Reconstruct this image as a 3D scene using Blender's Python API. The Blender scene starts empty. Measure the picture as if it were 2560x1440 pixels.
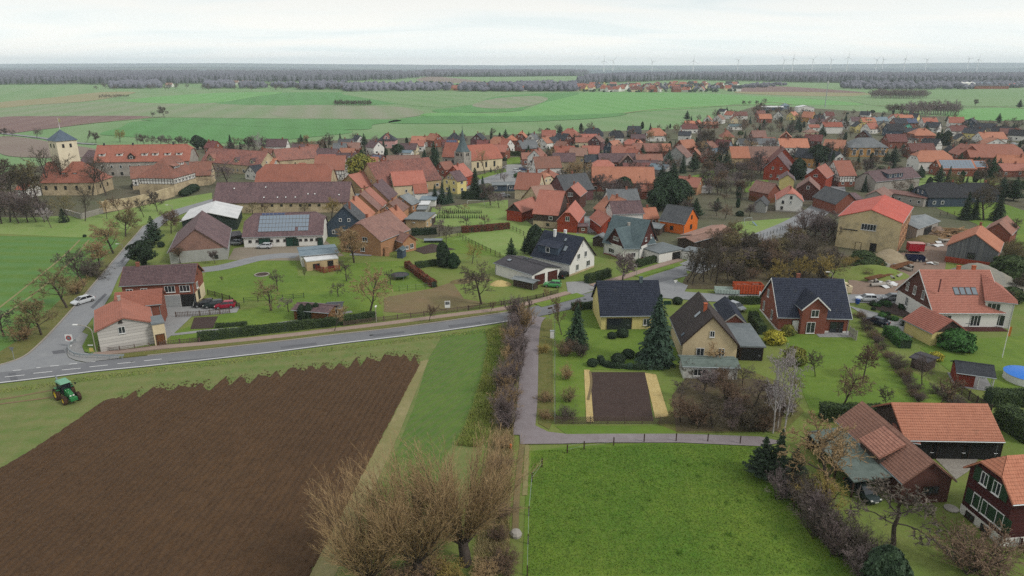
import bpy,bmesh,math,random
import numpy as np
from mathutils import Vector,Matrix
random.seed(7)
HAZE=9.5e-5
SC=bpy.context.scene
COL=SC.collection
R=math.radians
# ------------------------------------------------------------------ c
CAM_H,PITCH,FOC=48.0,R(18.15),1708.0
cam_data=bpy.data.cameras.new('camera')
cam_data.sensor_width=36.0
cam_data.lens=36.0*FOC/2560.0
cam_data.clip_start=0.5
cam_data.clip_end=40000.0
cam=bpy.data.objects.new('camera',cam_data)
cam.location=(0,0,CAM_H)
cam.rotation_euler=(R(90)-PITCH,0,0)
COL.objects.link(cam)
SC.camera=cam
# ------------------------------------------------------------------ s
SUN_EL,SUN_AZ=R(42),R(115)
world=bpy.data.worlds.new('World')
SC.world=world
world.use_nodes=True
wt=world.node_tree
wt.nodes.clear()
def wn(t):return wt.nodes.new(t)
w_out=wn('ShaderNodeOutputWorld')
w_sky=wn('ShaderNodeTexSky');w_sky.sky_type='NISHITA';w_sky.sun_disc=False
w_sky.sun_elevation=SUN_EL;w_sky.sun_rotation=SUN_AZ
w_bg1=wn('ShaderNodeBackground');w_bg1.inputs[1].default_value=0.1
wt.links.new(w_sky.outputs[0],w_bg1.inputs[0])
w_tc=wn('ShaderNodeTexCoord')
w_sep=wn('ShaderNodeSeparateXYZ');wt.links.new(w_tc.outputs['Generated'],w_sep.inputs[0])
def wmath(op,a,b):
 n=wn('ShaderNodeMath');n.operation=op
 for i,x in enumerate((a,b)):
  if isinstance(x,(int,float)):n.inputs[i].default_value=x
  elif x is not None:wt.links.new(x,n.inputs[i])
 return n.outputs[0]
w_z=wmath('MAXIMUM',w_sep.outputs[2],0.0)
w_den=wmath('ADD',w_z,0.11)
w_u=wmath('DIVIDE',w_sep.outputs[0],w_den)
w_v=wmath('DIVIDE',w_sep.outputs[1],w_den)
w_cmb=wn('ShaderNodeCombineXYZ');wt.links.new(w_u,w_cmb.inputs[0]);wt.links.new(w_v,w_cmb.inputs[1])
w_map=wn('ShaderNodeMapping');w_map.inputs['Scale'].default_value=(0.36,0.8,1);w_map.inputs['Location'].default_value=(3.1,1.7,0)
wt.links.new(w_cmb.outputs[0],w_map.inputs[0])
w_no=wn('ShaderNodeTexNoise');w_no.inputs['Scale'].default_value=1.25;w_no.inputs['Detail'].default_value=7;w_no.inputs['Roughness'].default_value=0.5;w_no.inputs['Distortion'].default_value=0.5
wt.links.new(w_map.outputs[0],w_no.inputs['Vector'])
w_rp=wn('ShaderNodeValToRGB')
cr=w_rp.color_ramp
cr.elements[0].position=0.36;cr.elements[0].color=(0.765,0.825,0.83,1)
cr.elements[1].position=0.60;cr.elements[1].color=(0.90,0.89,0.855,1)
e=cr.elements.new(0.46);e.color=(0.84,0.87,0.86,1)
wt.links.new(w_no.outputs['Fac'],w_rp.inputs[0])
w_bg2=wn('ShaderNodeBackground');w_hz=wn('ShaderNodeMapRange');w_hz.interpolation_type='SMOOTHSTEP'
for _i,_v in((1,0.0),(2,0.11),(3,.92),(4,0.74)):w_hz.inputs[_i].default_value=_v
wt.links.new(w_z,w_hz.inputs[0]);wt.links.new(w_hz.outputs[0],w_bg2.inputs[1])
wt.links.new(w_rp.outputs[0],w_bg2.inputs[0])
w_mix=wn('ShaderNodeMixShader');w_mix.inputs[0].default_value=0.93
wt.links.new(w_bg1.outputs[0],w_mix.inputs[1]);wt.links.new(w_bg2.outputs[0],w_mix.inputs[2])
wt.links.new(w_mix.outputs[0],w_out.inputs[0])
sun_data=bpy.data.lights.new('sun','SUN')
sun_data.energy=1.5
sun_data.angle=R(12)
sun_data.color=(1.0,0.95,0.88)
sun=bpy.data.objects.new('sun',sun_data)
sun.rotation_euler=(R(90)-SUN_EL,0,-SUN_AZ+math.pi)
COL.objects.link(sun)
_sd=Vector((math.sin(SUN_AZ)*math.cos(SUN_EL),math.cos(SUN_AZ)*math.cos(SUN_EL),math.sin(SUN_EL)))
sun.rotation_euler=(-_sd).to_track_quat('-Z','Y').to_euler()
SC.view_settings.view_transform='Standard'
SC.view_settings.look='None'
SC.view_settings.exposure=0.50
SC.view_settings.gamma=1.0
SC.view_settings.use_curve_mapping=False
SC.cycles.max_bounces=6
SC.cycles.diffuse_bounces=1
SC.cycles.glossy_bounces=2
SC.cycles.transmission_bounces=2
SC.cycles.volume_bounces=2
SC.cycles.use_denoising=False
# ------------------------------------------------------------------ g
_cp,_sp=math.cos(PITCH),math.sin(PITCH)
def ray(x,y):
 u,v=(x-1280.0)/FOC,(720.0-y)/FOC
 return Vector((u,_cp+v*_sp,-_sp+v*_cp))
def G(x,y,z=0.0):
 d=ray(x,y)
 t=(z-CAM_H)/d.z
 return Vector((d.x*t,d.y*t,z))
def pxm(x,y):
 "photo pixels per metre at ground pixel"
 p=G(x,y)
 return FOC/(p.y*_cp+CAM_H*_sp)
def hgt(x,y,y2):
 "height of a point above ground pixel (x,y) that shows at row y2"
 p=G(x,y);d=ray(x,y2)
 return CAM_H+d.z*p.y/d.y
class MB:
 def __init__(s):s.v,s.f,s.m=[],[],[]
 def add(s,vs,fs,mi=0):
  b=len(s.v)
  s.v.extend([tuple(v)for v in vs])
  for f in fs:
   s.f.append(tuple(b+i for i in f));s.m.append(mi)
 def face(s,vs,mi=0):s.add(vs,[tuple(range(len(vs)))],mi)
 def box(s,x0,x1,y0,y1,z0,z1,mi=0,mat=None):
  vs=[(x0,y0,z0),(x1,y0,z0),(x1,y1,z0),(x0,y1,z0),(x0,y0,z1),(x1,y0,z1),(x1,y1,z1),(x0,y1,z1)]
  if mat is not None:vs=[mat@Vector(v)for v in vs]
  s.add(vs,[(0,3,2,1),(4,5,6,7),(0,1,5,4),(1,2,6,5),(2,3,7,6),(3,0,4,7)],mi)
 def tube(s,p0,p1,r0,r1=None,n=6,mi=0,cap=True):
  p0,p1=Vector(p0),Vector(p1)
  r1=r0 if r1 is None else r1
  d=(p1-p0).normalized()
  a=d.orthogonal().normalized();b=d.cross(a)
  vs=[]
  for p,r in((p0,r0),(p1,r1)):
   for k in range(n):
    t=2*math.pi*k/n
    vs.append(p+(a*math.cos(t)+b*math.sin(t))*r)
  fs=[(k,(k+1)%n,n+(k+1)%n,n+k)for k in range(n)]
  if cap:fs+=[tuple(range(n-1,-1,-1)),tuple(range(n,2*n))]
  s.add(vs,fs,mi)
 def path(s,pts,r,n=6,mi=0):
  for a,b in zip(pts,pts[1:]):s.tube(a,b,r,r,n,mi)
 def disc(s,c,nrm,r,n=16,mi=0):
  c,d=Vector(c),Vector(nrm).normalized()
  a=d.orthogonal().normalized();b=d.cross(a)
  s.face([c+(a*math.cos(2*math.pi*k/n)+b*math.sin(2*math.pi*k/n))*r for k in range(n)],mi)
 def lathe(s,prof,n=14,mi=0,mat=None):
  vs,fs=[],[]
  for(r,z)in prof:
   for k in range(n):
    t=2*math.pi*k/n
    v=Vector((r*math.cos(t),r*math.sin(t),z))
    vs.append(mat@v if mat is not None else v)
  for j in range(len(prof)-1):
   for k in range(n):
    fs.append((j*n+k,j*n+(k+1)%n,(j+1)*n+(k+1)%n,(j+1)*n+k))
  s.add(vs,fs,mi)
 def mesh(s,name,mats,uv=True,smooth=False):
  me=bpy.data.meshes.new(name)
  me.from_pydata(s.v,[],s.f)
  for m in(mats if isinstance(mats,(list,tuple))else[mats]):me.materials.append(m)
  if len(me.materials)>1:me.polygons.foreach_set('material_index',s.m)
  if smooth:me.polygons.foreach_set('use_smooth',[True]*len(s.f))
  me.update()
  if uv:auto_uv(me)
  return me
 def obj(s,name,mats,parent=None,loc=None,rz=0.0,uv=True,smooth=False):
  return put(s.mesh(name,mats,uv,smooth),name,parent,loc,rz)
def auto_uv(me):
 lay=me.uv_layers.new(name='UVMap')
 co=np.empty(len(me.vertices)*3,'f');me.vertices.foreach_get('co',co);co=co.reshape(-1,3)
 n=len(me.polygons)
 nr=np.empty(n*3,'f');me.polygons.foreach_get('normal',nr);nr=nr.reshape(-1,3)
 tot=np.empty(n,'i');me.polygons.foreach_get('loop_total',tot)
 li=np.empty(len(me.loops),'i');me.loops.foreach_get('vertex_index',li)
 h=np.hypot(nr[:,0],nr[:,1])
 hx=np.where(h>1e-3,nr[:,0]/np.maximum(h,1e-6),0.0)
 hy=np.where(h>1e-3,nr[:,1]/np.maximum(h,1e-6),-1.0)
 t=np.stack([-hy,hx,np.zeros(n)],1)
 b=np.cross(nr,t)
 pi=np.repeat(np.arange(n),tot)
 p=co[li]
 uv=np.stack([(p*t[pi]).sum(1),(p*b[pi]).sum(1)],1).astype('f')
 lay.data.foreach_set('uv',uv.ravel())
def put(me,name,parent=None,loc=None,rz=0.0):
 o=bpy.data.objects.new(name,me)
 if loc is not None:o.location=loc
 if rz:o.rotation_euler=(0,0,rz)
 if parent is not None:o.parent=parent
 COL.objects.link(o)
 return o
def np_mesh(name,verts,faces,mats,midx=None,smooth=False):
 "fast mesh from arrays; faces (n,3) or (n,4)"
 verts=np.asarray(verts,'f');faces=np.asarray(faces,'i')
 k=faces.shape[1]
 me=bpy.data.meshes.new(name)
 me.vertices.add(len(verts));me.vertices.foreach_set('co',verts.ravel())
 me.loops.add(faces.size);me.loops.foreach_set('vertex_index',faces.ravel())
 me.polygons.add(len(faces))
 me.polygons.foreach_set('loop_start',np.arange(0,faces.size,k,dtype='i'))
 me.polygons.foreach_set('loop_total',np.full(len(faces),k,'i'))
 for m in(mats if isinstance(mats,(list,tuple))else[mats]):me.materials.append(m)
 if midx is not None:me.polygons.foreach_set('material_index',np.asarray(midx,'i'))
 if smooth:me.polygons.foreach_set('use_smooth',np.ones(len(faces),bool))
 me.update(calc_edges=True)
 return me
USED={}
def tag(o,label=None,cat=None,group=None,kind=None):
 if label:o['label']=label
 if cat:o['category']=cat
 if group:o['group']=group
 if kind:o['kind']=kind
 return o
def thing(name,label,cat,loc=(0,0,0),rz=0.0,group=None):
 o=bpy.data.objects.new(name,None)
 o.empty_display_size=0.5
 o.location=loc;o.rotation_euler=(0,0,rz)
 COL.objects.link(o)
 return tag(o,label,cat,group)
def dup(root,loc,rz,label=None,sc=None,mats=None):
 c=root.copy();COL.objects.link(c);c.location=loc;c.rotation_euler=(0,0,rz)
 if sc is not None:c.scale=sc if isinstance(sc,(tuple,list))else(sc,sc,sc)
 if label:c['label']=label
 def rec(a,b):
  for ch in a.children:
   d=ch.copy();COL.objects.link(d);d.parent=b
   rec(ch,d)
 rec(root,c)
 return c
# ------------------------------------------------------------------ m
def sl(v):
 v=v/255.0
 return v/12.92 if v<=0.04045 else((v+0.055)/1.055)**2.4
ILL=0.80
def P3(r,g,b,k=1.0):return tuple(min(0.9,sl(x)*ILL*k)for x in(r,g,b))
class NT:
 def __init__(s,name):
  s.m=bpy.data.materials.new(name);s.m.use_nodes=True
  s.t=s.m.node_tree;s.t.nodes.clear()
  s.out=s.n('ShaderNodeOutputMaterial');s.b=s.n('ShaderNodeBsdfPrincipled')
  s.t.links.new(s.b.outputs[0],s.out.inputs[0])
  s.b.inputs['Specular IOR Level'].default_value=0.25
 def n(s,t):return s.t.nodes.new(t)
 def l(s,a,b):s.t.links.new(a,b)
 def val(s,sock,x):
  if isinstance(x,(int,float)):sock.default_value=x
  elif isinstance(x,(tuple,list)):sock.default_value=tuple(x)+((1.0,)if len(x)==3 and len(sock.default_value)==4 else())
  else:s.l(x,sock)
 def math(s,op,a,b=0.0,c=None):
  n=s.n('ShaderNodeMath');n.operation=op
  s.val(n.inputs[0],a);s.val(n.inputs[1],b)
  if c is not None:s.val(n.inputs[2],c)
  return n.outputs[0]
 def mix(s,f,a,b,mode='MIX'):
  n=s.n('ShaderNodeMix');n.data_type='RGBA';n.blend_type=mode
  s.val(n.inputs[0],f);s.val(n.inputs[6],a);s.val(n.inputs[7],b)
  return n.outputs[2]
 def noise(s,sc,vec=None,det=4,rough=0.55,dist=0.0):
  n=s.n('ShaderNodeTexNoise');n.inputs['Scale'].default_value=sc
  n.inputs['Detail'].default_value=det;n.inputs['Roughness'].default_value=rough;n.inputs['Distortion'].default_value=dist
  if vec is not None:s.l(vec,n.inputs['Vector'])
  return n.outputs['Fac']
 def ramp(s,f,lo,hi):
  n=s.n('ShaderNodeMapRange');n.inputs[1].default_value=lo;n.inputs[2].default_value=hi
  s.l(f,n.inputs[0]);return n.outputs[0]
 def pos(s):return s.n('ShaderNodeNewGeometry').outputs['Position']
 def objco(s):return s.n('ShaderNodeTexCoord').outputs['Object']
 def uv(s):return s.n('ShaderNodeTexCoord').outputs['UV']
 def rnd(s):return s.n('ShaderNodeObjectInfo').outputs['Random']
 def sep(s,v):
  n=s.n('ShaderNodeSeparateXYZ');s.l(v,n.inputs[0]);return n.outputs
 def comb(s,x,y,z=0.0):
  n=s.n('ShaderNodeCombineXYZ')
  for i,q in enumerate((x,y,z)):s.val(n.inputs[i],q)
  return n.outputs[0]
 def scale(s,v,xyz):
  n=s.n('ShaderNodeMapping');s.l(v,n.inputs[0]);n.inputs['Scale'].default_value=xyz;return n.outputs[0]
 def white(s,v):
  n=s.n('ShaderNodeTexWhiteNoise');s.l(v,n.inputs[0]);return n.outputs[0]
 def bump(s,h,st=0.3,d=0.05):
  n=s.n('ShaderNodeBump');n.inputs['Strength'].default_value=st;n.inputs['Distance'].default_value=d
  s.l(h,n.inputs['Height']);s.l(n.outputs[0],s.b.inputs['Normal'])
 def col(s,c):s.val(s.b.inputs['Base Color'],c)
 def rough(s,r):s.val(s.b.inputs['Roughness'],r)
 def byrnd(s,c,amt=0.25):
  r=s.math('MULTIPLY_ADD',s.rnd(),amt,1.0-amt*0.5)
  n=s.n('ShaderNodeMix');n.data_type='RGBA';n.blend_type='MULTIPLY';n.inputs[0].default_value=1.0
  s.l(c,n.inputs[6]);s.l(s.comb(r,r,r),n.inputs[7]);return n.outputs[2]
def m_plain(name,c,rough=0.7,metal=0.0,var=0.15,sc=3.0):
 t=NT(name)
 f=t.noise(sc,t.objco(),3)
 c2=tuple(x*(1-var)for x in c)
 t.col(t.mix(f,c2,tuple(min(.95,x*(1+var*.5))for x in c)));t.rough(rough);t.b.inputs['Metallic'].default_value=metal
 return t.m
def m_roof(name,c1,c2,c3,tu=0.24,tv=0.36,st=0.6,patch=0.35,amt=0.2,relief=True):
 "tiles: colour changes from tile to tile, weathered in patches"
 def mute(c):
  l=.3*c[0]+.59*c[1]+.11*c[2];return tuple(RK*(x*.78+l*.22)for x in c)
 c1,c2,c3=mute(c1),mute(c2),mute(c3)
 t=NT(name)
 uv=t.sep(t.uv())
 iu=t.math('FLOOR',t.math('DIVIDE',uv[0],tu));iv=t.math('FLOOR',t.math('DIVIDE',uv[1],tv))
 w=t.white(t.comb(iu,iv,t.rnd()))
 big=t.noise(patch,t.objco(),5,0.65,0.6)
 fine=t.noise(2.2,t.objco(),4,0.7)
 f=t.ramp(t.math('ADD',t.math('MULTIPLY',big,0.75),t.math('MULTIPLY',fine,0.25)),0.36,0.64)
 c=t.mix(f,c1,c2)
 c=t.mix(t.math('MULTIPLY',t.ramp(w,0.45,1.0),st),c,c3)
 sk=t.ramp(t.noise(1.0,t.comb(t.math('MULTIPLY',uv[0],1.3),t.math('MULTIPLY',uv[1],.16)),5,.7),.5,.72)
 c=t.mix(t.math('MULTIPLY',sk,.42),c,tuple(x*.5 for x in c2))
 ms=t.ramp(t.noise(.55,t.objco(),6,.75),.6,.74)
 c=t.mix(t.math('MULTIPLY',ms,.4),c,P3(104,100,80))
 if c1[0]>1.6*c1[2]:c=t.mix(t.math('MULTIPLY',t.white(t.comb(t.rnd(),0.3,0.7)),BR),c,P3(138,108,94))
 c=t.byrnd(c,amt+.08)
 t.col(c);t.rough(0.75)
 if relief:
  su=t.math('ABSOLUTE',t.math('SINE',t.math('MULTIPLY',uv[0],math.pi/tu)))
  sv=t.math('FRACT',t.math('DIVIDE',uv[1],tv))
  t.bump(t.math('SUBTRACT',t.math('MULTIPLY',su,0.6),sv),0.55,0.05)
 return t.m
def m_sheet(name,c1,c2,pitch=0.18,rough=0.6,patch=0.3):
 t=NT(name)
 uv=t.sep(t.uv())
 f=t.ramp(t.noise(patch,t.objco(),6,0.7),0.35,0.65)
 t.col(t.byrnd(t.mix(f,c1,c2),0.12));t.rough(rough)
 t.bump(t.math('SINE',t.math('MULTIPLY',uv[0],2*math.pi/pitch)),0.4,0.03)
 return t.m
def m_plaster(name,c,var=0.14,rnd=0.10):
 t=NT(name)
 f=t.noise(0.7,t.objco(),6,0.7)
 g=t.noise(0.35,t.scale(t.objco(),(1.6,1.6,0.35)),4,0.6)
 c2=tuple(x*(1-2*var)for x in c)
 a=t.mix(t.ramp(t.math('ADD',t.math('MULTIPLY',f,.5),t.math('MULTIPLY',g,.5)),0.35,0.62),c2,c)
 t.col(t.byrnd(a,rnd));t.rough(0.9)
 t.bump(t.noise(14,t.objco(),3),0.15,0.02)
 return t.m
def m_brick(name,c1,c2,mortar,w=0.25,h=0.083,amt=0.2):
 t=NT(name)
 b=t.n('ShaderNodeTexBrick');t.l(t.uv(),b.inputs['Vector'])
 b.inputs['Scale'].default_value=1.0
 b.inputs['Brick Width'].default_value=w;b.inputs['Row Height'].default_value=h
 b.inputs['Mortar Size'].default_value=h*0.12;b.inputs['Mortar Smooth'].default_value=0.2;b.inputs['Bias'].default_value=0.0
 t.val(b.inputs['Color1'],c1);t.val(b.inputs['Color2'],c2);t.val(b.inputs['Mortar'],mortar)
 f=t.ramp(t.noise(0.5,t.objco(),5,0.7),0.3,0.7)
 c=t.mix(t.math('MULTIPLY',f,0.45),b.outputs['Color'],tuple(x*0.55 for x in c1))
 t.col(t.byrnd(c,amt));t.rough(0.9)
 return t.m
def m_stone(name,c1,c2,c3,sc=2.2):
 t=NT(name)
 v=t.n('ShaderNodeTexVoronoi');v.inputs['Scale'].default_value=sc;t.l(t.scale(t.objco(),(1,1,1.7)),v.inputs['Vector'])
 w=t.sep(v.outputs['Color'])[0]
 c=t.mix(w,c1,c2)
 c=t.mix(t.ramp(t.noise(0.35,t.objco(),6,0.7),0.42,0.66),c,c3)
 t.col(c);t.rough(0.92);t.bump(v.outputs['Distance'],0.35,0.05)
 return t.m
def m_boards(name,c1,c2,w=0.16,horiz=False,amt=0.15):
 t=NT(name)
 uv=t.sep(t.uv())
 q=uv[1]if horiz else uv[0];o=uv[0]if horiz else uv[1]
 i=t.math('FLOOR',t.math('DIVIDE',q,w));fr=t.math('FRACT',t.math('DIVIDE',q,w))
 wv=t.white(t.comb(i,0.0,0.0))
 g=t.noise(1.5,t.comb(t.math('MULTIPLY',q,6.0),t.math('MULTIPLY',o,0.6)),5,0.65)
 f=t.math('ADD',t.math('MULTIPLY',wv,0.55),t.math('MULTIPLY',g,0.45))
 c=t.mix(t.ramp(f,0.25,0.75),c1,c2)
 gap=t.math('LESS_THAN',fr,0.09)
 t.col(t.byrnd(t.mix(t.math('MULTIPLY',gap,.7),c,tuple(x*.3 for x in c1)),amt));t.rough(0.85)
 t.bump(t.math('SUBTRACT',1.0,gap),0.5,0.02)
 return t.m
def m_ground(name,cols,s1=0.02,s2=0.35,s3=4.0,w3=0.4,rough=0.95,bump=0.25,lo=0.36,hi=0.64,stripe=None):
 "world-space ground cover: broad patches, mid mottling, fine grain"
 t=NT(name)
 p=t.pos()
 a=t.ramp(t.noise(s1,p,5,0.6,0.4),lo,hi)
 b=t.ramp(t.noise(s2,p,5,0.65,0.3),lo,hi)
 d=t.noise(s3,p,3,0.7)
 c=t.mix(a,cols[0],cols[1])
 c=t.mix(t.math('MULTIPLY',b,0.6),c,cols[2])
 c=t.mix(t.math('MULTIPLY',t.ramp(d,0.35,0.75),w3),c,cols[3]if len(cols)>3 else tuple(x*.55 for x in cols[2]))
 if stripe:
  ang,wd,cc,k=stripe
  q=t.sep(p)
  s=t.math('ADD',t.math('MULTIPLY',q[0],math.cos(ang)),t.math('MULTIPLY',q[1],math.sin(ang)))
  s=t.math('ADD',s,t.math('MULTIPLY',t.noise(0.05,p,2),wd*0.6))
  f=t.math('PINGPONG',t.math('DIVIDE',s,wd),1.0)
  c=t.mix(t.math('MULTIPLY',t.ramp(f,0.2,0.8),t.math('MULTIPLY',t.noise(0.12,p,3),2*k)),c,cc)
 t.col(c);t.rough(rough)
 if bump:t.bump(t.math('ADD',t.noise(s3*1.7,p,3,0.7),t.math('MULTIPLY',b,.6)),bump,0.12)
 return t.m
def m_leaf(name,c1,c2,sc=1.2,amt=0.35,rough=0.75):
 t=NT(name)
 f=t.ramp(t.noise(sc,t.objco(),3,0.6),0.3,0.7)
 t.col(t.byrnd(t.mix(f,c1,c2),amt));t.rough(rough)
 return t.m
def m_glass(name,c=(0.02,0.025,0.03)):
 t=NT(name);t.col(c);t.rough(0.08);t.b.inputs['Specular IOR Level'].default_value=0.6
 return t.m
M={};RK=.92;BR=.42
# roofs
M['salmon']=m_roof('roof_tiles_salmon',P3(196,108,86),P3(178,92,72),P3(208,122,98),patch=0.25,st=.4)
M['red']=m_roof('roof_tiles_red',P3(186,94,66),P3(160,78,56),P3(200,108,78),patch=0.25,st=.4)
M['orange']=m_roof('roof_tiles_orange',P3(210,124,82),P3(190,106,68),P3(220,138,96),patch=0.22,st=.45)
M['bright_orange']=m_roof('roof_tiles_bright_orange',P3(226,130,84),P3(206,112,70),P3(236,146,100),patch=0.22,st=.35)
M['oldred']=m_roof('roof_tiles_weathered_red',P3(168,98,76),P3(128,84,70),P3(186,110,84),patch=0.22,st=.7)
M['mottled']=m_roof('roof_tiles_mottled',P3(164,92,76),P3(112,74,72),P3(188,112,92),patch=0.12,st=.85)
M['purple']=m_roof('roof_tiles_purple_brown',P3(112,84,88),P3(88,66,72),P3(134,100,100),patch=0.3,st=.7)
M['brown']=m_roof('roof_tiles_brown',P3(150,104,92),P3(122,86,80),P3(168,120,104),patch=0.3,st=.6)
M['maroon']=m_roof('roof_tiles_maroon',P3(130,62,60),P3(108,52,54),P3(146,78,72),patch=0.3,st=.5)
M['tan']=m_roof('roof_tiles_tan',P3(166,122,104),P3(146,104,90),P3(182,136,114),patch=0.3,st=.5)
M['slate']=m_roof('roof_slates_dark',P3(58,62,72),P3(46,50,60),P3(76,80,88),0.25,0.2,st=.5)
M['black']=m_roof('roof_tiles_black',P3(44,44,52),P3(34,36,44),P3(60,60,66),st=.5)
M['blue']=m_roof('roof_tiles_blue_black',P3(44,52,74),P3(34,42,62),P3(62,70,92),0.3,0.36,st=.5)
M['teal']=m_roof('roof_slates_blue_green',P3(92,114,118),P3(74,96,104),P3(108,128,132),0.25,0.2,st=.4)
M['blueslate']=m_roof('roof_slates_blue',P3(86,104,124),P3(70,88,108),P3(100,118,136),0.25,0.2,st=.4)
M['grey']=m_roof('roof_slabs_grey',P3(124,128,132),P3(100,106,112),P3(140,144,146),0.4,0.4,st=.4)
M['darkgrey']=m_roof('roof_slabs_dark_grey',P3(86,88,92),P3(70,74,80),P3(102,104,106),0.4,0.4,st=.4)
M['asbestos']=m_sheet('roof_sheets_grey',P3(134,138,140),P3(104,112,116))
M['white_sheet']=m_sheet('roof_sheets_white',P3(226,226,226),P3(196,198,200),0.25)
M['red_sheet']=m_sheet('roof_sheets_red',P3(190,86,70),P3(172,74,60),0.3)
M['blue_sheet']=m_sheet('roof_sheets_blue_grey',P3(122,138,148),P3(100,118,130),0.3)
M['dark_sheet']=m_sheet('roof_sheets_dark',P3(66,62,68),P3(50,48,54),0.3)
M['felt']=m_ground('roof_felt',[P3(118,124,128),P3(100,108,112),P3(132,138,140),P3(84,90,94)],0.2,1.2,6,.3)
M['mossy']=m_ground('roof_mossy_board',[P3(104,116,112),P3(86,98,92),P3(120,132,126),P3(72,82,76)],0.3,1.4,8,.3)
# walls
M['white']=m_plaster('plaster_white',P3(232,230,224),.06)
M['cream']=m_plaster('plaster_cream',P3(222,206,172),.10)
M['yellow']=m_plaster('plaster_yellow',P3(226,210,140),.07)
M['ochre']=m_brick('brick_ochre',P3(196,148,84),P3(180,128,66),P3(180,150,110))
M['orange_wall']=m_plaster('plaster_orange',P3(226,116,44),.10)
M['grey_wall']=m_plaster('plaster_grey',P3(170,170,166),.12)
M['tan_wall']=m_plaster('plaster_tan',P3(190,166,128),.14)
M['beige']=m_plaster('plaster_beige',P3(216,196,158),.08)
M['pink_wall']=m_plaster('plaster_pink',P3(206,160,156),.08)
M['mint']=m_plaster('plaster_mint',P3(132,218,190),.06)
M['slate_wall']=m_plaster('slate_hung_wall',P3(70,84,100),.15)
M['blue_wall']=m_plaster('blue_grey_boards',P3(120,140,156),.12)
M['brick']=m_brick('brick_red',P3(150,74,54),P3(126,60,46),P3(140,120,106))
M['darkbrick']=m_brick('brick_dark_red',P3(104,54,46),P3(82,44,40),P3(110,94,86))
M['purplebrick']=m_brick('brick_purple',P3(116,70,74),P3(96,60,66),P3(120,104,104))
M['tanbrick']=m_brick('brick_tan',P3(196,144,104),P3(178,124,88),P3(178,150,124))
M['stone']=m_stone('sandstone',P3(212,194,160),P3(186,168,136),P3(158,142,116))
M['greystone']=m_stone('greystone',P3(182,176,166),P3(160,154,146),P3(140,134,128))
M['tower']=m_plaster('tower_render',P3(234,222,194),.10)
M['oldrender']=m_ground('stained_render',[P3(206,186,140),P3(160,148,118),P3(220,200,154),P3(166,160,150)],0.18,0.7,5,.35,lo=.42,hi=.58)
M['timber']=m_boards('dark_boards',P3(62,50,46),P3(86,72,64))
M['greytimber']=m_boards('grey_weathered_boards',P3(92,94,100),P3(124,124,126),0.22)
M['redclad']=m_boards('red_brown_cladding',P3(166,70,48),P3(140,58,42),0.3,True)
M['darkclad']=m_boards('dark_red_cladding',P3(82,34,34),P3(62,26,28),0.18,True)
M['brownclad']=m_boards('brown_cladding',P3(84,42,38),P3(66,34,32),0.18,True)
M['shingle']=m_boards('white_fibre_shingles',P3(206,202,196),P3(176,172,168),0.55,True)
M['greenclad']=m_boards('dark_green_boards',P3(44,56,50),P3(34,46,42),0.25)
M['fence_wood']=m_boards('fence_boards',P3(110,92,82),P3(82,70,64),0.12)
M['fence_red']=m_boards('red_fence_boards',P3(146,62,48),P3(116,48,40),0.14)
M['beam']=m_plain('timber_beam',P3(70,52,44),.85)
M['concrete']=m_plaster('concrete',P3(168,162,154),.12)
M['frame']=m_plain('frame_white',P3(226,226,224),.5,0,.05)
M['frame_dark']=m_plain('frame_dark',P3(60,46,40),.5)
M['glass']=m_glass('window_glass')
M['skyglass']=m_glass('skylight_glass',(0.14,0.17,0.20))
M['pv']=m_glass('solar_cells',(0.15,0.19,0.24))
M['pv_dark']=m_glass('solar_cells_dark',(0.02,0.035,0.10))
M['alu']=m_plain('aluminium',P3(176,180,184),.4,.6,.05)
M['darkmetal']=m_plain('dark_metal',P3(54,56,58),.5,.3)
M['galv']=m_plain('galvanised_steel',P3(170,178,182),.45,.4,.06)
M['white_paint']=m_plain('white_paint',P3(232,232,230),.5,0,.05)
M['door_brown']=m_boards('door_brown',P3(86,42,34),P3(70,34,28),0.2)
M['door_green']=m_boards('door_green',P3(34,70,58),P3(28,58,48),0.25)
M['door_grey']=m_boards('door_grey',P3(160,162,162),P3(148,150,152),0.25,True)
M['door_wood']=m_boards('door_wood',P3(120,78,44),P3(96,60,36),0.2)
M['dark_opening']=m_plain('dark_interior',(0.012,0.012,0.012),.9)  # near-black panel colour stands in for the shade inside bays and doorways
M['shutter_green']=m_plain('shutter_green',P3(38,66,44),.6)
M['chimney']=m_brick('chimney_brick',P3(158,84,62),P3(132,68,52),P3(140,120,106))
M['chimney_orange']=m_brick('chimney_brick_orange',P3(206,104,66),P3(186,90,56),P3(180,120,90))
# ------------------------------------------------------------------ g
g_field=[P3(108,146,92),P3(122,150,104),P3(98,134,84),P3(120,136,96)]
M['field']=m_ground('far_field_green',g_field,0.003,0.012,0.15,.35,bump=0,stripe=(0.5,26,P3(132,150,112),.35))
M['garden']=m_ground('garden_grass',[P3(100,126,52),P3(116,132,60),P3(128,130,74),P3(90,94,54)],0.03,0.16,2.2,.45)
M['villagesoil']=m_ground('village_ground',[P3(88,96,66),P3(104,94,80),P3(78,80,60),P3(96,84,74)],0.03,0.12,1.5,.4)
M['crop']=m_ground('winter_crop',[P3(84,120,46),P3(72,110,40),P3(108,130,58),P3(88,100,48)],0.05,0.5,5.0,.55,bump=.5,stripe=(2.62,.55,P3(96,106,66),.5))
M['cropleft']=m_ground('winter_crop_left',[P3(84,122,48),P3(74,112,42),P3(104,130,58),P3(88,108,54)],0.03,0.2,2.0,.35,stripe=(1.5,3.2,P3(88,128,74),.5))
M['paddock']=m_ground('paddock_grass',[P3(80,118,34),P3(108,132,44),P3(70,106,30),P3(118,116,58)],0.05,0.30,1.3,.32,bump=.5)
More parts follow.
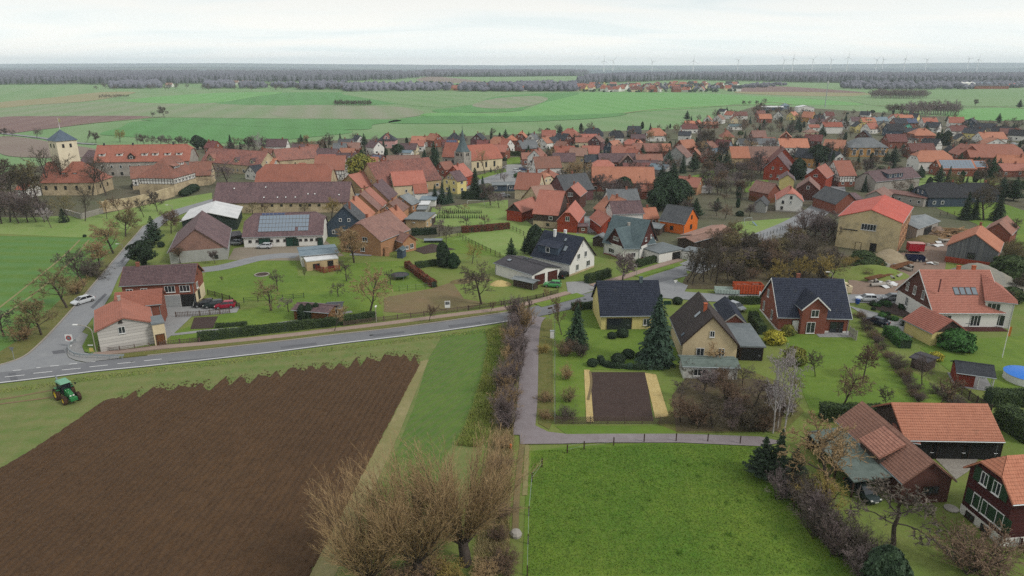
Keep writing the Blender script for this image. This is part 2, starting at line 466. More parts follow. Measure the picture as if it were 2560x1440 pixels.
M['lawn']=m_ground('lawn_grass',[P3(94,126,40),P3(116,138,50),P3(80,112,36),P3(104,108,58)],0.06,0.5,3.5,.45,bump=.4)
M['lawn_pale']=m_ground('lawn_pale',[P3(112,142,66),P3(128,150,82),P3(140,150,92),P3(92,118,58)],0.04,0.25,2.5,.4)
M['stubble']=m_ground('field_margin',[P3(102,126,62),P3(88,118,52),P3(132,130,84),P3(108,98,66)],0.06,0.45,4.5,.6,bump=.5,stripe=(1.72,1.6,P3(140,132,92),.14))
M['dry']=m_ground('dry_grass',[P3(156,146,106),P3(138,132,88),P3(120,124,74),P3(112,98,74)],0.1,0.6,4,.5)
M['verge']=m_ground('verge_grass',[P3(106,112,56),P3(92,100,48),P3(126,118,68),P3(82,72,46)],0.15,0.8,4,.5)
M['bright_field']=m_ground('bright_crop',[P3(84,136,74),P3(92,140,82),P3(78,124,68),P3(96,136,86)],0.004,0.02,0.2,.3,bump=0,stripe=(0.3,12,P3(96,150,88),.3))
M['bright_field2']=m_ground('fresh_crop',[P3(100,156,84),P3(112,160,94),P3(94,146,78),P3(110,152,92)],0.004,0.02,0.2,.3,bump=0,stripe=(0.2,14,P3(122,164,104),.35))
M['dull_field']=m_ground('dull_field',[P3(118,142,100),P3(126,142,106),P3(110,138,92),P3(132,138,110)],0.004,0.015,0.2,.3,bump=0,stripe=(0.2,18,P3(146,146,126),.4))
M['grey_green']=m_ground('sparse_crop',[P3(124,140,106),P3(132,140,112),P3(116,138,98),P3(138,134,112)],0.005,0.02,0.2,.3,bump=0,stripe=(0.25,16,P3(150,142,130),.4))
M['brown_field']=m_ground('bare_field',[P3(120,94,92),P3(108,86,84),P3(132,104,98),P3(112,88,82)],0.006,0.03,0.3,.35,bump=0,stripe=(0.25,10,P3(136,112,104),.35))
M['brown_dull']=m_ground('bare_field_dull',[P3(132,116,108),P3(124,108,98),P3(138,126,112),P3(120,106,98)],0.006,0.03,0.3,.35,bump=0)
M['tan_field']=m_ground('stubble_field',[P3(150,140,108),P3(140,136,98),P3(134,140,98),P3(146,128,104)],0.006,0.03,0.3,.35,bump=0)
M['asphalt']=m_ground('asphalt',[P3(120,121,126),P3(128,129,132),P3(112,113,118),P3(104,104,108)],0.08,0.6,9,.35,bump=.1,stripe=(1.7,3.0,P3(108,109,114),.35))
M['patch']=m_ground('asphalt_patch',[P3(100,101,106),P3(108,109,114),P3(94,95,100),P3(88,88,92)],0.1,0.8,9,.4,bump=.1)
M['asphalt_old']=m_ground('asphalt_old',[P3(140,142,146),P3(132,134,138),P3(150,151,152),P3(118,118,122)],0.08,0.5,8,.35,bump=.1)
M['lane']=m_ground('lane_gravel',[P3(150,142,146),P3(138,130,134),P3(126,116,118),P3(110,100,98)],0.12,0.6,6,.45)
M['gravel']=m_ground('yard_gravel',[P3(150,138,122),P3(138,126,114),P3(128,122,104),P3(112,102,92)],0.1,0.5,5,.45)
M['yard']=m_ground('muddy_yard',[P3(140,118,104),P3(122,102,92),P3(152,132,116),P3(104,88,80)],0.08,0.3,3,.45)
M['dirt']=m_ground('worn_earth',[P3(134,112,84),P3(118,112,72),P3(112,100,72),P3(100,84,66)],0.1,0.4,3,.45)
M['paving']=m_ground('pavement_slabs',[P3(158,136,124),P3(150,130,120),P3(166,146,134),P3(138,120,112)],0.2,1.0,8,.35)
M['greypaving']=m_ground('grey_paving',[P3(150,150,150),P3(138,138,140),P3(160,160,158),P3(122,122,124)],0.2,1.0,8,.35)
M['soil']=m_ground('dark_soil',[P3(76,60,56),P3(66,52,48),P3(84,68,62),P3(50,40,38)],0.2,1.2,6,.5,bump=.8)
M['straw']=m_ground('straw_mulch',[P3(206,184,124),P3(190,166,108),P3(220,200,146),P3(158,134,88)],0.3,2.0,9,.5,bump=.8)
def mk_plough(ang):M['plough']=m_ground('ploughed_earth',[P3(72,51,33),P3(82,59,38),P3(58,41,27),P3(110,85,60)],0.05,0.6,3.2,.45,bump=1.0,lo=.4,hi=.62,stripe=(ang,.45,P3(108,84,60),.13))
M['cobble']=m_ground('cobbled_yard',[P3(160,154,146),P3(144,138,130),P3(172,166,156),P3(116,110,104)],0.3,2.0,7,.5,bump=.6)
M['paint']=m_plain('road_paint',P3(228,228,228),.7,0,.1,2)
M['kerb']=m_plain('kerb_stone',P3(158,150,142),.9,0,.2,2)
def sheet(name,pts,mat,z,kind='structure',world_pts=False,smooth=False):
 P=[Vector((p[0],p[1],z))for p in pts]if world_pts else[Vector((*G(*p).xy,z))for p in pts]
 if smooth:P=catmull(P,True)
 bm=bmesh.new()
 f=bm.faces.new([bm.verts.new(p)for p in P])
 if f.normal.z<0 or f.calc_area()and(f.normal_update()or f.normal.z<0):f.normal_flip()
 bmesh.ops.triangulate(bm,faces=bm.faces[:])
 me=bpy.data.meshes.new(name);bm.to_mesh(me);bm.free()
 me.materials.append(M[mat])
 return tag(put(me,name),kind=kind)
def catmull(P,closed=False,n=6):
 out=[];k=len(P)
 rng=range(k)if closed else range(k-1)
 for i in rng:
  p0=P[(i-1)%k]if closed or i>0 else P[i]
  p1,p2=P[i],P[(i+1)%k]
  p3=P[(i+2)%k]if closed or i+2<k else P[(i+1)%k]
  for j in range(n):
   t=j/n
   out.append(0.5*((2*p1)+(p2-p0)*t+(2*p0-5*p1+4*p2-p3)*t*t+(3*p1-p0-3*p2+p3)*t**3))
 if not closed:out.append(P[-1])
 return out
def ribbon(name,pts,w,mat,z,smooth=True,kind='structure',thick=0.0):
 "strip of width w (m) along pixel polyline"
 P=[Vector((*G(*p).xy,z))for p in pts]
 if smooth and len(P)>2:P=catmull(P)
 L,Rr=[],[]
 for i,p in enumerate(P):
  d=(P[min(i+1,len(P)-1)]-P[max(i-1,0)]);d.z=0;d.normalize()
  n=Vector((-d.y,d.x,0))*(w/2)
  L.append(p+n);Rr.append(p-n)
 b=MB();k=len(P)
 b.add(L+Rr,[(k+i,k+i+1,i+1,i)for i in range(k-1)])
 if thick:
  dn=Vector((0,0,-thick))
  b.add(L+[v+dn for v in L],[(i,i+1,k+i+1,k+i)for i in range(k-1)])
  b.add(Rr+[v+dn for v in Rr],[(i+1,i,k+i,k+i+1)for i in range(k-1)])
  b.add([L[0],Rr[0],Rr[0]+dn,L[0]+dn],[(0,3,2,1)]);b.add([L[-1],Rr[-1],Rr[-1]+dn,L[-1]+dn],[(0,1,2,3)])
 return tag(b.obj(name,M[mat]),kind=kind)
# one sheet to the horizon
b=MB();S=16000
b.face([(-S,-400,0),(S,-400,0),(S,30000,0),(-S,30000,0)])
tag(b.obj('ground',M['field']),kind='structure')
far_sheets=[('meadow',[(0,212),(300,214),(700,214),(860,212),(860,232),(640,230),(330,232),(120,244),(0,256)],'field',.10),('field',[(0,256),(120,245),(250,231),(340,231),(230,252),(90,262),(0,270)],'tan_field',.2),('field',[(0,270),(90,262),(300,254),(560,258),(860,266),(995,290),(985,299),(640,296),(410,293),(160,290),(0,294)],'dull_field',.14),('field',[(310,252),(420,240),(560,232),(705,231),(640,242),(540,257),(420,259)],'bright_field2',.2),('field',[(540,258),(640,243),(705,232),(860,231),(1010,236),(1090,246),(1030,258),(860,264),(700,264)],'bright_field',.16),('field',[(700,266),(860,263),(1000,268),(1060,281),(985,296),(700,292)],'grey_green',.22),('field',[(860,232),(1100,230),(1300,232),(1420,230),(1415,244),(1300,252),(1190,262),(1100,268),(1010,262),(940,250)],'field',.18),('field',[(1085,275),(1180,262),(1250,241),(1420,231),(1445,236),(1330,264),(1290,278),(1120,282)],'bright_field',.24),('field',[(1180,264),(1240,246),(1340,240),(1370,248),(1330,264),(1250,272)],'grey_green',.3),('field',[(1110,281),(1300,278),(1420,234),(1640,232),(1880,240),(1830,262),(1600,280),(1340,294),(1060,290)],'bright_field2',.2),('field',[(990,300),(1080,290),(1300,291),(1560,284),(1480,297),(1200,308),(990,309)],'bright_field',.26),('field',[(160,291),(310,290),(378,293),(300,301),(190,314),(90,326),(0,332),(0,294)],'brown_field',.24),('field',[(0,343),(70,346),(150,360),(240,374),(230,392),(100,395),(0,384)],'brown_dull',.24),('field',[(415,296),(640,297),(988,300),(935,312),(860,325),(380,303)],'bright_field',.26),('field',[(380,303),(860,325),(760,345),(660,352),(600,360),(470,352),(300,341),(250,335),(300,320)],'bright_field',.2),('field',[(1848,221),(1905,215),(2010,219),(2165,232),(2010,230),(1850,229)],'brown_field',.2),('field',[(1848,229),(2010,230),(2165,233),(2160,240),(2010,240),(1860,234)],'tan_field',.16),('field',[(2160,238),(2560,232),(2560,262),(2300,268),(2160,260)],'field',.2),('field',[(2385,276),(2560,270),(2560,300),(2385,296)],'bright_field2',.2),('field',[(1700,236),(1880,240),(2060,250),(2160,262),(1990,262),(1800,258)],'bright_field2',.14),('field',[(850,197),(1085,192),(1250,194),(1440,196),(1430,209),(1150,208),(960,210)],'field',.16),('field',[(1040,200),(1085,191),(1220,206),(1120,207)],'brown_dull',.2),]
for n,p,m,z in far_sheets:sheet(n,p,m,z,smooth=(m!='x'))
ribbon('farm_track',[(1560,284),(1620,276),(1690,271),(1880,262)],3,'tan_field',.4)
ribbon('farm_track',[(180,313),(300,302),(375,295),(410,292)],3,'tan_field',.4)
ribbon('farm_track',[(1980,262),(1925,256),(1890,262)],4,'tan_field',.4)
ribbon('farm_track',[(0,334),(90,344),(170,356),(240,362)],4,'asphalt_old',.4)
ribbon('farm_track',[(2190,265),(2450,266),(2560,272)],4,'tan_field',.4)
# village and gardens (near half)
sheet('village_ground',[(-400,560),(60,420),(420,372),(860,350),(1700,322),(1900,262),(2330,290),(2700,300),(3600,420),(3600,700),(2560,640),(1100,700),(500,700),(200,560)],'villagesoil',.03)
sheet('garden_ground',[(-900,640),(-200,560),(560,520),(900,560),(1060,600),(1260,560),(1700,620),(2100,650),(2900,660),(4200,1000),(4200,2400),(-1800,2400)],'garden',.05)
sheet('castle_lawn',[(-200,585),(0,585),(215,595),(330,570),(420,540),(530,505),(530,482),(440,497),(260,535),(60,545),(-200,540)],'lawn_pale',.07)
sheet('crop_field',[(-500,600),(0,590),(215,594),(290,592),(300,610),(225,680),(140,760),(70,840),(0,880),(-600,1000)],'cropleft',.08)
for q in((0,0),(38,4)):
 ribbon('wheel_track',[(-60+q[0]*.6,815+q[1]),(60+q[0],722+q[1]),(160+q[0]*.7,640+q[1]),(200+q[0]*.6,600)],.5,'dry',.095)
sheet('roadside_grass',[(330,566),(355,566),(296,640),(208,745),(144,817),(91,871),(50,900),(-20,922),(-40,905),(60,842),(140,760),(225,680),(300,612)],'verge',.085)
sheet('lawn',[(505,705),(520,672),(640,640),(740,648),(745,690),(830,690),(860,660),(1010,652),(1060,690),(1086,722),(1000,728),(860,742),(760,752),(590,752),(520,742)],'lawn',.075)
sheet('lawn',[(560,785),(770,742),(940,730),(960,790),(760,815),(560,845),(430,862),(425,835)],'lawn',.078)
sheet('lawn',[(860,640),(900,620),(1240,640),(1260,590),(1180,585),(1090,600),(1010,620),(900,632)],'lawn',.072)
sheet('lawn',[(1130,600),(1260,560),(1400,590),(1380,640),(1260,640),(1180,600)],'lawn_pale',.08)
sheet('lawn',[(1080,520),(1270,500),(1270,556),(1130,568),(1070,560)],'lawn_pale',.07)
sheet('lawn',[(1240,560),(1270,520),(1340,570),(1500,590),(1480,620),(1340,585)],'lawn_pale',.085)
sheet('worn_ground',[(960,745),(1080,722),(1180,690),(1260,706),(1240,748),(1180,770),(1040,786),(960,780)],'dirt',.08)
sheet('meadow',[(1130,705),(1270,700),(1400,725),(1340,752),(1230,760),(1160,748)],'garden',.085)
sheet('farm_yard',[(570,650),(585,622),(700,600),(810,598),(860,640),(745,652),(640,652)],'gravel',.09)
ribbon('farm_lane',[(500,676),(560,668),(640,648),(700,640),(745,640)],5,'asphalt_old',.1)
sheet('farm_yard',[(410,800),(412,766),(500,760),(600,768),(592,782),(480,792),(440,830),(416,850),(400,850)],'greypaving',.1)
sheet('vegetable_bed',[(476,824),(486,795),(545,792),(532,822)],'soil',.12)
sheet('vegetable_bed',[(1030,625),(1080,610),(1140,624),(1060,636)],'soil',.12)
ribbon('garden_path',[(430,838),(520,828),(640,818),(760,800),(880,780)],1.2,'greypaving',.12)
# big paddock and lawns right of the lane
sheet('paddock',[(1318,1130),(1420,1118),(1620,1108),(1900,1112),(1960,1200),(2060,1330),(2180,1440),(2330,1750),(1290,1900),(1306,1440)],'paddock',.09)
sheet('lawn',[(1385,780),(1500,775),(1680,850),(1700,905),(1655,930),(1480,925),(1460,1050),(1390,1056)],'lawn',.09)
sheet('lawn',[(1960,840),(2140,820),(2200,880),(2330,960),(2440,1040),(2200,1030),(2030,1040),(1990,940)],'lawn',.09)
sheet('lawn',[(2300,870),(2420,850),(2560,840),(2800,900),(2800,1010),(2500,1000),(2400,950)],'lawn',.092)
sheet('lawn',[(1860,765),(1920,760),(1925,795),(1870,790)],'lawn',.09)
sheet('lawn',[(1180+560,600),(1850,555),(1975,545),(1985,560),(1900,600),(1830,600)],'lawn_pale',.08)
sheet('lawn',[(1730,440),(1790,425),(1780,470),(1730,475)],'lawn',.08)
sheet('lawn',[(1860,455),(1920,450),(1925,475),(1860,482)],'lawn',.08)
sheet('lawn',[(2340,520),(2480,500),(2600,540),(2600,640),(2520,620),(2440,560)],'lawn',.08)
sheet('lawn',[(2280,440),(2400,430),(2500,460),(2400,480),(2300,480)],'lawn_pale',.08)
sheet('grass_strip',[(1388,1066),(1690,1066),(1690,1086),(1420,1090)],'lawn',.095)
sheet('vegetable_bed',[(1474,932),(1613,932),(1634,1054),(1482,1054)],'soil',.13)
sheet('straw_bed',[(1460,926),(1474,926),(1484,1057),(1466,1057)],'straw',.14)
sheet('straw_bed',[(1612,934),(1640,938),(1672,1042),(1638,1048)],'straw',.14)
sheet('builders_yard',[(2128,742),(2120,700),(2130,660),(2200,640),(2262,632),(2298,585),(2350,565),(2390,600),(2366,650),(2360,690),(2420,716),(2440,742),(2300,744),(2200,744)],'yard',.12)
sheet('cobbled_yard',[(2310,1120),(2480,1110),(2420,1180),(2390,1200)],'cobble',.1)
sheet('driveway',[(1415,706),(1462,704),(1500,722),(1452,738),(1420,735)],'greypaving',.12)
sheet('driveway',[(2120,765),(2260,800),(2300,842),(2245,850),(2180,800)],'greypaving',.12)
sheet('front_garden',[(2150,748),(2290,752),(2280,800),(2190,775)],'soil',.11)
sheet('driveway',[(1440,542),(1500,540),(1510,580),(1440,585)],'greypaving',.12)
sheet('garden_beds',[(1640,1060),(1800,900),(1960,960),(2010,1030),(1960,1080),(1700,1084)],'verge',.1)
M['litter']=m_ground('leaf_litter',[P3(96,82,64),P3(84,76,56),P3(104,98,66),P3(66,56,46)],0.1,0.6,4,.5,bump=.5)
sheet('bank_floor',[(1700,722),(1715,690),(1790,640),(1900,618),(2000,590),(2090,590),(2105,690),(2085,722),(1990,728),(1850,726)],'litter',.1)
sheet('thicket_floor',[(1690,1080),(1680,990),(1720,940),(1900,950),(1960,1010),(1950,1080)],'litter',.115)
# roads
main_low=[(-420,1010),(-60,968),(120,946.5),(242,931),(370,918.5),(504,904),(680,884),(860,860.5),(1000,844),(1085,833),(1180,820),(1263,807),(1340,794),(1420,776),(1500,752),(1570,728),(1640,712),(1720,690)]
main_up=[(1710,664),(1640,686),(1589,703),(1530,718),(1470,734),(1380,757),(1276,781),(1180,795),(1068,811),(960,825),(850,837),(700,855),(520,875),(369,891),(200,909),(60,925),(-60,939),(-420,985)]
sheet('main_road',main_low+main_up,'asphalt',.14)
ribbon('upper_road',[(1715,677),(1800,640),(1900,598),(1990,560),(2055,520),(2082,490),(2085,466),(2070,450),(2030,432),(2000,420)],8,'asphalt_old',.15)
sheet('side_road',[(-20,921),(50,899),(91,870),(144,816),(208,744),(235,712),(296,640),(359,567),(392,545),(440,524),(524,500),(560,496),(600,498),(560,508),(470,530),(425,548),(396,572),(345,625),(316,660),(296,695),(279,735),(258,770),(235,792),(205,833),(184,856),(170,872),(167,886),(172,896),(190,904),(215,909),(60,927),(-20,935)],'asphalt_old',.15)
ribbon('lower_street',[(1640,716),(1680,735),(1760,744),(1880,748),(2000,750),(2140,748),(2290,752),(2420,790)],5.5,'asphalt_old',.16)
sheet('junction',[(1600,720),(1680,700),(1720,715),(1700,750),(1640,745)],'asphalt_old',.165)
ribbon('village_street',[(900,640),(935,612),(960,580),(985,545),(1005,520),(1030,500)],6,'asphalt_old',.15)
ribbon('village_street',[(1030,500),(1080,486),(1150,472),(1215,452),(1250,440),(1310,425),(1340,420)],7,'asphalt_old',.155)
sheet('village_square',[(1200,455),(1240,425),(1290,402),(1340,405),(1345,440),(1300,460),(1290,470),(1240,462)],'greypaving',.12)
sheet('green',[(1265,395),(1310,392),(1315,410),(1268,412)],'lawn',.13)
sheet('church_green',[(1190,440),(1262,420),(1268,432),(1205,452)],'lawn',.13)
ribbon('lane',[(1347,793),(1334,810),(1326,860),(1322,940),(1318,1010),(1312,1060),(1310,1090)],3.0,'lane',.17)
sheet('lane',[(1299,1085),(1330,1062),(1342,1068),(1370,1082),(1420,1088),(1520,1087),(1700,1087),(1900,1094),(1960,1108),(1900,1118),(1700,1109),(1500,1109),(1400,1112),(1301,1113)],'lane',.18)
ribbon('grass_track',[(1306,1112),(1300,1160),(1292,1240),(1288,1340)],.7,'dirt',.12)
ribbon('grass_track',[(1318,1114),(1316,1160),(1312,1240)],.6,'dry',.12)
sheet('lane_verge',[(1345,800),(1380,800),(1384,1050),(1372,1075),(1346,1060),(1338,960)],'verge',.11)
ribbon('path',[(1470,1002),(1478,960),(1475,930)],.4,'dirt',.15)
# pavement with kerb, verge beside it
pv=[(232,889),(380,872.5),(520,861),(700,843),(860,824),(960,812),(1060,799),(1160,786),(1253,774),(1340,755),(1421,733)]
ribbon('pavement',pv,1.7,'paving',.26,thick=.2)
ribbon('pavement',[(1480,716),(1560,694),(1640,668),(1700,650)],2.0,'paving',.26,thick=.2)
pv2=[(300,893),(369,885),(520,868.5),(700,849.5),(860,831),(960,819),(1060,805.5),(1160,791.5),(1245,779)]
ribbon('road_verge',pv2,1.7,'verge',.23,thick=.2)
ribbon('road_verge',[(1345,765),(1400,752),(1452,738)],2.6,'lawn',.23,thick=.2)
ribbon('road_verge',[(1590,692),(1650,676),(1700,662)],2.0,'lawn',.22,thick=.2)
ribbon('kerb',[(x,y)for x,y in[(-20,920.5),(50,898.5),(91,869.5),(144,815.5),(208,743.5),(235,711.5),(296,639.5),(359,566.5)]],.3,'kerb',.27,thick=.25)
ribbon('kerb',[(369,891),(520,875),(700,855),(850,837),(960,825),(1068,811),(1180,795),(1276,781)],.25,'kerb',.25,thick=.25)
sheet('corner_pavement',[(184,856),(205,833),(222,840),(206,870),(212,884),(235,890),(300,893),(310,897),(215,908),(190,903),(173,896),(168,886),(171,872)],'greypaving',.22)
sheet('corner_grass',[(222,838),(240,800),(246,830),(246,884),(232,888),(212,882),(206,868)],'lawn',.24)
for i,q in enumerate([[(420,905),(560,892),(566,897),(424,911)],[(700,868),(790,858),(793,863),(704,873)],[(930,838),(1010,829),(1013,834),(934,844)],[(1120,815),(1200,806),(1204,811),(1124,821)],[(20,935),(40,933),(46,952),(28,954)]]):sheet('road_patch',q,'patch',.146)
for i,q in enumerate([[(226,770),(262,735),(268,738),(233,774)],[(300,655),(318,635),(324,637),(306,659)],[(130,880),(160,876),(164,884),(134,888)]]):sheet('road_patch',q,'patch',.156)
b=MB()
def stripe(p,q,w=.14,z=.165):
 A,B=G(*p),G(*q);d=(B-A).normalized();n=Vector((-d.y,d.x,0))*(w/2)
 b.face([Vector((v.x,v.y,z))for v in(A+n,A-n,B-n,B+n)])
b=MB()
for k in range(len(main_low)-3):
 if 1<=k<=11:stripe((main_low[k][0],main_low[k][1]-2),(main_low[k+1][0],main_low[k+1][1]-2),.22)
tag(b.obj('road_edge_line',M['paint']),kind='structure')
for(x0,y0,x1,y1)in((38,1145,185,1130),(250,1118,392,1104),(462,1093,602,1080),(665,1070,803,1056),(875,1046,1005,1033),(1073,1024,1205,1011),(97,1098,160,1092),(272,1077,302,1074),(375,1064,440,1059),(512,1050,577,1044),(648,1034,712,1029)):
 b=MB();stripe((x0/2.977,560+y0/2.977),(x1/2.977,560+y1/2.977),.17)
 tag(b.obj('road_dash',M['paint']),kind='structure')
# grass field between road and plough, crop wedge, dry strips, tall gr
sheet('field_margin',[(-600,1010),(-60,972),(120,950),(242,935),(504,908),(860,864),(1085,837),(1262,815),(1255,850),(1240,960),(1210,1110),(1150,1300),(1060,1440),(900,1900),(-900,2300),(-900,1500)],'stubble',.09)
sheet('crop_wedge',[(1105,842),(1210,822),(1222,850),(1205,950),(1160,1080),(1120,1130),(1060,1290),(1010,1440),(880,1440),(960,1200),(1035,1020),(1070,900)],'crop',.1)
sheet('field_edge',[(1050,905),(1072,900),(1000,1080),(900,1300),(838,1440),(700,1800),(640,1800),(775,1440),(880,1230),(980,1050)],'dry',.11)
sheet('grass_bank',[(1215,830),(1252,815),(1250,870),(1238,960),(1222,1090),(1200,1120),(1140,1115),(1165,1070),(1205,950),(1222,860)],'verge',.115)
sheet('ditch',[(1252,815),(1300,790),(1310,820),(1296,960),(1285,1060),(1270,1120),(1215,1150),(1222,1090),(1240,960)],'verge',.1)
# ploughed field: real furrows running along its right-hand edge
A,Bq=G(1057,898),G(775,1440)
fd=(Bq-A);fd.z=0;fd.normalize()
fn=Vector((fd.y,-fd.x,0))
if fn.x>0:fn=-fn
def st(x,y):
 p=G(x,y)-A
 return p.dot(fn),p.dot(fd)
mk_plough(math.atan2(fn.y,fn.x))
edge=[st(*p)for p in[(1057,898),(1020,892),(960,896),(880,908),(800,920),(700,934),(600,948),(500,962),(420,972),(360,978),(318,986),(262,1003),(205,1045),(100,1115),(0,1174),(-200,1310),(-400,1440),(-560,1560)]]
es,et=[q[0]for q in edge],[q[1]for q in edge]
ds,dt=0.225,0.42
smax=min(max(es),150)
ns=int(smax/ds)
ss=np.arange(ns+1)*ds
t0=np.interp(ss,es,et)
rng=np.random.default_rng(3)
per=2.7
k_s=st(300,990)[0]
cut=np.cumsum(rng.uniform(1.5,3.6,200));kk=np.searchsorted(cut,ss,'right');lo_=np.concatenate([[0],cut])[kk]
ph=(ss-lo_)/(cut[kk]-lo_)
saw=(1-ph)*rng.uniform(1.6,4.6,201)[kk]+rng.normal(0,.5,201)[kk]
t0=t0+np.where(ss<k_s,saw-1.6,0)+rng.normal(0,.07,len(ss))
tmin=min(t0)-1;t1=150.0
nt=int((t1-tmin)/dt)
tg=tmin+np.arange(nt+1)*dt
Sm=np.repeat(ss[:,None],nt+1,1);Tm=np.repeat(tg[None,:],ns+1,0)
nz=rng.normal(0,1,Sm.shape)
lowf=np.kron(rng.normal(0,1,(ns//6+2,nt//8+2)),np.ones((6,8)))[:ns+1,:nt+1]
rise=np.clip((Tm-t0[:,None])/1.0,0,1)
h=(0.11+0.075*np.sin(Sm*2*math.pi/0.9+.5*np.sin(Tm*.06))+0.035*nz+0.012*lowf+0.02*np.sin(Sm*2*math.pi/per))*rise+.02
h=np.maximum(h,.015);h[0,:]=.02
jx=Sm+rng.normal(0,.05,Sm.shape);jt=Tm+rng.normal(0,.10,Sm.shape)
V=np.stack([A.x+fn.x*jx+fd.x*jt,A.y+fn.y*jx+fd.y*jt,h+0.10],-1).reshape(-1,3)
ii=np.arange(ns)[:,None]*(nt+1)+np.arange(nt)[None,:]
F4=np.stack([ii,ii+1,ii+nt+2,ii+nt+1],-1)
yy=(A.y+fn.y*Sm+fd.y*Tm)[:-1,:-1]
keep=(Tm[:-1,:-1]>t0[:-1,None])&(yy>8)
F4=F4[keep].reshape(-1,4)
us=np.unique(F4);mp_=np.zeros(len(V),'i');mp_[us]=np.arange(len(us));V=V[us];F4=mp_[F4]
tag(put(np_mesh('ploughed_field',V,F4,M['plough']),'ploughed_field'),kind='structure')
for q in(0,1):ribbon('wheel_track',[(150-q*14,992-q*16),(90-q*10,1000-q*14),(20,1009-q*12),(-80,1022-q*12)],.5,'dirt',.12)
# loose clods thrown over the jagged end of the furrows
n=450
cs=rng.uniform(0,k_s,n);ct=np.interp(cs,ss,t0)-rng.exponential(.7,n)
sz=rng.uniform(.05,.16,n)
cen=np.stack([A.x+fn.x*cs+fd.x*ct,A.y+fn.y*cs+fd.y*ct,np.full(n,.12)],-1)
tet=np.array([[1,0,0],[-.6,.8,0],[-.6,-.8,0],[0,0,.9]])
ang=rng.uniform(0,6.28,n);c_,s_=np.cos(ang),np.sin(ang)
rx=tet[None,:,0]*c_[:,None]-tet[None,:,1]*s_[:,None];ry=tet[None,:,0]*s_[:,None]+tet[None,:,1]*c_[:,None]
V=np.stack([rx,ry,np.repeat(tet[None,:,2],n,0)],-1)*sz[:,None,None]+cen[:,None,:]
F3=(np.array([[0,1,3],[1,2,3],[2,0,3]])[None]+(np.arange(n)*4)[:,None,None]).reshape(-1,3)
tag(put(np_mesh('earth_clods',V.reshape(-1,3),F3,M['plough']),'earth_clods'),kind='stuff')
# tufts of grass as geometry where the ground is close
def in_poly(P,poly):
 x,y=P[:,0],P[:,1];res=np.zeros(len(P),bool);j=len(poly)-1
 for i in range(len(poly)):
  xi,yi=poly[i];xj,yj=poly[j]
  with np.errstate(divide='ignore',invalid='ignore'):
   c=((yi>y)!=(yj>y))&(x<(xj-xi)*(y-yi)/(yj-yi+1e-12)+xi)
  res^=c;j=i
 return res
def tufts(name,pxpoly,n,hmin,hmax,w,mat,seed,z=.1,lean=.5,blades=1,clump=0):
 r=np.random.default_rng(seed)
 poly=[tuple(G(*p).xy)for p in pxpoly]
 lo,hi=np.min(poly,0),np.max(poly,0)
 P=r.uniform(lo,hi,(n*4,2));P=P[in_poly(P,poly)][:n]
 if clump:
  C=P[:clump];P=C[r.integers(0,len(C),n)]+r.normal(0,.22,(n,2))
 n=len(P)
 a=r.uniform(0,6.28,n);H=r.uniform(hmin,hmax,n);b=r.uniform(0,6.28,n)
 d=np.stack([np.cos(a),np.sin(a)],1)*w
 l=np.stack([np.cos(b),np.sin(b)],1)*(H*lean)[:,None]
 V=np.zeros((n,3,3));V[:,0,:2]=P-d;V[:,1,:2]=P+d;V[:,2,:2]=P+l
 V[:,:2,2]=z;V[:,2,2]=z+H
 return tag(put(np_mesh(name,V.reshape(-1,3),np.arange(n*3).reshape(-1,3),mat),name),kind='stuff')
M['tuft_yellow']=m_ground('tall_grass',[P3(150,160,80),P3(120,150,62),P3(170,164,104),P3(104,122,56)],.2,.8,5,.5,bump=0)
M['tuft_green']=m_ground('meadow_blades',[P3(82,120,36),P3(104,132,44),P3(74,110,32),P3(116,130,58)],.1,.6,4,.4,bump=0)
M['tuft_dark']=m_ground('rank_grass',[P3(76,112,34),P3(84,118,36),P3(66,102,30),P3(84,114,40)],.1,.6,4,.4,bump=0)
M['tuft_dry']=m_ground('dry_stalks',[P3(168,152,108),P3(150,132,90),P3(182,168,128),P3(124,104,74)],.2,.8,5,.4,bump=0)
tufts('tall_grass',[(1215,830),(1252,815),(1250,870),(1238,960),(1222,1090),(1200,1120),(1140,1115),(1165,1070),(1205,950),(1222,860)],26000,.25,.7,.05,M['tuft_yellow'],1,lean=.7)
tufts('meadow_grass',[(1330,1130),(1620,1112),(1900,1116),(1960,1200),(2060,1330),(2160,1440),(1320,1440)],45000,.05,.12,.05,M['tuft_green'],2,lean=1.2)
tufts('rank_grass',[(1400,1160),(1880,1150),(1990,1300),(2080,1440),(1380,1440)],1200,.06,.13,.05,M['tuft_dark'],3,lean=.7,clump=34)
tufts('dry_stalks',[(1252,1040),(1285,1050),(1270,1440),(1180,1440),(1225,1120)],9000,.3,.9,.03,M['tuft_dry'],4,lean=.7)
tufts('dry_stalks',[(-100,990),(240,940),(860,866),(1250,820),(1250,828),(860,876),(240,952),(-100,1002)],14000,.1,.3,.05,M['tuft_yellow'],5,lean=.9)
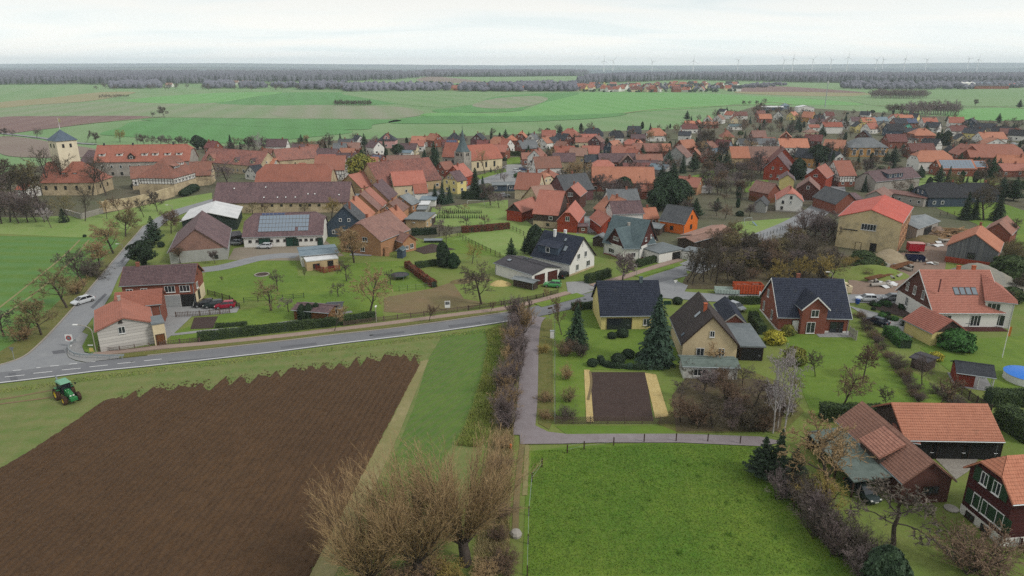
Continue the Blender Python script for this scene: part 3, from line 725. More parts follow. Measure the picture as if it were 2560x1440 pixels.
# ------------------------------------------------------------------ b
_wc={}
def win_mesh(w,h,kind,fr):
 "far windows: frame and pane in one mesh; near ones: frame mesh + pane mesh"
 key=(round(w,1),round(h,1),kind,fr)
 if key in _wc:return _wc[key]
 w,h=key[0],key[1]
 t=0.10 if kind!='near' else 0.075
 if kind=='far':t=min(0.13,w*.16)
 b=MB()
 d0,d1=0.02,-0.06
 for(x0,x1,z0,z1)in((-w/2,w/2,0,t),(-w/2,w/2,h-t,h),(-w/2,-w/2+t,t,h-t),(w/2-t,w/2,t,h-t)):
  b.box(x0,x1,d1,d0,z0,z1,0)
 if kind=='near' or w>1.5:
  k=max(1,int(round(w/0.75))-1)
  for i in range(k):
   x=-w/2+w*(i+1)/(k+1);b.box(x-.035,x+.035,d1+.01,d0,t,h-t,0)
 if kind=='near':b.box(-w/2-.06,w/2+.06,-.14,d0,-.07,0,0)
 p=MB()if kind=='near' else b
 p.box(-w/2+t,w/2-t,-.02,d0,t,h-t,0 if kind=='near' else 1)
 fm=M[fr]
 if kind=='near':r=(b.mesh('window',[fm]),p.mesh('pane',[M['glass']]))
 else:r=(b.mesh('window',[fm,M['glass']]),None)
 _wc[key]=r
 return r
def add_window(root,p,n,w,h,kind='far',fr='frame',name='window'):
 f,g=win_mesh(w,h,kind,fr)
 o=put(f,name,root,p,math.atan2(n[1],n[0])+math.pi/2)
 if g:put(g,'pane',o)
 return o
_dc={}
def add_door(root,p,n,w,h,mat,name='door',label=None,handle=False):
 key=(round(w,1),round(h,1),mat)
 if key not in _dc:
  b=MB();b.box(-w/2,w/2,-.05,.02,0,h)
  b.box(-w/2-.09,-w/2,-.08,.02,0,h+.09,1);b.box(w/2,w/2+.09,-.08,.02,0,h+.09,1);b.box(-w/2,w/2,-.08,.02,h,h+.09,1)
  _dc[key]=b.mesh(name,[M[mat],M['frame_dark']if mat not in('door_grey',)else M['frame']])
 o=put(_dc[key],name,root,p,math.atan2(n[1],n[0])+math.pi/2)
 if label:o['label']=label
 if handle:
  q=MB();q.tube((w*.32,-.1,1.0),(w*.42,-.1,1.0),.025)
  q.obj('handle',M['alu'],o)
 return o
class House:pass
def spec_frame(spec):
 "centre, ridge azimuth, L, W, eave height, tan(pitch)"
 if spec[0]=='F':
  _,x1,y1,x2,y2,hw,depth,pitch,mode=spec
  a,c=G(x1,y1,hw),G(x2,y2,hw)
  e=c-a;e.z=0;wd=e.length;e.normalize()
  n=Vector((-e.y,e.x,0))
  cen=(a+c)/2+n*depth/2;cen.z=0
  if mode=='p':return cen,math.atan2(e.y,e.x),wd,depth,hw,math.tan(R(pitch))
  return cen,math.atan2(n.y,n.x),depth,wd,hw,math.tan(R(pitch))
 _,x,y,yaw,L,W,hw,pitch=spec
 t=math.tan(R(pitch))
 p=G(x,y,hw+W/2*t);p.z=0
 return p,R(yaw),L,W,hw,t
WALLS={'f':(0,-1),'r':(1,0),'b':(0,1),'l':(-1,0)}
def clipgrid_plane(b,pts,mi):
 "tile relief on a roof plane given by its corner polygon (first edge = eave)"
 p0,p1=Vector(pts[0]),Vector(pts[1])
 u=(p1-p0).normalized()
 nrm=Vector((0,0,0))
 for i in range(len(pts)):
  a,c=Vector(pts[i]),Vector(pts[(i+1)%len(pts)]);nrm+=a.cross(c)
 nrm.normalize()
 if nrm.z<0:nrm=-nrm
 v=nrm.cross(u).normalized()
 if v.z<0:v=-v
 uv=[((Vector(p)-p0).dot(u),(Vector(p)-p0).dot(v))for p in pts]
 umin,umax=min(q[0]for q in uv),max(q[0]for q in uv);vmax=max(q[1]for q in uv)
 tu,tv=0.30,0.38
 nr_=max(1,int(round(vmax/tv)));nc=max(1,int(round((umax-umin)/tu)))
 bm=bmesh.new()
 for j in range(nr_):
  v0,v1=vmax*j/nr_,vmax*(j+1)/nr_
  lo,hi,pl=[],[],[]
  for k in range(nc*2+1):
   uu=umin+(umax-umin)*k/(nc*2)
   zz=0.035 if k%2 else 0.0
   lo.append(bm.verts.new((uu,v0,zz+.075)));hi.append(bm.verts.new((uu,v1,zz+.03)));pl.append(bm.verts.new((uu,v0,0.02)))
  for k in range(nc*2):
   bm.faces.new((lo[k],lo[k+1],hi[k+1],hi[k]));bm.faces.new((pl[k],pl[k+1],lo[k+1],lo[k]))
 k=len(uv)
 for i in range(k):
  a,c=Vector((*uv[i],0)),Vector((*uv[(i+1)%k],0))
  d=c-a
  if d.length<.05:continue
  out=Vector((d.y,-d.x,0)).normalized()
  ctr=Vector((sum(q[0]for q in uv)/k,sum(q[1]for q in uv)/k,0))
  if(ctr-a).dot(out)>0:out=-out
  if abs(out.x)<.02 or abs(out.y)<.001 and False:continue
  g=bm.verts[:]+bm.edges[:]+bm.faces[:]
  bmesh.ops.bisect_plane(bm,geom=g,plane_co=a,plane_no=out,clear_outer=True)
 bm.verts.index_update()
 vs=[p0+u*w.co.x+v*w.co.y+nrm*w.co.z for w in bm.verts]
 b.add(vs,[[w.index for w in f.verts]for f in bm.faces],mi)
 bm.free()
def house(label,spec,wall,roof,name='house',cat='house',hip=(0,0),gable=None,low=None,lowh=1.0,win=1,wins=None,doors=None,chim=1,near=0,frame='frame',group=None,parent=None,oh=.35,timber=0,verge=None,flat=False,gutter=False,attic=True,chmat='chimney',seed=None):
 cen,az,L,W,ze,tn=spec_frame(spec)
 rr=random.Random(seed if seed is not None else hash((round(cen.x,1),round(cen.y,1)))&0xffff)
 H=House();H.L,H.W,H.ze,H.tn,H.cen,H.az,H.oh=L,W,ze,tn,cen,az,oh
 if parent is None:
  root=thing(name,label,cat,cen,az,group)
 else:
  root=parent.root
 H.root=root
 base=Matrix.Identity(4)if parent is None else(Matrix.Rotation(-parent.az,4,'Z')@Matrix.Translation(cen-parent.cen)@Matrix.Rotation(az,4,'Z'))
 H.base=base
 def T(b):
  if parent is not None:b.v=[tuple(base@Vector(v))for v in b.v]
  return b
 def TP(p,n):
  if parent is None:return p,n
  q=base@Vector(p);m=base.to_3x3()@Vector((n[0],n[1],0));return tuple(q),(m.x,m.y)
 th=.16
 zr=ze+W/2*tn;H.zr=zr
 wx,wy=L/2-oh,W/2-oh
 zw=ze+oh*tn-th*.9
 cl,crr=hip[0]*W/2,hip[1]*W/2
 def gpoly(c):
  if c>=W/2-.01:return[(-wy,0),(wy,0),(wy,zw),(-wy,zw)]
  ztop=zr-th-.03 if c<=0 else zr-c*tn+oh*tn-th
  cp=max(0.0,(zr-th-ztop)/tn)if c>0 else 0
  if c<=0:return[(-wy,0),(wy,0),(wy,zw),(0,ztop),(-wy,zw)]
  return[(-wy,0),(wy,0),(wy,zw),(cp,ztop),(-cp,ztop),(-wy,zw)]
 if flat:zw=ze-.15
 b=MB()
 if ze>.5:
  b.face([(-wx,-wy,0),(wx,-wy,0),(wx,-wy,zw),(-wx,-wy,zw)])
  b.face([(wx,wy,0),(-wx,wy,0),(-wx,wy,zw),(wx,wy,zw)])
  gl,gr=gpoly(cl if not flat else W),gpoly(crr if not flat else W)
  if gable is None or flat:
   b.face([(wx,y,z)for(y,z)in gr]);b.face([(-wx,-y,z)for(y,z)in gl])
  else:
   b.face([(wx,-wy,0),(wx,wy,0),(wx,wy,zw),(wx,-wy,zw)]);b.face([(-wx,wy,0),(-wx,-wy,0),(-wx,-wy,zw),(-wx,wy,zw)])
   g=MB()
   g.face([(wx,y,z)for(y,z)in gr[2:]]+[(wx,-wy,zw)]if False else[(wx,y,z)for(y,z)in gr[2:]])
   g.face([(-wx,-y,z)for(y,z)in gl[2:]])
   T(g).obj('gable_wall',M[gable],root)
  T(b).obj('wall',M[wall],root)
 if low:
  q=MB();e=.04;lh=lowh
  q.face([(-wx-e,-wy-e,0),(wx+e,-wy-e,0),(wx+e,-wy-e,lh),(-wx-e,-wy-e,lh)])
  q.face([(wx+e,-wy-e,0),(wx+e,wy+e,0),(wx+e,wy+e,lh),(wx+e,-wy-e,lh)])
  q.face([(-wx-e,wy+e,0),(-wx-e,-wy-e,0),(-wx-e,-wy-e,lh),(-wx-e,wy+e,lh)])
  q.face([(wx+e,wy+e,0),(-wx-e,wy+e,0),(-wx-e,wy+e,lh),(wx+e,wy+e,lh)])
  q.face([(-wx-e,-wy-e,lh),(wx+e,-wy-e,lh),(wx+e,wy+e,lh),(-wx-e,wy+e,lh)])
  T(q).obj('lower_wall',M[low],root)
 b=MB()
 if flat:
  b.box(-L/2,L/2,-W/2,W/2,ze-.15,ze+.1)
 else:
  planes=[]
  for s in(-1,1):
   P=[(-L/2,s*W/2,ze),(L/2,s*W/2,ze)]
   if crr<W/2-.01:P.append((L/2,s*crr,zr-crr*tn))
   if crr>0:P.append((L/2-crr,0,zr))
   if cl>0:P.append((-L/2+cl,0,zr))
   if cl<W/2-.01:P.append((-L/2,s*cl,zr-cl*tn))
   Q=[]
   for p in P:
    if not Q or(Vector(p)-Vector(Q[-1])).length>.02:Q.append(p)
   planes.append(Q if s<0 else Q[:1]and[Q[1],Q[0]]+Q[:1:-1])
  if crr>0:planes.append([(L/2,-crr,zr-crr*tn),(L/2,crr,zr-crr*tn),(L/2-crr,0,zr)])
  if cl>0:planes.append([(-L/2,cl,zr-cl*tn),(-L/2,-cl,zr-cl*tn),(-L/2+cl,0,zr)])
  for Q in planes:
   b.face(Q)
   if near>=2:clipgrid_plane(b,Q,0)
   dn=[(x,y,z-th)for(x,y,z)in Q]
   b.face(dn[::-1])
   k=len(Q)
   for i in range(k):
    p,q=Q[i],Q[(i+1)%k]
    if i==0 or(abs(abs(p[0])-L/2)<.01 and abs(p[0]-q[0])<.01):
     b.face([p,(p[0],p[1],p[2]-th),(q[0],q[1],q[2]-th),q])
  x0,x1=-L/2+cl,L/2-crr
  if x1-x0>.3:
   b.add([(x0,-.16,zr-.16*tn+.05),(x1,-.16,zr-.16*tn+.05),(x1,0,zr+.09),(x0,0,zr+.09),(x1,.16,zr-.16*tn+.05),(x0,.16,zr-.16*tn+.05)],[(0,1,2,3),(3,2,4,5),(0,3,5),(1,4,2)])
 H.roof=T(b).obj('roof',M[roof],root)
 if verge:
  for sx in(-1,1):
   if(cl if sx<0 else crr)>0:continue
   q=MB()
   for s in(-1,1):
    x=sx*(L/2+.02)
    q.add([(x,s*W/2,ze-.24),(x,0,zr-.24),(x,0,zr+.05),(x,s*W/2,ze+.05),(x+sx*.05,s*W/2,ze-.24),(x+sx*.05,0,zr-.24),(x+sx*.05,0,zr+.05),(x+sx*.05,s*W/2,ze+.05)],[(0,1,2,3),(4,5,6,7),(0,1,5,4),(3,2,6,7)])
   T(q).obj('verge_board',M[verge],root)
 if gutter or(near and not flat):
  for s in(-1,1):
   q=MB();q.tube((-L/2,s*(W/2+.05),ze-.06),(L/2,s*(W/2+.05),ze-.06),.07,n=6)
   T(q).obj('gutter',M['galv'],root)
   q=MB();q.tube((L/2-.5,s*(wy+.06),0),(L/2-.5,s*(wy+.06),zw-.1),.05,n=5)
   T(q).obj('downpipe',M['galv'],root)
 cl_=chim if isinstance(chim,(list,tuple))else[((rr.uniform(-.6,.6)),rr.uniform(-.25,.25))for _ in range(chim)]
 for(u,v)in cl_:
  x,y=u*L/2,v*W/2
  zb=zr-abs(y)*tn-.5;zt=zr+.75
  q=MB();q.box(x-.3,x+.3,y-.25,y+.25,zb,zt);q.box(x-.36,x+.36,y-.31,y+.31,zt,zt+.1)
  T(q).obj('chimney',M[chmat],root)
 def wallpos(wc,u,z,off=.045):
  n=WALLS[wc]
  ln=wx if wc in 'fb' else wy
  k=(u-.5)*2*ln
  x,y={'f':(k,-wy),'r':(wx,k),'b':(-k,wy),'l':(-wx,-k)}[wc]
  return(x+n[0]*off,y+n[1]*off,z),n
 H.wallpos=lambda wc,u,z,off=.045:TP(*wallpos(wc,u,z,off))
 kind='near' if near else 'far'
 if wins is not None:
  for w in wins:
   p,n=TP(*wallpos(w[0],w[1],w[2]));add_window(root,p,n,w[3],w[4],kind,w[5]if len(w)>5 else frame)
 elif win:
  for wc in WALLS:
   n=WALLS[wc]
   nw=Matrix.Rotation(az,3,'Z')@Vector((n[0],n[1],0))
   if nw.dot((-cen).normalized())<-.15:continue
   ln=2*(wx if wc in 'fb' else wy)
   st_=max(1,int(zw/2.5))
   cols=max(1,int(ln/2.9))
   for s in range(st_):
    z=.95+s*2.7
    if z+1.2>zw-.05:z=max(.4,zw-1.35)
    for c in range(cols):
     if rr.random()>.82*win:continue
     u=(c+.5)/cols+rr.uniform(-.03,.03)
     hh=1.25 if zw>2.3 else .8
     p,nn=TP(*wallpos(wc,u,z));add_window(root,p,nn,rr.choice((.9,1.1,1.1,1.4)),hh,kind,frame)
   cc=cl if wc=='l' else crr
   if wc in 'lr' and attic and cc<W*.35 and not flat and W*tn/2>2.4:
    for u in((.5,)if W<8 else(.38,.62)):
     p,nn=TP(*wallpos(wc,u,zw+.5,.045));add_window(root,p,nn,.8,1.0,kind,frame)
 for d in(doors or[]):
  p,n=TP(*wallpos(d[0],d[1],0));add_door(root,p,n,d[2],d[3],d[4],handle=near>0,name=d[5]if len(d)>5 else 'door')
 if timber:
  q=MB();z0=lowh if low else 0.25
  for wc in WALLS:
   n=WALLS[wc];ln=2*(wx if wc in 'fb' else wy)
   k=max(2,int(ln/1.15))
   def bar(u0,za,u1,zb,t=.09):
    a,_=wallpos(wc,u0,za,.0);c,_=wallpos(wc,u1,zb,.0)
    a,c=Vector(a),Vector(c);d=(c-a).normalized();nn=Vector((n[0],n[1],0));s_=d.cross(nn).normalized()*t
    o=nn*.035
    q.add([a-s_,a+s_,c+s_,c-s_,a-s_+o,a+s_+o,c+s_+o,c-s_+o],[(4,5,6,7),(0,1,5,4),(1,2,6,5),(2,3,7,6),(3,0,4,7)])
   for i in range(k+1):
    u=min(max(i/k,.012),.988);bar(u,z0,u,zw)
   for z in(z0+.08,(z0+zw)/2,zw-.1):bar(0,z,1,z)
   for i in(0,k-1):bar(i/k,z0,(i+1)/k,(z0+zw)/2,.07)
   if wc in 'lr' and not flat and(cl if wc=='l' else crr)<W*.4:
    zt=zr-max(cl,crr)*tn-.5
    for i in range(1,k):
     u=i/k;y=abs(u-.5)*2*wy
     bar(u,zw,u,min(zt,zr-y*tn-.35))
    bar(.25,(zw+zr)/2-.6,.75,(zw+zr)/2-.6)
  o=T(q).obj('timber_frame',M['beam'],root)
 return H
def dormer(H,x,w,style,wallm,roofm,yd=.72,side=-1,hgt_=1.3,wn=1,name='dormer'):
 W,zr,tn=H.W,H.zr,H.tn
 y0=W/2*yd
 zb=zr-y0*tn;zt=zb+hgt_
 s=side
 b,r=MB(),MB()
 if style=='shed':
  k=tn*.3
  ym=(zr-zt-y0*k)/max(.05,tn-k);zm=zr-ym*tn
  if ym<.2:ym=.2;zm=zt+(y0-ym)*k
  b.face([(x-w/2,s*y0,zb-.3),(x+w/2,s*y0,zb-.3),(x+w/2,s*y0,zt),(x-w/2,s*y0,zt)])
  for sx in(-1,1):
   b.face([(x+sx*w/2,s*y0,zb-.3),(x+sx*w/2,s*y0,zt),(x+sx*w/2,s*ym,zm),(x+sx*w/2,s*ym,zm-.5)])
  o_=.25
  top=[(x-w/2-.15,s*(y0+o_),zt-o_*k+.05),(x+w/2+.15,s*(y0+o_),zt-o_*k+.05),(x+w/2+.15,s*ym,zm+.06),(x-w/2-.15,s*ym,zm+.06)]
  r.face(top);r.face([(p[0],p[1],p[2]-.12)for p in top[::-1]])
  for i in range(3):
   p,q=top[(i-1)%4],top[i];r.face([p,(p[0],p[1],p[2]-.12),(q[0],q[1],q[2]-.12),q])
  hw_=hgt_*.75;zw_=zb+hgt_*.18
 else:
  pk=w/2*1.0;zp=zt+pk-.1;ym=max(.1,(zr-zp)/tn)
  b.face([(x-w/2,s*y0,zb-.3),(x+w/2,s*y0,zb-.3),(x+w/2,s*y0,zt),(x,s*y0,zp-.1),(x-w/2,s*y0,zt)])
  for sx in(-1,1):
   ye=(zr-zt)/tn
   b.face([(x+sx*w/2,s*y0,zb-.3),(x+sx*w/2,s*y0,zt),(x+sx*w/2,s*ye,zt)])
   o_=.25;zl=zt-.2
   top=[(x+sx*(w/2+.2),s*(y0+o_),zl),(x,s*(y0+o_),zp+.05),(x,s*ym,zp+.05),(x+sx*(w/2+.2),s*((zr-zl)/tn),zl+.02)]
   r.face(top if sx*s<0 else top[::-1]);low=[(p[0],p[1],p[2]-.12)for p in top];r.face(low[::-1]if sx*s<0 else low)
   r.face([top[0],low[0],low[1],top[1]])
  hw_=min(1.3,hgt_*.9);zw_=zb+.15
 o=b.obj(name,M[wallm],H.root)
 r.obj('dormer_roof',M[roofm],o)
 for i in range(wn):
  xx=x+(i-(wn-1)/2)*(w/wn)*.95
  add_window(o,(xx,s*(y0+.045),zw_),(0,s),min(1.2,w/wn*.7),hw_,'far','frame')
 return o
def skylight(H,x,fy,w=.9,h=1.3,side=-1,mat='skyglass'):
 y=H.W/2*fy;s=side;tn=H.tn
 c=math.cos(math.atan(tn));dy=h/2*c
 q=[]
 nz=.14
 for(sx,sy)in((-1,1),(1,1),(1,-1),(-1,-1)):
  yy=y+sy*dy;q.append(Vector((x+sx*w/2,s*yy,H.zr-yy*tn)))
 b=MB();up=Vector((0,s*tn*c,c))*nz
 b.add(q+[v+up for v in q],[(0,1,5,4),(1,2,6,5),(2,3,7,6),(3,0,4,7)],0)
 b.face([v+up for v in q],0)
 ce=sum((v for v in q),Vector())/4
 p=MB();p.face([ce+(v-ce)*.84+up*1.08 for v in q],0)
 for bb in(b,p):
  bb.v=[tuple(H.base@Vector(v))for v in bb.v]
 o=b.obj('skylight',M['darkmetal'],H.root);p.obj('pane',M[mat],o)
def solar(H,x0,x1,f0,f1,nx,ny,side=-1,mat='pv',skip=()):
 "panels one by one on the roof slope; f = fraction of half width from the ridge"
 W,zr,tn=H.W,H.zr,H.tn;s=side
 c=math.cos(math.atan(tn));up=Vector((0,s*tn*c,c))
 dx=(x1-x0)/nx;dy=(f1-f0)*W/2/ny
 b=MB();a=dx*.46;e=dy*.46
 q=[Vector((sx*a,s*sy*e,-sy*e*tn))for sx,sy in((-1,1),(1,1),(1,-1),(-1,-1))]
 b.add([v for v in q]+[v+up*.06 for v in q],[(0,1,5,4),(1,2,6,5),(2,3,7,6),(3,0,4,7),(4,5,6,7)],1)
 b.face([v*.93+up*.065 for v in q],0)
 me=b.mesh('solar_panel',[M[mat],M['alu']])
 for i in range(nx):
  for j in range(ny):
   if(i,j)in skip:continue
   y=f0*W/2+(j+.5)*dy
   p=Vector((x0+(i+.5)*dx,s*y,zr-y*tn))+up*.1
   put(me,'solar_panel',H.root,H.base@p if H.base!=Matrix.Identity(4)else p)
# ------------------------------------------------------------------ n
F='F';C='C'
GV='houses of the village'
def F_(x1,y1,x2,y2,hw,dep,pitch,mode='p'):return('F',x1,y1,x2,y2,hw,dep,pitch,mode)
# corner house with the shingled gable
H=house('white shingle clad gable house with orange red roof at the road corner',F_(236,830,384,806,4.2,12.5,21,'g'),'shingle','red',near=2,chim=[(.75,.05)],chmat='greystone',wins=[('l',.44,3.0,1.1,1.3),('l',.44,5.0,.55,.75,'frame_dark'),('f',.2,1.2,1.0,1.2),('f',.6,1.2,1.0,1.2)],gutter=True)
H_corner=H
house('',F_(282,772,404,760,4.6,7,30,'p'),'brick','red',near=2,chim=0,parent=H,win=0)
A_=house('',F_(378,812,412,806,4.3,4.5,2,'p'),'cream','felt',near=1,chim=0,parent=H,flat=True,oh=.12,wins=[('r',.5,2.6,1.0,1.0)],doors=[('f',.5,1.3,2.2,'door_wood')])
# brick house with garages
H=house('long brick house with mottled purple roof and two garages',F_(297,716,486,706,5.3,8.5,34),'brick','purple',near=2,chim=[(-.62,.02)],wins=[('f',.66,3.35,2.0,1.35),('f',.87,3.35,2.0,1.35),('f',.30,3.2,1.3,1.3),('f',.1,3.2,1.3,1.3),('r',.3,3.3,1.2,1.3),('r',.45,6.0,.6,.7,'frame_dark')],doors=[('f',.68,2.9,2.7,'door_grey','garage_door'),('f',.90,2.8,2.7,'dark_opening','garage_opening')],gutter=True,verge='brick')
q=MB();p,n=H.wallpos('r',.5,0,.03)
q.box(p[0]-.01,p[0]+.03,-H.W/2+.4,H.W/2-.4,0,2.9);q.obj('cream_plaster_panel',M['cream'],H.root)
p,n=H.wallpos('r',.35,.9,.1);add_window(H.root,p,n,1.4,1.9,'near','frame_dark')
# grey half hipped barn, solar stable, white roofed hall, long barns
house('grey block barn with purple roof and shingled half hip gable',F_(418,633,570,621,3.0,24,39,'g'),'grey_wall','purple',name='barn',cat='barn',near=1,chim=0,wins=[('l',.8,.6,.9,.9,'frame_dark')],gable='brown',group='farm buildings')
H=house('white stable with purple roof carrying a field of solar panels',F_(604,594,808,588,3.0,13.5,38,'p'),'white','purple',name='stable',cat='stable',near=1,hip=(.35,.35),chim=0,group='farm buildings',wins=[('f',u,1.5,.8,.6,'frame_dark')for u in(.08,.17,.35,.43,.52,.72,.79,.86,.93)],doors=[('f',.26,3.0,2.5,'door_green','barn_door'),('f',.60,2.8,2.5,'door_green','barn_door'),('f',.66,1.2,2.1,'door_green'),('f',.97,1.4,2.2,'door_green')])
solar(H,-H.L*.31,H.L*.31,.12,.80,15,4,skip=[(i,3)for i in range(11,15)])
solar(H,H.L*.18,H.L*.31,.64,.80,4,1)
solar(H,-H.L*.29,H.L*.0,.02,.11,6,1,mat='pv_dark')
house('hall with white corrugated metal roof and dark green gable',F_(449,554,594,546,3.6,19,16,'g'),'greenclad','white_sheet',name='hall',cat='hall',chim=0,win=0,oh=.5,group='farm buildings')
H=house('very long barn with dark purple mottled roof before the big red roofed barn',F_(530,508,873,505,3.6,13,42,'p'),'stone','purple',name='barn',cat='barn',chim=0,wins=[('f',u,2.2,.9,.8,'frame_dark')for u in(.36,.43,.5,.57,.64,.71,.78,.9)],group='farm buildings')
for(x,f)in((-.36,.3),(-.13,.25),(-.13,.75),(-.03,.75),(.03,.75),(.1,.75),(.19,.6),(.24,.6),(.42,.65)):
 skylight(H,x*H.L,f,.5,.5,mat='white_paint')
house('huge barn with bright orange red roof and dark end bay',F_(634,468,826,466,5.0,16,42,'p'),'stone','red',name='barn',cat='barn',chim=0,hip=(.35,.3),win=0,group='farm buildings')
house('blue grey flat roofed shed beside the red fenced terrace',F_(749,640,848,631,3.0,9,3,'p'),'white','blue_sheet',name='shed',cat='shed',near=1,chim=0,wins=[],group='farm buildings')
H=house('low lean-to shelter with white roof beside the blue grey shed',F_(765,654,846,645,2.5,4.5,2,'p'),'tan_wall','white_sheet',name='shelter',cat='shelter',near=1,chim=0,flat=True,oh=.1,wins=[('f',.3,.7,1.6,1.0,'frame_dark')],doors=[('f',.75,1.2,2.0,'dark_opening','doorway')])
house('open carport with dark flat roof between barn and stable',F_(572,592,608,588,2.6,6,2,'p'),'timber','dark_sheet',name='carport',cat='carport',chim=0,flat=True,win=0,doors=[('f',.5,3.4,2.2,'dark_opening','opening')])
# white gable house with blue roof, workshop, blue roofed L house
H=house('white gable house with blue black roof and blue shed dormer',F_(1425,662,1491,638,3.1,12,45,'g'),'white','blue',near=2,chim=[(.0,-.1),(.35,.15)],chmat='white_paint',wins=[('l',.3,.9,1.1,1.5),('l',.74,1.0,1.5,1.4),('l',.34,3.6,1.1,1.3),('l',.62,3.6,1.0,1.4),('l',.5,6.6,.35,.8)],verge='frame_dark',gutter=True,low='stone',lowh=.5)
H_blue=H
dormer(H,H.L*.12,6.2,'shed','slate_wall','blue',yd=.80,side=1,hgt_=1.9,wn=1)
skylight(H,-H.L*.22,.5,1.0,1.6,side=1);skylight(H,-H.L*.12,.2,.7,.9,side=1);skylight(H,H.L*.02,.45,.7,.9,side=1)
H=house('white workshop with low brown sheet roof and two brown garage doors',F_(1330,688,1404,668,2.9,13.5,13,'g'),'white','dark_sheet',name='workshop',cat='workshop',near=1,chim=0,wins=[],doors=[('l',.27,3.0,2.4,'door_brown','garage_door'),('l',.74,2.9,2.4,'door_brown','garage_door')])
skylight(H,H.L*.3,.4,1.2,1.0,side=1);skylight(H,H.L*.15,.35,1.2,1.0,side=-1)
house('open wood shelter with grey sheet roof leaning on the white workshop',F_(1278,696,1334,708,1.9,2.6,12,'p'),'timber','asbestos',name='wood_shelter',cat='shelter',chim=0,win=0,near=1)
H=house('white house with teal slate roof and two brown timber gables',F_(1512,606,1560,622,3.2,11,50,'g'),'white','teal',near=2,chim=[(-.1,.1)],gable='brownclad',wins=[('l',.3,.9,2.2,1.2),('l',.45,4.6,.9,1.0),('l',.62,4.6,.9,1.0)],verge='brownclad',low='brick',lowh=.4,chmat='concrete')
house('',F_(1600,622,1645,601,3.2,11,50,'g'),'white','teal',near=2,chim=0,gable='brownclad',wins=[('l',.35,4.4,.9,1.0),('l',.65,4.6,.8,1.0)],verge='brownclad',parent=H,low='brick',lowh=.4)
house('',F_(1556,622,1604,622,3.2,6,30,'p'),'white','teal',near=1,chim=0,parent=H,wins=[('f',.62,.9,1.1,1.2)])
house('flat grey roofed garage block beside the brown gabled white house',F_(1648,634,1712,622,2.6,8,2,'p'),'white','felt',name='garage',cat='garage',near=1,chim=0,flat=True,oh=.15,wins=[],doors=[('f',.7,2.6,2.1,'dark_opening','garage_door')])
house('small open hut with grey pointed roof behind the white gable house',F_(1478,596,1514,600,2.2,4,28,'g'),'timber','asbestos',name='hut',cat='hut',chim=0,win=0)
house('row of low garages with salmon brown sheet roof',F_(1755,598,1834,572,2.5,7,12,'p'),'white','tan',name='garage',cat='garage',near=1,chim=0,wins=[])
house('concrete framed open shed with salmon brown roof beside the garages',F_(1736,606,1796,590,2.6,6,14,'p'),'timber','tan',name='shed',cat='shed',near=1,chim=0,wins=[])
house('small white flat garage below the open shed',F_(1704,626,1756,634,2.3,5,2,'p'),'white','felt',name='garage',cat='garage',near=1,chim=0,flat=True,oh=.1,wins=[])
# three houses in front
H=house('beige house with dark blue tiled roof behind the tall blue spruce',F_(1500,791,1660,789,2.9,11.5,42,'p'),'yellow','blue',near=2,chim=[(.42,-.05)],chmat='teal',gutter=True,wins=[('f',.75,.9,1.2,1.3)],doors=[('f',.3,4.6,2.3,'glass','glass_front')])
H=house('beige gable house with dark brown roof and grey conservatory',F_(1703,862,1850,866,3.3,13,47,'g'),'beige','brown',near=2,chim=[(-.35,.1)],chmat='chimney_orange',verge='frame_dark',wins=[('l',.33,1.2,1.3,1.5),('l',.72,1.3,1.0,1.4),('l',.52,4.7,.8,1.1)])
M['brown_dark']=m_roof('roof_tiles_dark_brown',P3(70,58,56),P3(54,46,46),P3(88,74,70),st=.5)
H.roof.data.materials[0]=M['brown_dark']
skylight(H,-H.L*.12,.30,1.0,1.5,side=1);skylight(H,-H.L*.3,.85,.8,.8,side=1)
house('',F_(1706,916,1852,920,2.3,4.5,14,'p'),'white','mossy',near=1,chim=0,parent=H,wins=[('f',.3,.6,2.0,1.2),('f',.7,.6,2.0,1.2)])
house('brick outbuilding with blue black roof behind the beige gable house',F_(1808,806,1866,808,2.8,10,40,'g'),'brick','blue',name='outbuilding',cat='outbuilding',near=2,chim=0,wins=[],verge='concrete')
house('open carport with flat grey roof beside the beige gable house',F_(1848,866,1916,868,2.7,11,2,'p'),'timber','felt',name='carport',cat='carport',near=1,chim=0,flat=True,oh=.3,wins=[],doors=[('f',.5,3.5,2.2,'dark_opening','opening')])
H=house('brick house with blue black roof and brick cross gable in the middle',F_(1945,794,2131,798,3.0,12.5,43,'p'),'brick','blue',near=2,chim=[(-.25,.05)],verge='white_paint',gutter=True,low='white',lowh=.45,wins=[('l',.35,4.4,1.0,1.5),('l',.65,1.0,.9,1.9),('l',.2,1.0,.9,1.9)],doors=[('f',.27,1.9,2.4,'white_paint','shutter'),('f',.68+.12,1.5,2.2,'glass','terrace_door'),('f',.88,1.0,2.2,'glass','terrace_door')])
G2=house('',F_(2005,775,2077,775,5.0,9,43,'g'),'brick','blue',near=2,chim=0,parent=H,verge='white_paint',wins=[('l',.5,3.5,1.4,1.4),('l',.4,.3,1.6,2.2)])
H=house('white and brick house with large red tiled roof and two orange chimneys',F_(2333,783,2516,784,3.0,14,43,'p'),'white','salmon',near=2,chim=[(.12,.03),(.55,.03)],chmat='chimney_orange',verge='white_paint',gutter=True,wins=[('f',.2,.3,1.7,2.2),('f',.62,.3,1.9,2.2),('l',.3,1.0,.9,1.9),('l',.25,4.2,.9,1.8),('l',.45,4.2,.9,1.8),('l',.68,4.2,.9,1.8)],gable='darkbrick')
for k in range(4):skylight(H,-H.L*.02+(k-1.5)*1.15+H.L*.06,.50,1.0,1.7)
house('',F_(2462,752,2545,760,5.2,11,34,'p'),'white','salmon',near=2,chim=0,parent=H,wins=[('f',.3,3.2,2.2,1.6),('f',.5,.4,2.6,2.2)],hip=(0,.9))
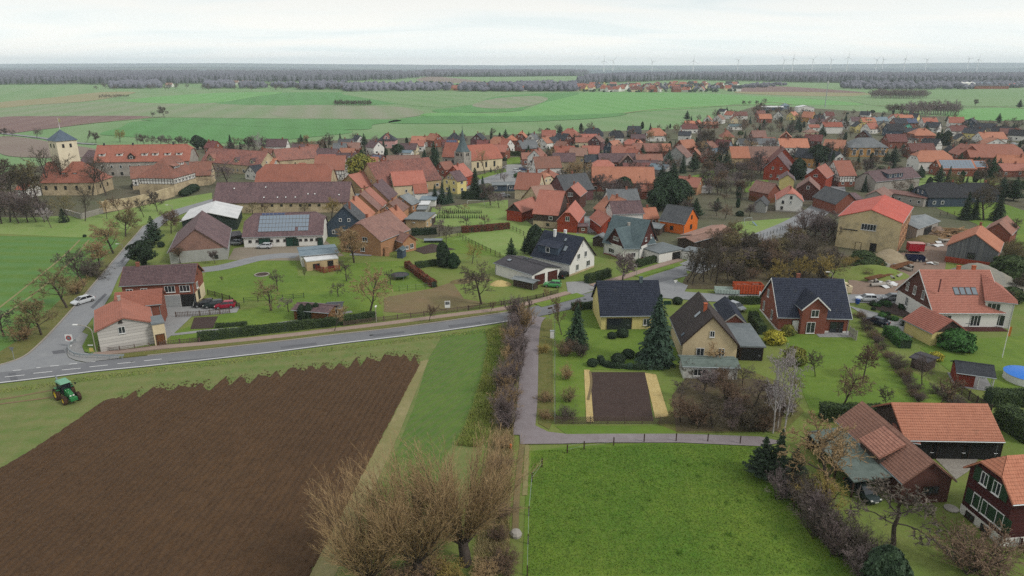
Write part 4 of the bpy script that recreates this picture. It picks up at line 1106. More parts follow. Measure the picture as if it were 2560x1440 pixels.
q=MB();q.tube((-H.L*.36,-H.W*.3,H.zr-3.2),(-H.L*.36,-H.W*.3,H.zr-.6),.13,n=8);q.obj('flue_pipe',M['maroon'],H.root)
H=house('small yellow outbuilding with red tiled roof beside the red roofed house',F_(2331,835,2420,828,2.5,7.5,33,'g'),'yellow','salmon',name='outbuilding',cat='outbuilding',near=2,chim=0,gable='timber',wins=[],doors=[('f',.7,.9,2.0,'white_paint')])
H=house('red garden pavilion with blue black roof on white posts',F_(2391,932,2492,946,2.3,5.0,24,'p'),'fence_red','slate',name='pavilion',cat='pavilion',near=1,chim=0,wins=[],oh=.3)
for ch in H.root.children:
 if ch.name.startswith('wall'):ch.scale=(.5,1,1);ch.location=(-H.L*.22,0,0)
for sx in(.1,.46):
 for sy in(-.44,.44):
  q=MB();q.box(sx*H.L-.08,sx*H.L+.08,sy*H.W-.08,sy*H.W+.08,0,2.25);q.obj('post',M['white_paint'],H.root)
q=MB();q.box(-H.L*.5,H.L*.52,-H.W*.55,H.W*.55,0.0,.12);q.obj('floor_slab',M['greypaving'],H.root)
# bottom right farm
M['tiled_farm']=m_roof('roof_tiles_farm',P3(186,118,92),P3(146,92,76),P3(206,140,112),patch=.2,st=.6)
H=house('dark brick barn with weathered orange tiles and a raised roof hatch',F_(2256,1210,2392,1204,3.0,14.5,40,'g'),'darkbrick','tiled_farm',name='barn',cat='barn',near=2,chim=0,wins=[('l',.6,1.3,1.9,1.0,'frame_dark')],group='barns of the near farm')
q=MB();x0,x1=-H.L*.22,H.L*.08;y0,y1=H.W*.10,H.W*.56
def rz_(y):return H.zr-abs(y)*H.tn
b=MB();Q=[(x1,y1,rz_(y1)+1.15),(x0,y1,rz_(y1)+1.15),(x0,y0,rz_(y0)+.35),(x1,y0,rz_(y0)+.35)]
b.face(Q);clipgrid_plane(b,Q,0);b.face([(p[0],p[1],p[2]-.2)for p in Q[::-1]])
for i in range(4):
 p,q_=Q[(i-1)%4],Q[i];b.face([p,(p[0],p[1],p[2]-.2),(q_[0],q_[1],q_[2]-.2),q_])
o=b.obj('raised_roof',M['tiled_farm'],H.root)
b=MB();b.box(x0+.15,x1-.15,y0,y1-.2,H.ze-.3,rz_(y1)+.9)
b.obj('hatch_wall',M['timber'],o)
# lean-to on its left side
b=MB();yl=H.W/2-.2;Q=[(-H.L*.38,yl+4.8,2.35),(-H.L*.38,yl,2.9),(H.L*.40,yl,2.9),(H.L*.40,yl+4.8,2.35)]
b.face(Q);b.face([(p[0],p[1],p[2]-.15)for p in Q[::-1]])
for i in range(4):
 p,q_=Q[(i-1)%4],Q[i];b.face([p,(p[0],p[1],p[2]-.15),(q_[0],q_[1],q_[2]-.15),q_])
o=b.obj('lean_to_roof',M['mossy'],H.root)
for xx in(-.36,-.1,.15,.38):
 b=MB();b.box(xx*H.L-.09,xx*H.L+.09,yl+4.5,yl+4.7,0,2.3);b.obj('post',M['beam'],H.root)
b=MB();b.box(H.L*.36,H.L*.38,yl,yl+4.6,0,2.5);b.box(-H.L*.3,H.L*.36,yl-.1,yl,0,2.8);b.obj('lean_to_wall',M['timber'],H.root)
house('open cart shed with clean salmon tiled roof across the cobbled yard',F_(2262,1101,2513,1105,2.9,9,33,'p'),'timber','orange',name='cart_shed',cat='shed',near=2,chim=0,wins=[],oh=.5,group='barns of the near farm',doors=[('f',.15,4.6,2.4,'dark_opening','opening'),('f',.5,4.6,2.4,'dark_opening','opening'),('f',.85,4.6,2.4,'dark_opening','opening')])
house('low link shed with pale pink roof between barn and cart shed',F_(2236,1098,2302,1110,2.6,6.0,12,'p'),'timber','salmon',name='shed',cat='shed',near=1,chim=0,wins=[])
H=house('dark red clapboard house with orange half hipped roof and green shutters',F_(2408,1168,2532,1262,5.6,18,45,'g'),'darkclad','orange',near=2,hip=(.42,0),chim=0,low='white',lowh=1.15,wins=[('l',.30,1.9,1.0,1.7),('l',.60,1.9,2.0,1.7),('l',.84,1.9,1.0,1.7),('l',.36,5.0,1.0,1.5),('l',.64,5.0,1.0,1.5)],oh=.45,gutter=True,verge='darkclad')
for u,z in((.30,1.9),(.60,1.9),(.84,1.9),(.36,5.0),(.64,5.0)):
 for s in(-1,1):
  d=1.55 if u==.60 else 1.0
  k=H.W-.9
  p,n=H.wallpos('l',u+s*d/k,z-.05,.07)
  b=MB();b.box(-.45,.45,-.03,.03,0,1.7);put(b.mesh('shutter',M['shutter_green']),'shutter',H.root,p,math.atan2(n[1],n[0])+math.pi/2)
for u in(.25,.62):
 p,n=H.wallpos('l',u,.25,.1);add_window(H.root,p,n,1.2,.7,'near','frame_dark')
# ------------------------------------------------------------------ c
FWK=dict(timber=1)
H=house('stone chapel with steep orange red hipped roof under the castle tower',F_(97,457,236,456,5.0,14,45,'p'),'stone','red',name='chapel',cat='chapel',chim=0,hip=(.1,1.0),wins=[('f',u,2.2,.9,1.5,'frame_dark')for u in(.09,.27,.45,.66,.9)]+[('r',.3,2.2,.8,1.3,'frame_dark'),('r',.7,2.2,.8,1.3,'frame_dark')])
dormer(H,-H.L*.1,1.4,'shed','beam','red',yd=.6,hgt_=.7);dormer(H,H.L*.1,1.4,'shed','beam','red',yd=.6,hgt_=.7)
H=house('long castle wing with bright orange red roof and a row of dormers',F_(232,406,474,402,6.5,14,44,'p'),'greystone','red',name='castle_wing',cat='castle',chim=[(-.85,0),(-.25,0),(.6,0)],chmat='slate',wins=[('f',.08+i*.095,3.6,1.1,1.5)for i in range(10)]+[('f',.08+i*.095,.6,1.0,1.4,'frame_dark')for i in range(10)],hip=(0,.3))
for i,x in enumerate((-.42,-.24,.02,.13,.26,.38)):dormer(H,x*H.L,2.6,'shed','white','red',yd=.66,hgt_=1.2)
dormer(H,-.11*H.L,3.0,'gable','timber','red',yd=.85,hgt_=1.5)
H=house('half timbered gatehouse range on a tall stone base with red roof',F_(433,446,491,430,6.6,15,42,'p'),'white','oldred',name='castle_house',cat='castle',chim=0,timber=1,low='stone',lowh=4.2,hip=(1.0,0),wins=[('f',.12+i*.15,4.7,.9,1.1)for i in range(6)])
dormer(H,0,4.5,'shed','timber','oldred',yd=.6,hgt_=1.1,wn=3);dormer(H,H.L*.3,3,'shed','white','oldred',yd=.5,hgt_=1.0,wn=2)
house('half timbered castle wing with red roof left of the gatehouse range',F_(326,447,393,443,4.6,10,40,'p'),'white','oldred',name='castle_house',cat='castle',chim=0,timber=1,low='stone',lowh=1.6,wins=[('f',.14+i*.24,2.2,1.0,1.2)for i in range(4)])
house('orange brick hipped link between the half timbered castle wings',F_(388,446,430,444,4.8,9,40,'p'),'redclad','oldred',name='castle_house',cat='castle',chim=0,wins=[('f',.4,3.0,1.4,1.0)],hip=(0,.6))
house('glass and blue roofed porch under the gatehouse range',F_(372,462,432,462,2.6,6,12,'p'),'slate_wall','asbestos',name='porch',cat='porch',chim=0,win=0)
# tower
TX=thing('castle_tower','tall square cream castle tower with a blue slate pyramid roof and flag','tower',G(181,479),R(-36))
tw=7.3
th_=hgt(181,479,350)
b=MB();b.box(-tw/2,tw/2,-tw/2,tw/2,0,th_);b.obj('wall',M['tower'],TX)
b=MB();ro=tw/2+.45;zt=hgt(181,479,323)
b.add([(-ro,-ro,th_),(ro,-ro,th_),(ro,ro,th_),(-ro,ro,th_),(-.5,-.5,zt-.6),(.5,-.5,zt-.6),(.5,.5,zt-.6),(-.5,.5,zt-.6),(0,0,zt)],[(0,1,5,4),(1,2,6,5),(2,3,7,6),(3,0,4,7),(4,5,8),(5,6,8),(6,7,8),(7,4,8),(3,2,1,0)])
b.obj('roof',M['blueslate'],TX)
for(n,pts)in(((0,-1),[(-1.6,th_-2.6,.9,1.4),(1.3,th_-2.6,.9,1.4),(.4,th_*.52,.8,1.3),(.9,th_*.34,.7,1.2)]),((1,0),[(-1.4,th_-2.6,.8,1.4),(1.2,th_-2.6,.8,1.4)])):
 for(k,z,w,h_)in pts:
  add_window(TX,((k,-tw/2-.045,z)if n[1]else(tw/2+.045,k,z)),n,w,h_,'far','frame_dark')
b=MB();b.tube((0,0,zt-.3),(0,0,zt+4.2),.09);fp=b.obj('flagpole',M['white_paint'],TX)
fl=MB()
for i in range(5):
 a,c=i*.5,(i+1)*.5;za,zc=math.sin(i)*.18,math.sin(i+1)*.18
 fl.face([(.08+a,za,zt+2.7),(.08+c,zc,zt+2.65),(.08+c,zc,zt+4.0),(.08+a,za,zt+4.1)])
M['flag']=m_plain('flag_cloth',P3(214,196,150),.8,0,.5,1.2);fl.obj('flag',M['flag'],fp)
# perimeter wall
def wall_run(name,label,pts,h,t,mat,cap=None):
 P=[G(*p)for p in pts]
 root=thing(name,label,'wall',P[0])
 for a,c in zip(P,P[1:]):
  a_,c_=a-P[0],c-P[0];d=(c_-a_).normalized();n=Vector((-d.y,d.x,0))*t/2
  b=MB();up=Vector((0,0,h))
  vs=[a_-n,c_-n,c_+n,a_+n];b.add(vs+[v+up for v in vs],[(0,1,5,4),(1,2,6,5),(2,3,7,6),(3,0,4,7),(4,5,6,7)])
  b.obj('wall_section',M[mat],root)
  if cap:
   b=MB();m2=n*1.25;vs=[a_-m2+up,c_-m2+up,c_+m2+up,a_+m2+up];u2=Vector((0,0,.12));b.add(vs+[v+u2 for v in vs],[(3,2,1,0),(0,1,5,4),(1,2,6,5),(2,3,7,6),(3,0,4,7),(4,5,6,7)]);b.obj('coping',M[cap],root)
 return root
wall_run('stone_wall','high sandstone castle wall above the lawn',[(258,531),(330,520),(390,505),(436,491)],3.6,.6,'stone','stone')
wall_run('stone_wall','low stone wall beside the castle chapel drive',[(165,536),(205,548),(258,533)],1.8,.5,'concrete')
wall_run('stone_wall','pale stone wall beside the castle gate',[(492,466),(527,462)],2.0,.5,'stone')
# ------------------------------------------------------------------ m
def L_(label,spec,wall,roof,**k):
 k.setdefault('group',GV);return house(label,spec,wall,roof,**k)
H=L_('very long old range with mottled red brown roof and stone dormers',F_(500,404,648,416,4.2,13,42),'stone','mottled',chim=0)
dormer(H,-H.L*.33,4.2,'gable','stone','mottled',yd=.9,hgt_=1.4);dormer(H,H.L*.1,2.4,'gable','stone','purple',yd=.85,hgt_=1.2);dormer(H,H.L*.36,2.4,'gable','stone','purple',yd=.85,hgt_=1.2)
L_('orange roofed timber framed house at the end of the long old range',F_(616,418,684,418,3.2,10,42),'white','orange',timber=1,hip=(.2,.4))
L_('small white shed with black roof beside the orange timber framed house',F_(609,432,641,436,2.8,6,38,'g'),'white','slate',chim=0,cat='shed',name='shed')
L_('long stone house with patchy red brown roof behind the manor barns',F_(694,402,796,394,4.2,11,42),'stone','mottled')
L_('red roofed timber barn right of the huge orange roofed barn',F_(783,426,862,425,4.2,13,40),'white','red',timber=1,chim=0,cat='barn',name='barn')
L_('low red hipped shed roof before the long stone house',F_(724,424,778,424,3.0,7,36),'stone','red',chim=0,hip=(1,1),cat='shed',name='shed')
L_('cream gable house with salmon roof beside the dark long barn',F_(843,464,903,470,3.0,11,38,'g'),'tan_wall','salmon',chim=[(.3,0)],wins=[('l',.42,3.6,.7,1.1,'frame_dark'),('l',.58,3.6,.7,1.1,'frame_dark')])
L_('red brown roofed range behind the half timbered castle house',F_(470,440,528,438,4,12,40),'stone','oldred',chim=0,win=.4)
L_('purple roofed house tucked behind the castle tower',F_(196,404,236,410,4,11,42),'brick','purple',chim=0)
L_('small red roofed lodge among trees left of the chapel',F_(36,474,64,476,3,7,40),'white','red',chim=1)
L_('low salmon roofed annexe with white seams beside the dark barn end',F_(876,514,924,500,2.6,8,10),'white','salmon',chim=0,win=.3)
L_('flat concrete annexe under the cream gable house',F_(874,492,918,492,2.4,6,2),'concrete','felt',chim=0,flat=True,win=.3)
L_('orange brick shed beside the yellow leaved tree',F_(908,486,940,486,3,7,20),'redclad','orange',chim=0,win=.3,cat='shed',name='shed')
# ------------------------------------------------------------------ h
L_('terraced house with brown purple roof at the top of the street',F_(974,501,995,484,3.9,11,44),'tanbrick','purple',chim=1)
L_('terraced house with salmon roof and white gable wall in the street row',F_(957,516,968,506,3.9,11,44),'white','salmon')
L_('terraced house with grey purple roof joined to the salmon roofed one',F_(946,526,957,515,3.9,11,44),'tanbrick','brown')
L_('terraced house with orange roof in the middle of the street row',F_(924,546,938.6,531,3.9,11,44),'ochre','orange')
L_('terraced house with slate grey roof at the near end of the row',F_(909,561,924,546,3.9,11,44),'slate_wall','darkgrey')
H=L_('large brick house with purple brown roof at the near end of the street',F_(846,592,952,604,4.2,15,36,'g'),'tanbrick','brown',near=1,chim=1,wins=[('l',.55,.9,1.3,1.3),('l',.62,3.6,1.6,1.2),('l',.2,.9,1.2,1.3)],hip=(.15,0))
L_('brick gable house with long dark brown roof and cream yard front',F_(1006,607,1044,600,2.9,21,38,'g'),'tanbrick','brown',near=1,chim=0,wins=[('l',.3,.8,.9,1.0),('l',.66,.9,1.1,1.2)],verge='brick')
L_('small house with salmon roof behind the brick gable house',F_(984,571,1010,560,3.0,9,38),'tanbrick','salmon')
L_('small red sided house with orange tiles beside the street',F_(1000,552,1022,545,3.0,8,40),'redclad','orange')
L_('brown roofed cottage with grey flat annexe in the street',F_(1004,531,1024,517,2.8,8,36),'tanbrick','brown')
L_('grey flat roofed workshop with tan walls beside the gardens',F_(1010,548,1066,550,3.2,11,2),'tan_wall','felt',flat=True,chim=0,win=.5,cat='workshop',name='workshop')
L_('small garden shed with white flat roof beside the workshop',F_(1050,544,1082,545,2.4,5,2),'timber','white_sheet',flat=True,chim=0,win=.4,cat='shed',name='shed')
L_('small open shelter with white roof below the flat workshop',F_(1009,553,1036,557,2.2,4,2),'timber','white_sheet',flat=True,chim=0,win=0,cat='shelter',name='shelter')
L_('pale grey roofed cottage at the upper end of the street',F_(1030,513,1052,504,2.8,9,32),'tanbrick','asbestos',chim=0)
L_('flat white roofed carport among the grey sheds',F_(1046,512,1072,512,2.4,7,2),'grey_wall','white_sheet',flat=True,chim=0,win=0,cat='carport',name='carport')
L_('grey glass roofed shed among the sheds',F_(1040,524,1066,524,2.4,6,4),'grey_wall','asbestos',flat=True,chim=0,win=.4,cat='shed',name='shed')
L_('low shed with light blue roof beside the big dark conifer',F_(1048,500,1090,500,2.4,8,3),'white','blue_sheet',flat=True,chim=0,win=.3,cat='shed',name='shed')
house('tiny green garden shed with pitched green roof',F_(990,626,1006,627,2.2,3,35,'g'),'slate_wall','teal',name='garden_shed',cat='shed',near=1,chim=0,win=0,oh=.15)
# ------------------------------------------------------------------ a
H=L_('huge barn with striped orange red roof left of the church',F_(950,466,1106,448,3.6,20,38),'tan_wall','mottled',chim=0,cat='barn',name='barn',win=.4)
L_('long cream house with salmon roof before the striped barn',F_(984,465,1067,460,3.8,11,40),'cream','salmon',chim=0)
L_('small red roofed gable shed at the end of the long cream house',F_(1036,484,1071,482,2.6,6,45),'white','red',chim=0,win=.3,cat='shed',name='shed')
L_('yellow house with purple roof below the church tower',F_(1143,454,1169,449,5.0,8,40),'yellow','purple',gable='tan_wall')
L_('red clad house with salmon roof behind the yellow house',F_(1160,444,1186,436,4.2,10,42),'redclad','salmon')
L_('small brick shed with red roof at the foot of the church tower',F_(1112,425,1140,421,2.8,7,42),'brick','oldred',chim=0,cat='shed',name='shed')
L_('long low grey roofed shed beside the village square',F_(1230,463,1290,462,2.6,8,8),'slate_wall','asbestos',chim=0,cat='shed',name='shed')
# church
H=house('village church with grey stone tower, blue slate spire and red nave roof',F_(1178,402,1258,395,5.2,14,42),'cream','red',name='church',cat='church',chim=0,hip=(0,.3),wins=[('f',u,1.6,1.0,2.6,'frame_dark')for u in(.2,.47,.74)])
T_=house('',F_(1104,392,1138,393,5.0,13,44,'p'),'greystone','red',parent=H,chim=0,wins=[('f',.3,2,.9,1.8,'frame_dark'),('f',.85,2,.9,1.8,'frame_dark')])
tp=G(1158,433);tl=Matrix.Rotation(-H.az,4,'Z')@(tp-H.cen).to_4d();tl=Vector(tl[:3])
tt_=hgt(1158,433,378);zs=hgt(1158,433,322);w2=2.75
RM=Matrix.Translation(tl)@Matrix.Rotation(R(-34)-H.az,4,'Z')
b=MB();b.box(-w2,w2,-w2,w2,0,tt_,mat=RM);tower_o=b.obj('tower',M['greystone'],H.root)
b=MB();e=w2+.35
pr=[(e,tt_),(e*.62,tt_+(zs-tt_)*.18),(e*.36,tt_+(zs-tt_)*.42),(.06,zs)]
vs,fs=[],[]
for(r_,z)in pr:
 for k in range(8):
  a=math.pi/8+k*math.pi/4
  q=Vector((r_*math.cos(a)*1.25,r_*math.sin(a)*1.25,z))
  q.x=max(-r_,min(r_,q.x))if z<tt_+.1 else q.x;q.y=max(-r_,min(r_,q.y))if z<tt_+.1 else q.y
  vs.append(RM@q)
for j in range(3):
 for k in range(8):fs.append((j*8+k,j*8+(k+1)%8,(j+1)*8+(k+1)%8,(j+1)*8+k))
b.add(vs,fs);sp=b.obj('spire',M['teal'],tower_o)
b=MB();b.tube(RM@Vector((0,0,zs-.2)),RM@Vector((0,0,zs+1.6)),.06);b.lathe([(0,zs+.5),(.2,zs+.7),(0,zs+.9)],8,mat=RM);b.obj('finial',M['darkmetal'],sp)
for(n,ks)in(((0,-1),(-1.5,-.5)),((0,-1),(1.3,)),((1,0),(-.6,.6))):
 for k in ks:
  p=RM@Vector((k,-w2-.045,tt_-1.9)if n[1]else(w2+.045,k,tt_-1.9));nn=RM.to_3x3()@Vector((n[0],n[1],0))
  add_window(tower_o,p,(nn.x,nn.y),.7,1.2,'far','frame_dark')
# ------------------------------------------------------------------ f
H=L_('orange brick barn with dark boarded gable at the edge of the gardens',F_(1263,527,1305,532,3.2,19,42,'g'),'redclad','salmon',chim=0,gable='timber',cat='barn',name='barn',win=0,group='farm buildings')
L_('long barn with salmon brown roof and dark boarded front wall',F_(1330,534,1396,539,4.2,14,42,'p'),'timber','salmon',chim=0,low='stone',lowh=2.0,cat='barn',name='barn',wins=[('f',.72,2.6,1.2,1.1),('f',.6,.6,1.0,.9,'frame_dark')],group='farm buildings')
L_('tan roofed barn behind the long boarded barn',F_(1352,512,1404,506,4.0,13,38,'p'),'stone','tan',chim=0,cat='barn',name='barn',win=0,group='farm buildings')
H=L_('red brown gable house with salmon roof in front of the farm',F_(1390,553,1446,556,3.4,15,48,'g'),'redclad','salmon',near=1,chim=1,hip=(.25,0),wins=[('l',.5,3.6,1.2,1.3)])
L_('tall brick gable house with salmon roof and cream side wall',F_(1401,489,1451,492,5.0,11,42,'g'),'darkbrick','salmon',near=1,wins=[('l',.42,4.9,.8,1.3),('l',.56,4.9,.8,1.3)])
L_('brick house with blue grey slate roof behind the tall gable house',F_(1369,467,1412,480,4.0,13,40,'g'),'purplebrick','darkgrey',wins=[('l',.42,2.6,1.2,1.2,'frame'),('l',.66,2.6,1.2,1.2,'frame')])
L_('cream gabled farmhouse with bright red roof beside the bare tree',F_(1284,473,1346,476,3.8,12,42,'p'),'cream','red',win=.4)
L_('orange hipped house beside the village square',F_(1308,456,1350,462,3.4,11,36,'p'),'cream','orange',hip=(.9,.3),win=.3)
L_('red orange hipped roof house beside the orange hipped house',F_(1336,450,1372,456,3.4,11,36,'p'),'cream','red',hip=(.3,.9),win=.3)
L_('small white house with light grey roof beside the red hipped roof',F_(1352,448,1376,440,3.2,8,30,'p'),'white','asbestos',chim=0)
L_('orange roofed house with boarded lower wall right of the farm lane',F_(1482,520,1524,538,3.0,11,40,'p'),'timber','orange')
L_('red clad gable house with salmon sweeping roof by the lane',F_(1502,566,1548,564,3.2,12,44,'g'),'redclad','salmon',near=1,chim=0,wins=[('l',.5,3.0,1.0,1.4,'frame_dark')])
L_('white house with balcony and purple roof below the grey roofed house',F_(1532,536,1612,534,4.6,10,32,'p'),'white','purple',near=1,chim=0)
L_('grey roofed house with dark gable and white balcony doors',F_(1526,519,1606,517,4.2,13,36,'p'),'white','grey',near=1,chim=[(.3,0)])
L_('small cabin with orange roof beside the white balcony house',F_(1596,548,1650,546,2.6,8,34,'p'),'tanbrick','orange',chim=1)
L_('orange plastered house with dark grey roof',F_(1646,551,1713,561,3.2,10,40,'p'),'orange_wall','darkgrey',near=1,chim=0,wins=[('r',.5,1.0,1.3,1.3,'frame_dark'),('r',.5,4.0,.9,1.1,'frame_dark'),('f',.5,1,1.0,1.1,'frame_dark')])
L_('low grey sheet roofed sheds before the orange house',F_(1590,566,1652,572,2.2,8,6,'p'),'timber','asbestos',chim=0,win=0,cat='shed',name='shed')
L_('small porch shed with purple roof beside the red brown gable house',F_(1444,566,1472,566,2.2,4,14,'p'),'brick','purple',chim=0,win=.5,cat='shed',name='shed')
# ------------------------------------------------------------------ v
L_('big red timber clad gable house with dark roof above the bushes',F_(1908,420,1973,424,5.0,17,46,'g'),'redclad','purple',near=1,chim=0,wins=[('l',.32,1.3,.9,1.1),('l',.6,1.3,.9,1.1),('l',.36,4.7,.9,1.1),('l',.7,4.7,.9,1.1)])
L_('pale yellow house with grey purple roof beside the dark round conifer',F_(1948,449,1988,451,4.2,11,36,'g'),'yellow','purple',near=1,chim=0,wins=[])
L_('white gable house with salmon half hipped roof above the curved road',F_(1940,500,2010,504,4.0,12,38,'g'),'white','salmon',near=1,hip=(.3,0),wins=[('l',.22,.9,.8,1.0,'frame_dark'),('l',.24,2.9,.8,1.0,'frame_dark'),('l',.54,4.6,.8,1.0,'frame_dark'),('l',.54,2.9,.6,1.0)],low='concrete',lowh=.5)
L_('dark brick shed with brown roof behind the white half hipped house',F_(1989,473,2050,477,4.2,12,40,'g'),'darkbrick','brown',chim=0,wins=[('l',.5,4.4,1.0,1.3)],cat='shed',name='shed',low='concrete',lowh=.4)
H=L_('orange red clad house with salmon cross roof beside the curved road',F_(2010,441,2067,446,5.0,15,42,'g'),'redclad','salmon',near=1,wins=[('l',.5,5.2,1.5,.9)])
L_('brick and board shed left of the white half hipped house',F_(1921,485,1955,480,3.6,9,42,'g'),'brick','brown',chim=0,low='door_wood',lowh=1.8,win=0,cat='shed',name='shed')
L_('small grey boarded shed with dark roof among the bushes',F_(1882,512,1918,515,2.6,8,42,'g'),'grey_wall','darkgrey',chim=0,win=.4,cat='shed',name='shed')
L_('white timber framed house with red roof beside the curved road',F_(2099,440,2143,439,4.6,12,42,'p'),'white','red',timber=1,low='brick',lowh=2.0,win=.6)
H=L_('long beige gable house with purple roof and dark dormer by the road',F_(2136,446,2190,455,4.4,27,36,'g'),'concrete','purple',near=1,wins=[],chim=[(0,.1)],hip=(.25,0),timber=0)
dormer(H,-H.L*.05,9,'shed','slate_wall','purple',yd=.8,side=-1,hgt_=1.8,wn=3)
L_('low concrete works building with maroon roof edge',F_(2196,478,2312,496,3.2,8,2),'concrete','maroon',flat=True,chim=0,cat='works building',name='works_building')
L_('brick gable shed with dark roof beside the old mill',F_(2089,511,2150,509,3.4,14,40,'g'),'brick','darkgrey',chim=0,win=0,cat='shed',name='shed')
L_('grey gabled shed with white skylight roof beside the road',F_(2096,500,2160,498,3.0,10,16,'p'),'grey_wall','purple',chim=0,win=0,cat='shed',name='shed')
L_('concrete gabled store behind the old mill',F_(2160,489,2216,495,3.2,12,30,'g'),'concrete','brown',chim=0,win=0,cat='store',name='store')
L_('white garage wing with dark roof beside the long beige house',F_(2256,450,2284,452,3.2,9,14,'p'),'white','slate',chim=0,cat='garage',name='garage')
H=house('old stone mill with stained walls and bright red sheet roof',F_(2095,540,2258,558,8.6,26,19,'g'),'oldrender','red_sheet',name='mill',cat='mill',near=1,chim=0,oh=.3,wins=[('l',.5,5.6,3.6,1.7)]+[('f',u,z,.8,1.3,'frame_dark')for u in(.1,.25,.4,.55,.7,.85)for z in(1.0,3.6,6.0)],doors=[('l',.38,1.3,2.0,'dark_opening','blocked_arch'),('l',.62,1.4,2.2,'dark_opening','blocked_arch')])
q=MB();p,n=H.wallpos('f',.5,0,.02);q.box(-H.L/2+.35,H.L/2-.35,-H.W/2+.24,-H.W/2+.27,0,8.4)
H.root.children[0].data.materials[0]=M['oldrender'];q.obj('brick_side_wall',M['tanbrick'],H.root)
q=MB();p,n=H.wallpos('l',.2,5.2,.1);q.tube((p[0],p[1]-2,p[2]),(p[0],p[1]+1.5,p[2]),.16);q.obj('iron_beam',M['darkmetal'],H.root)
house('open grey roofed log shed attached to the old mill',F_(2296,572,2352,552,3.4,9,16,'p'),'concrete','asbestos',name='log_shed',cat='shed',near=1,chim=0,win=0,doors=[('f',.5,5,2.6,'dark_opening','opening')])
house('grey boarded barn with orange roof in the builders yard',F_(2365,614,2500,632,4.3,13,34,'g'),'greytimber','orange',name='barn',cat='barn',near=2,chim=[(.85,0)],low='redclad',lowh=1.5,win=0,wins=[('l',.5,1.9,1.6,1.4,'frame_dark')])
house('ruined brick shed with old red roof behind the boarded barn',F_(2455,578,2530,588,4.2,13,40,'g'),'brick','oldred',name='shed',cat='shed',near=1,chim=0,win=0)
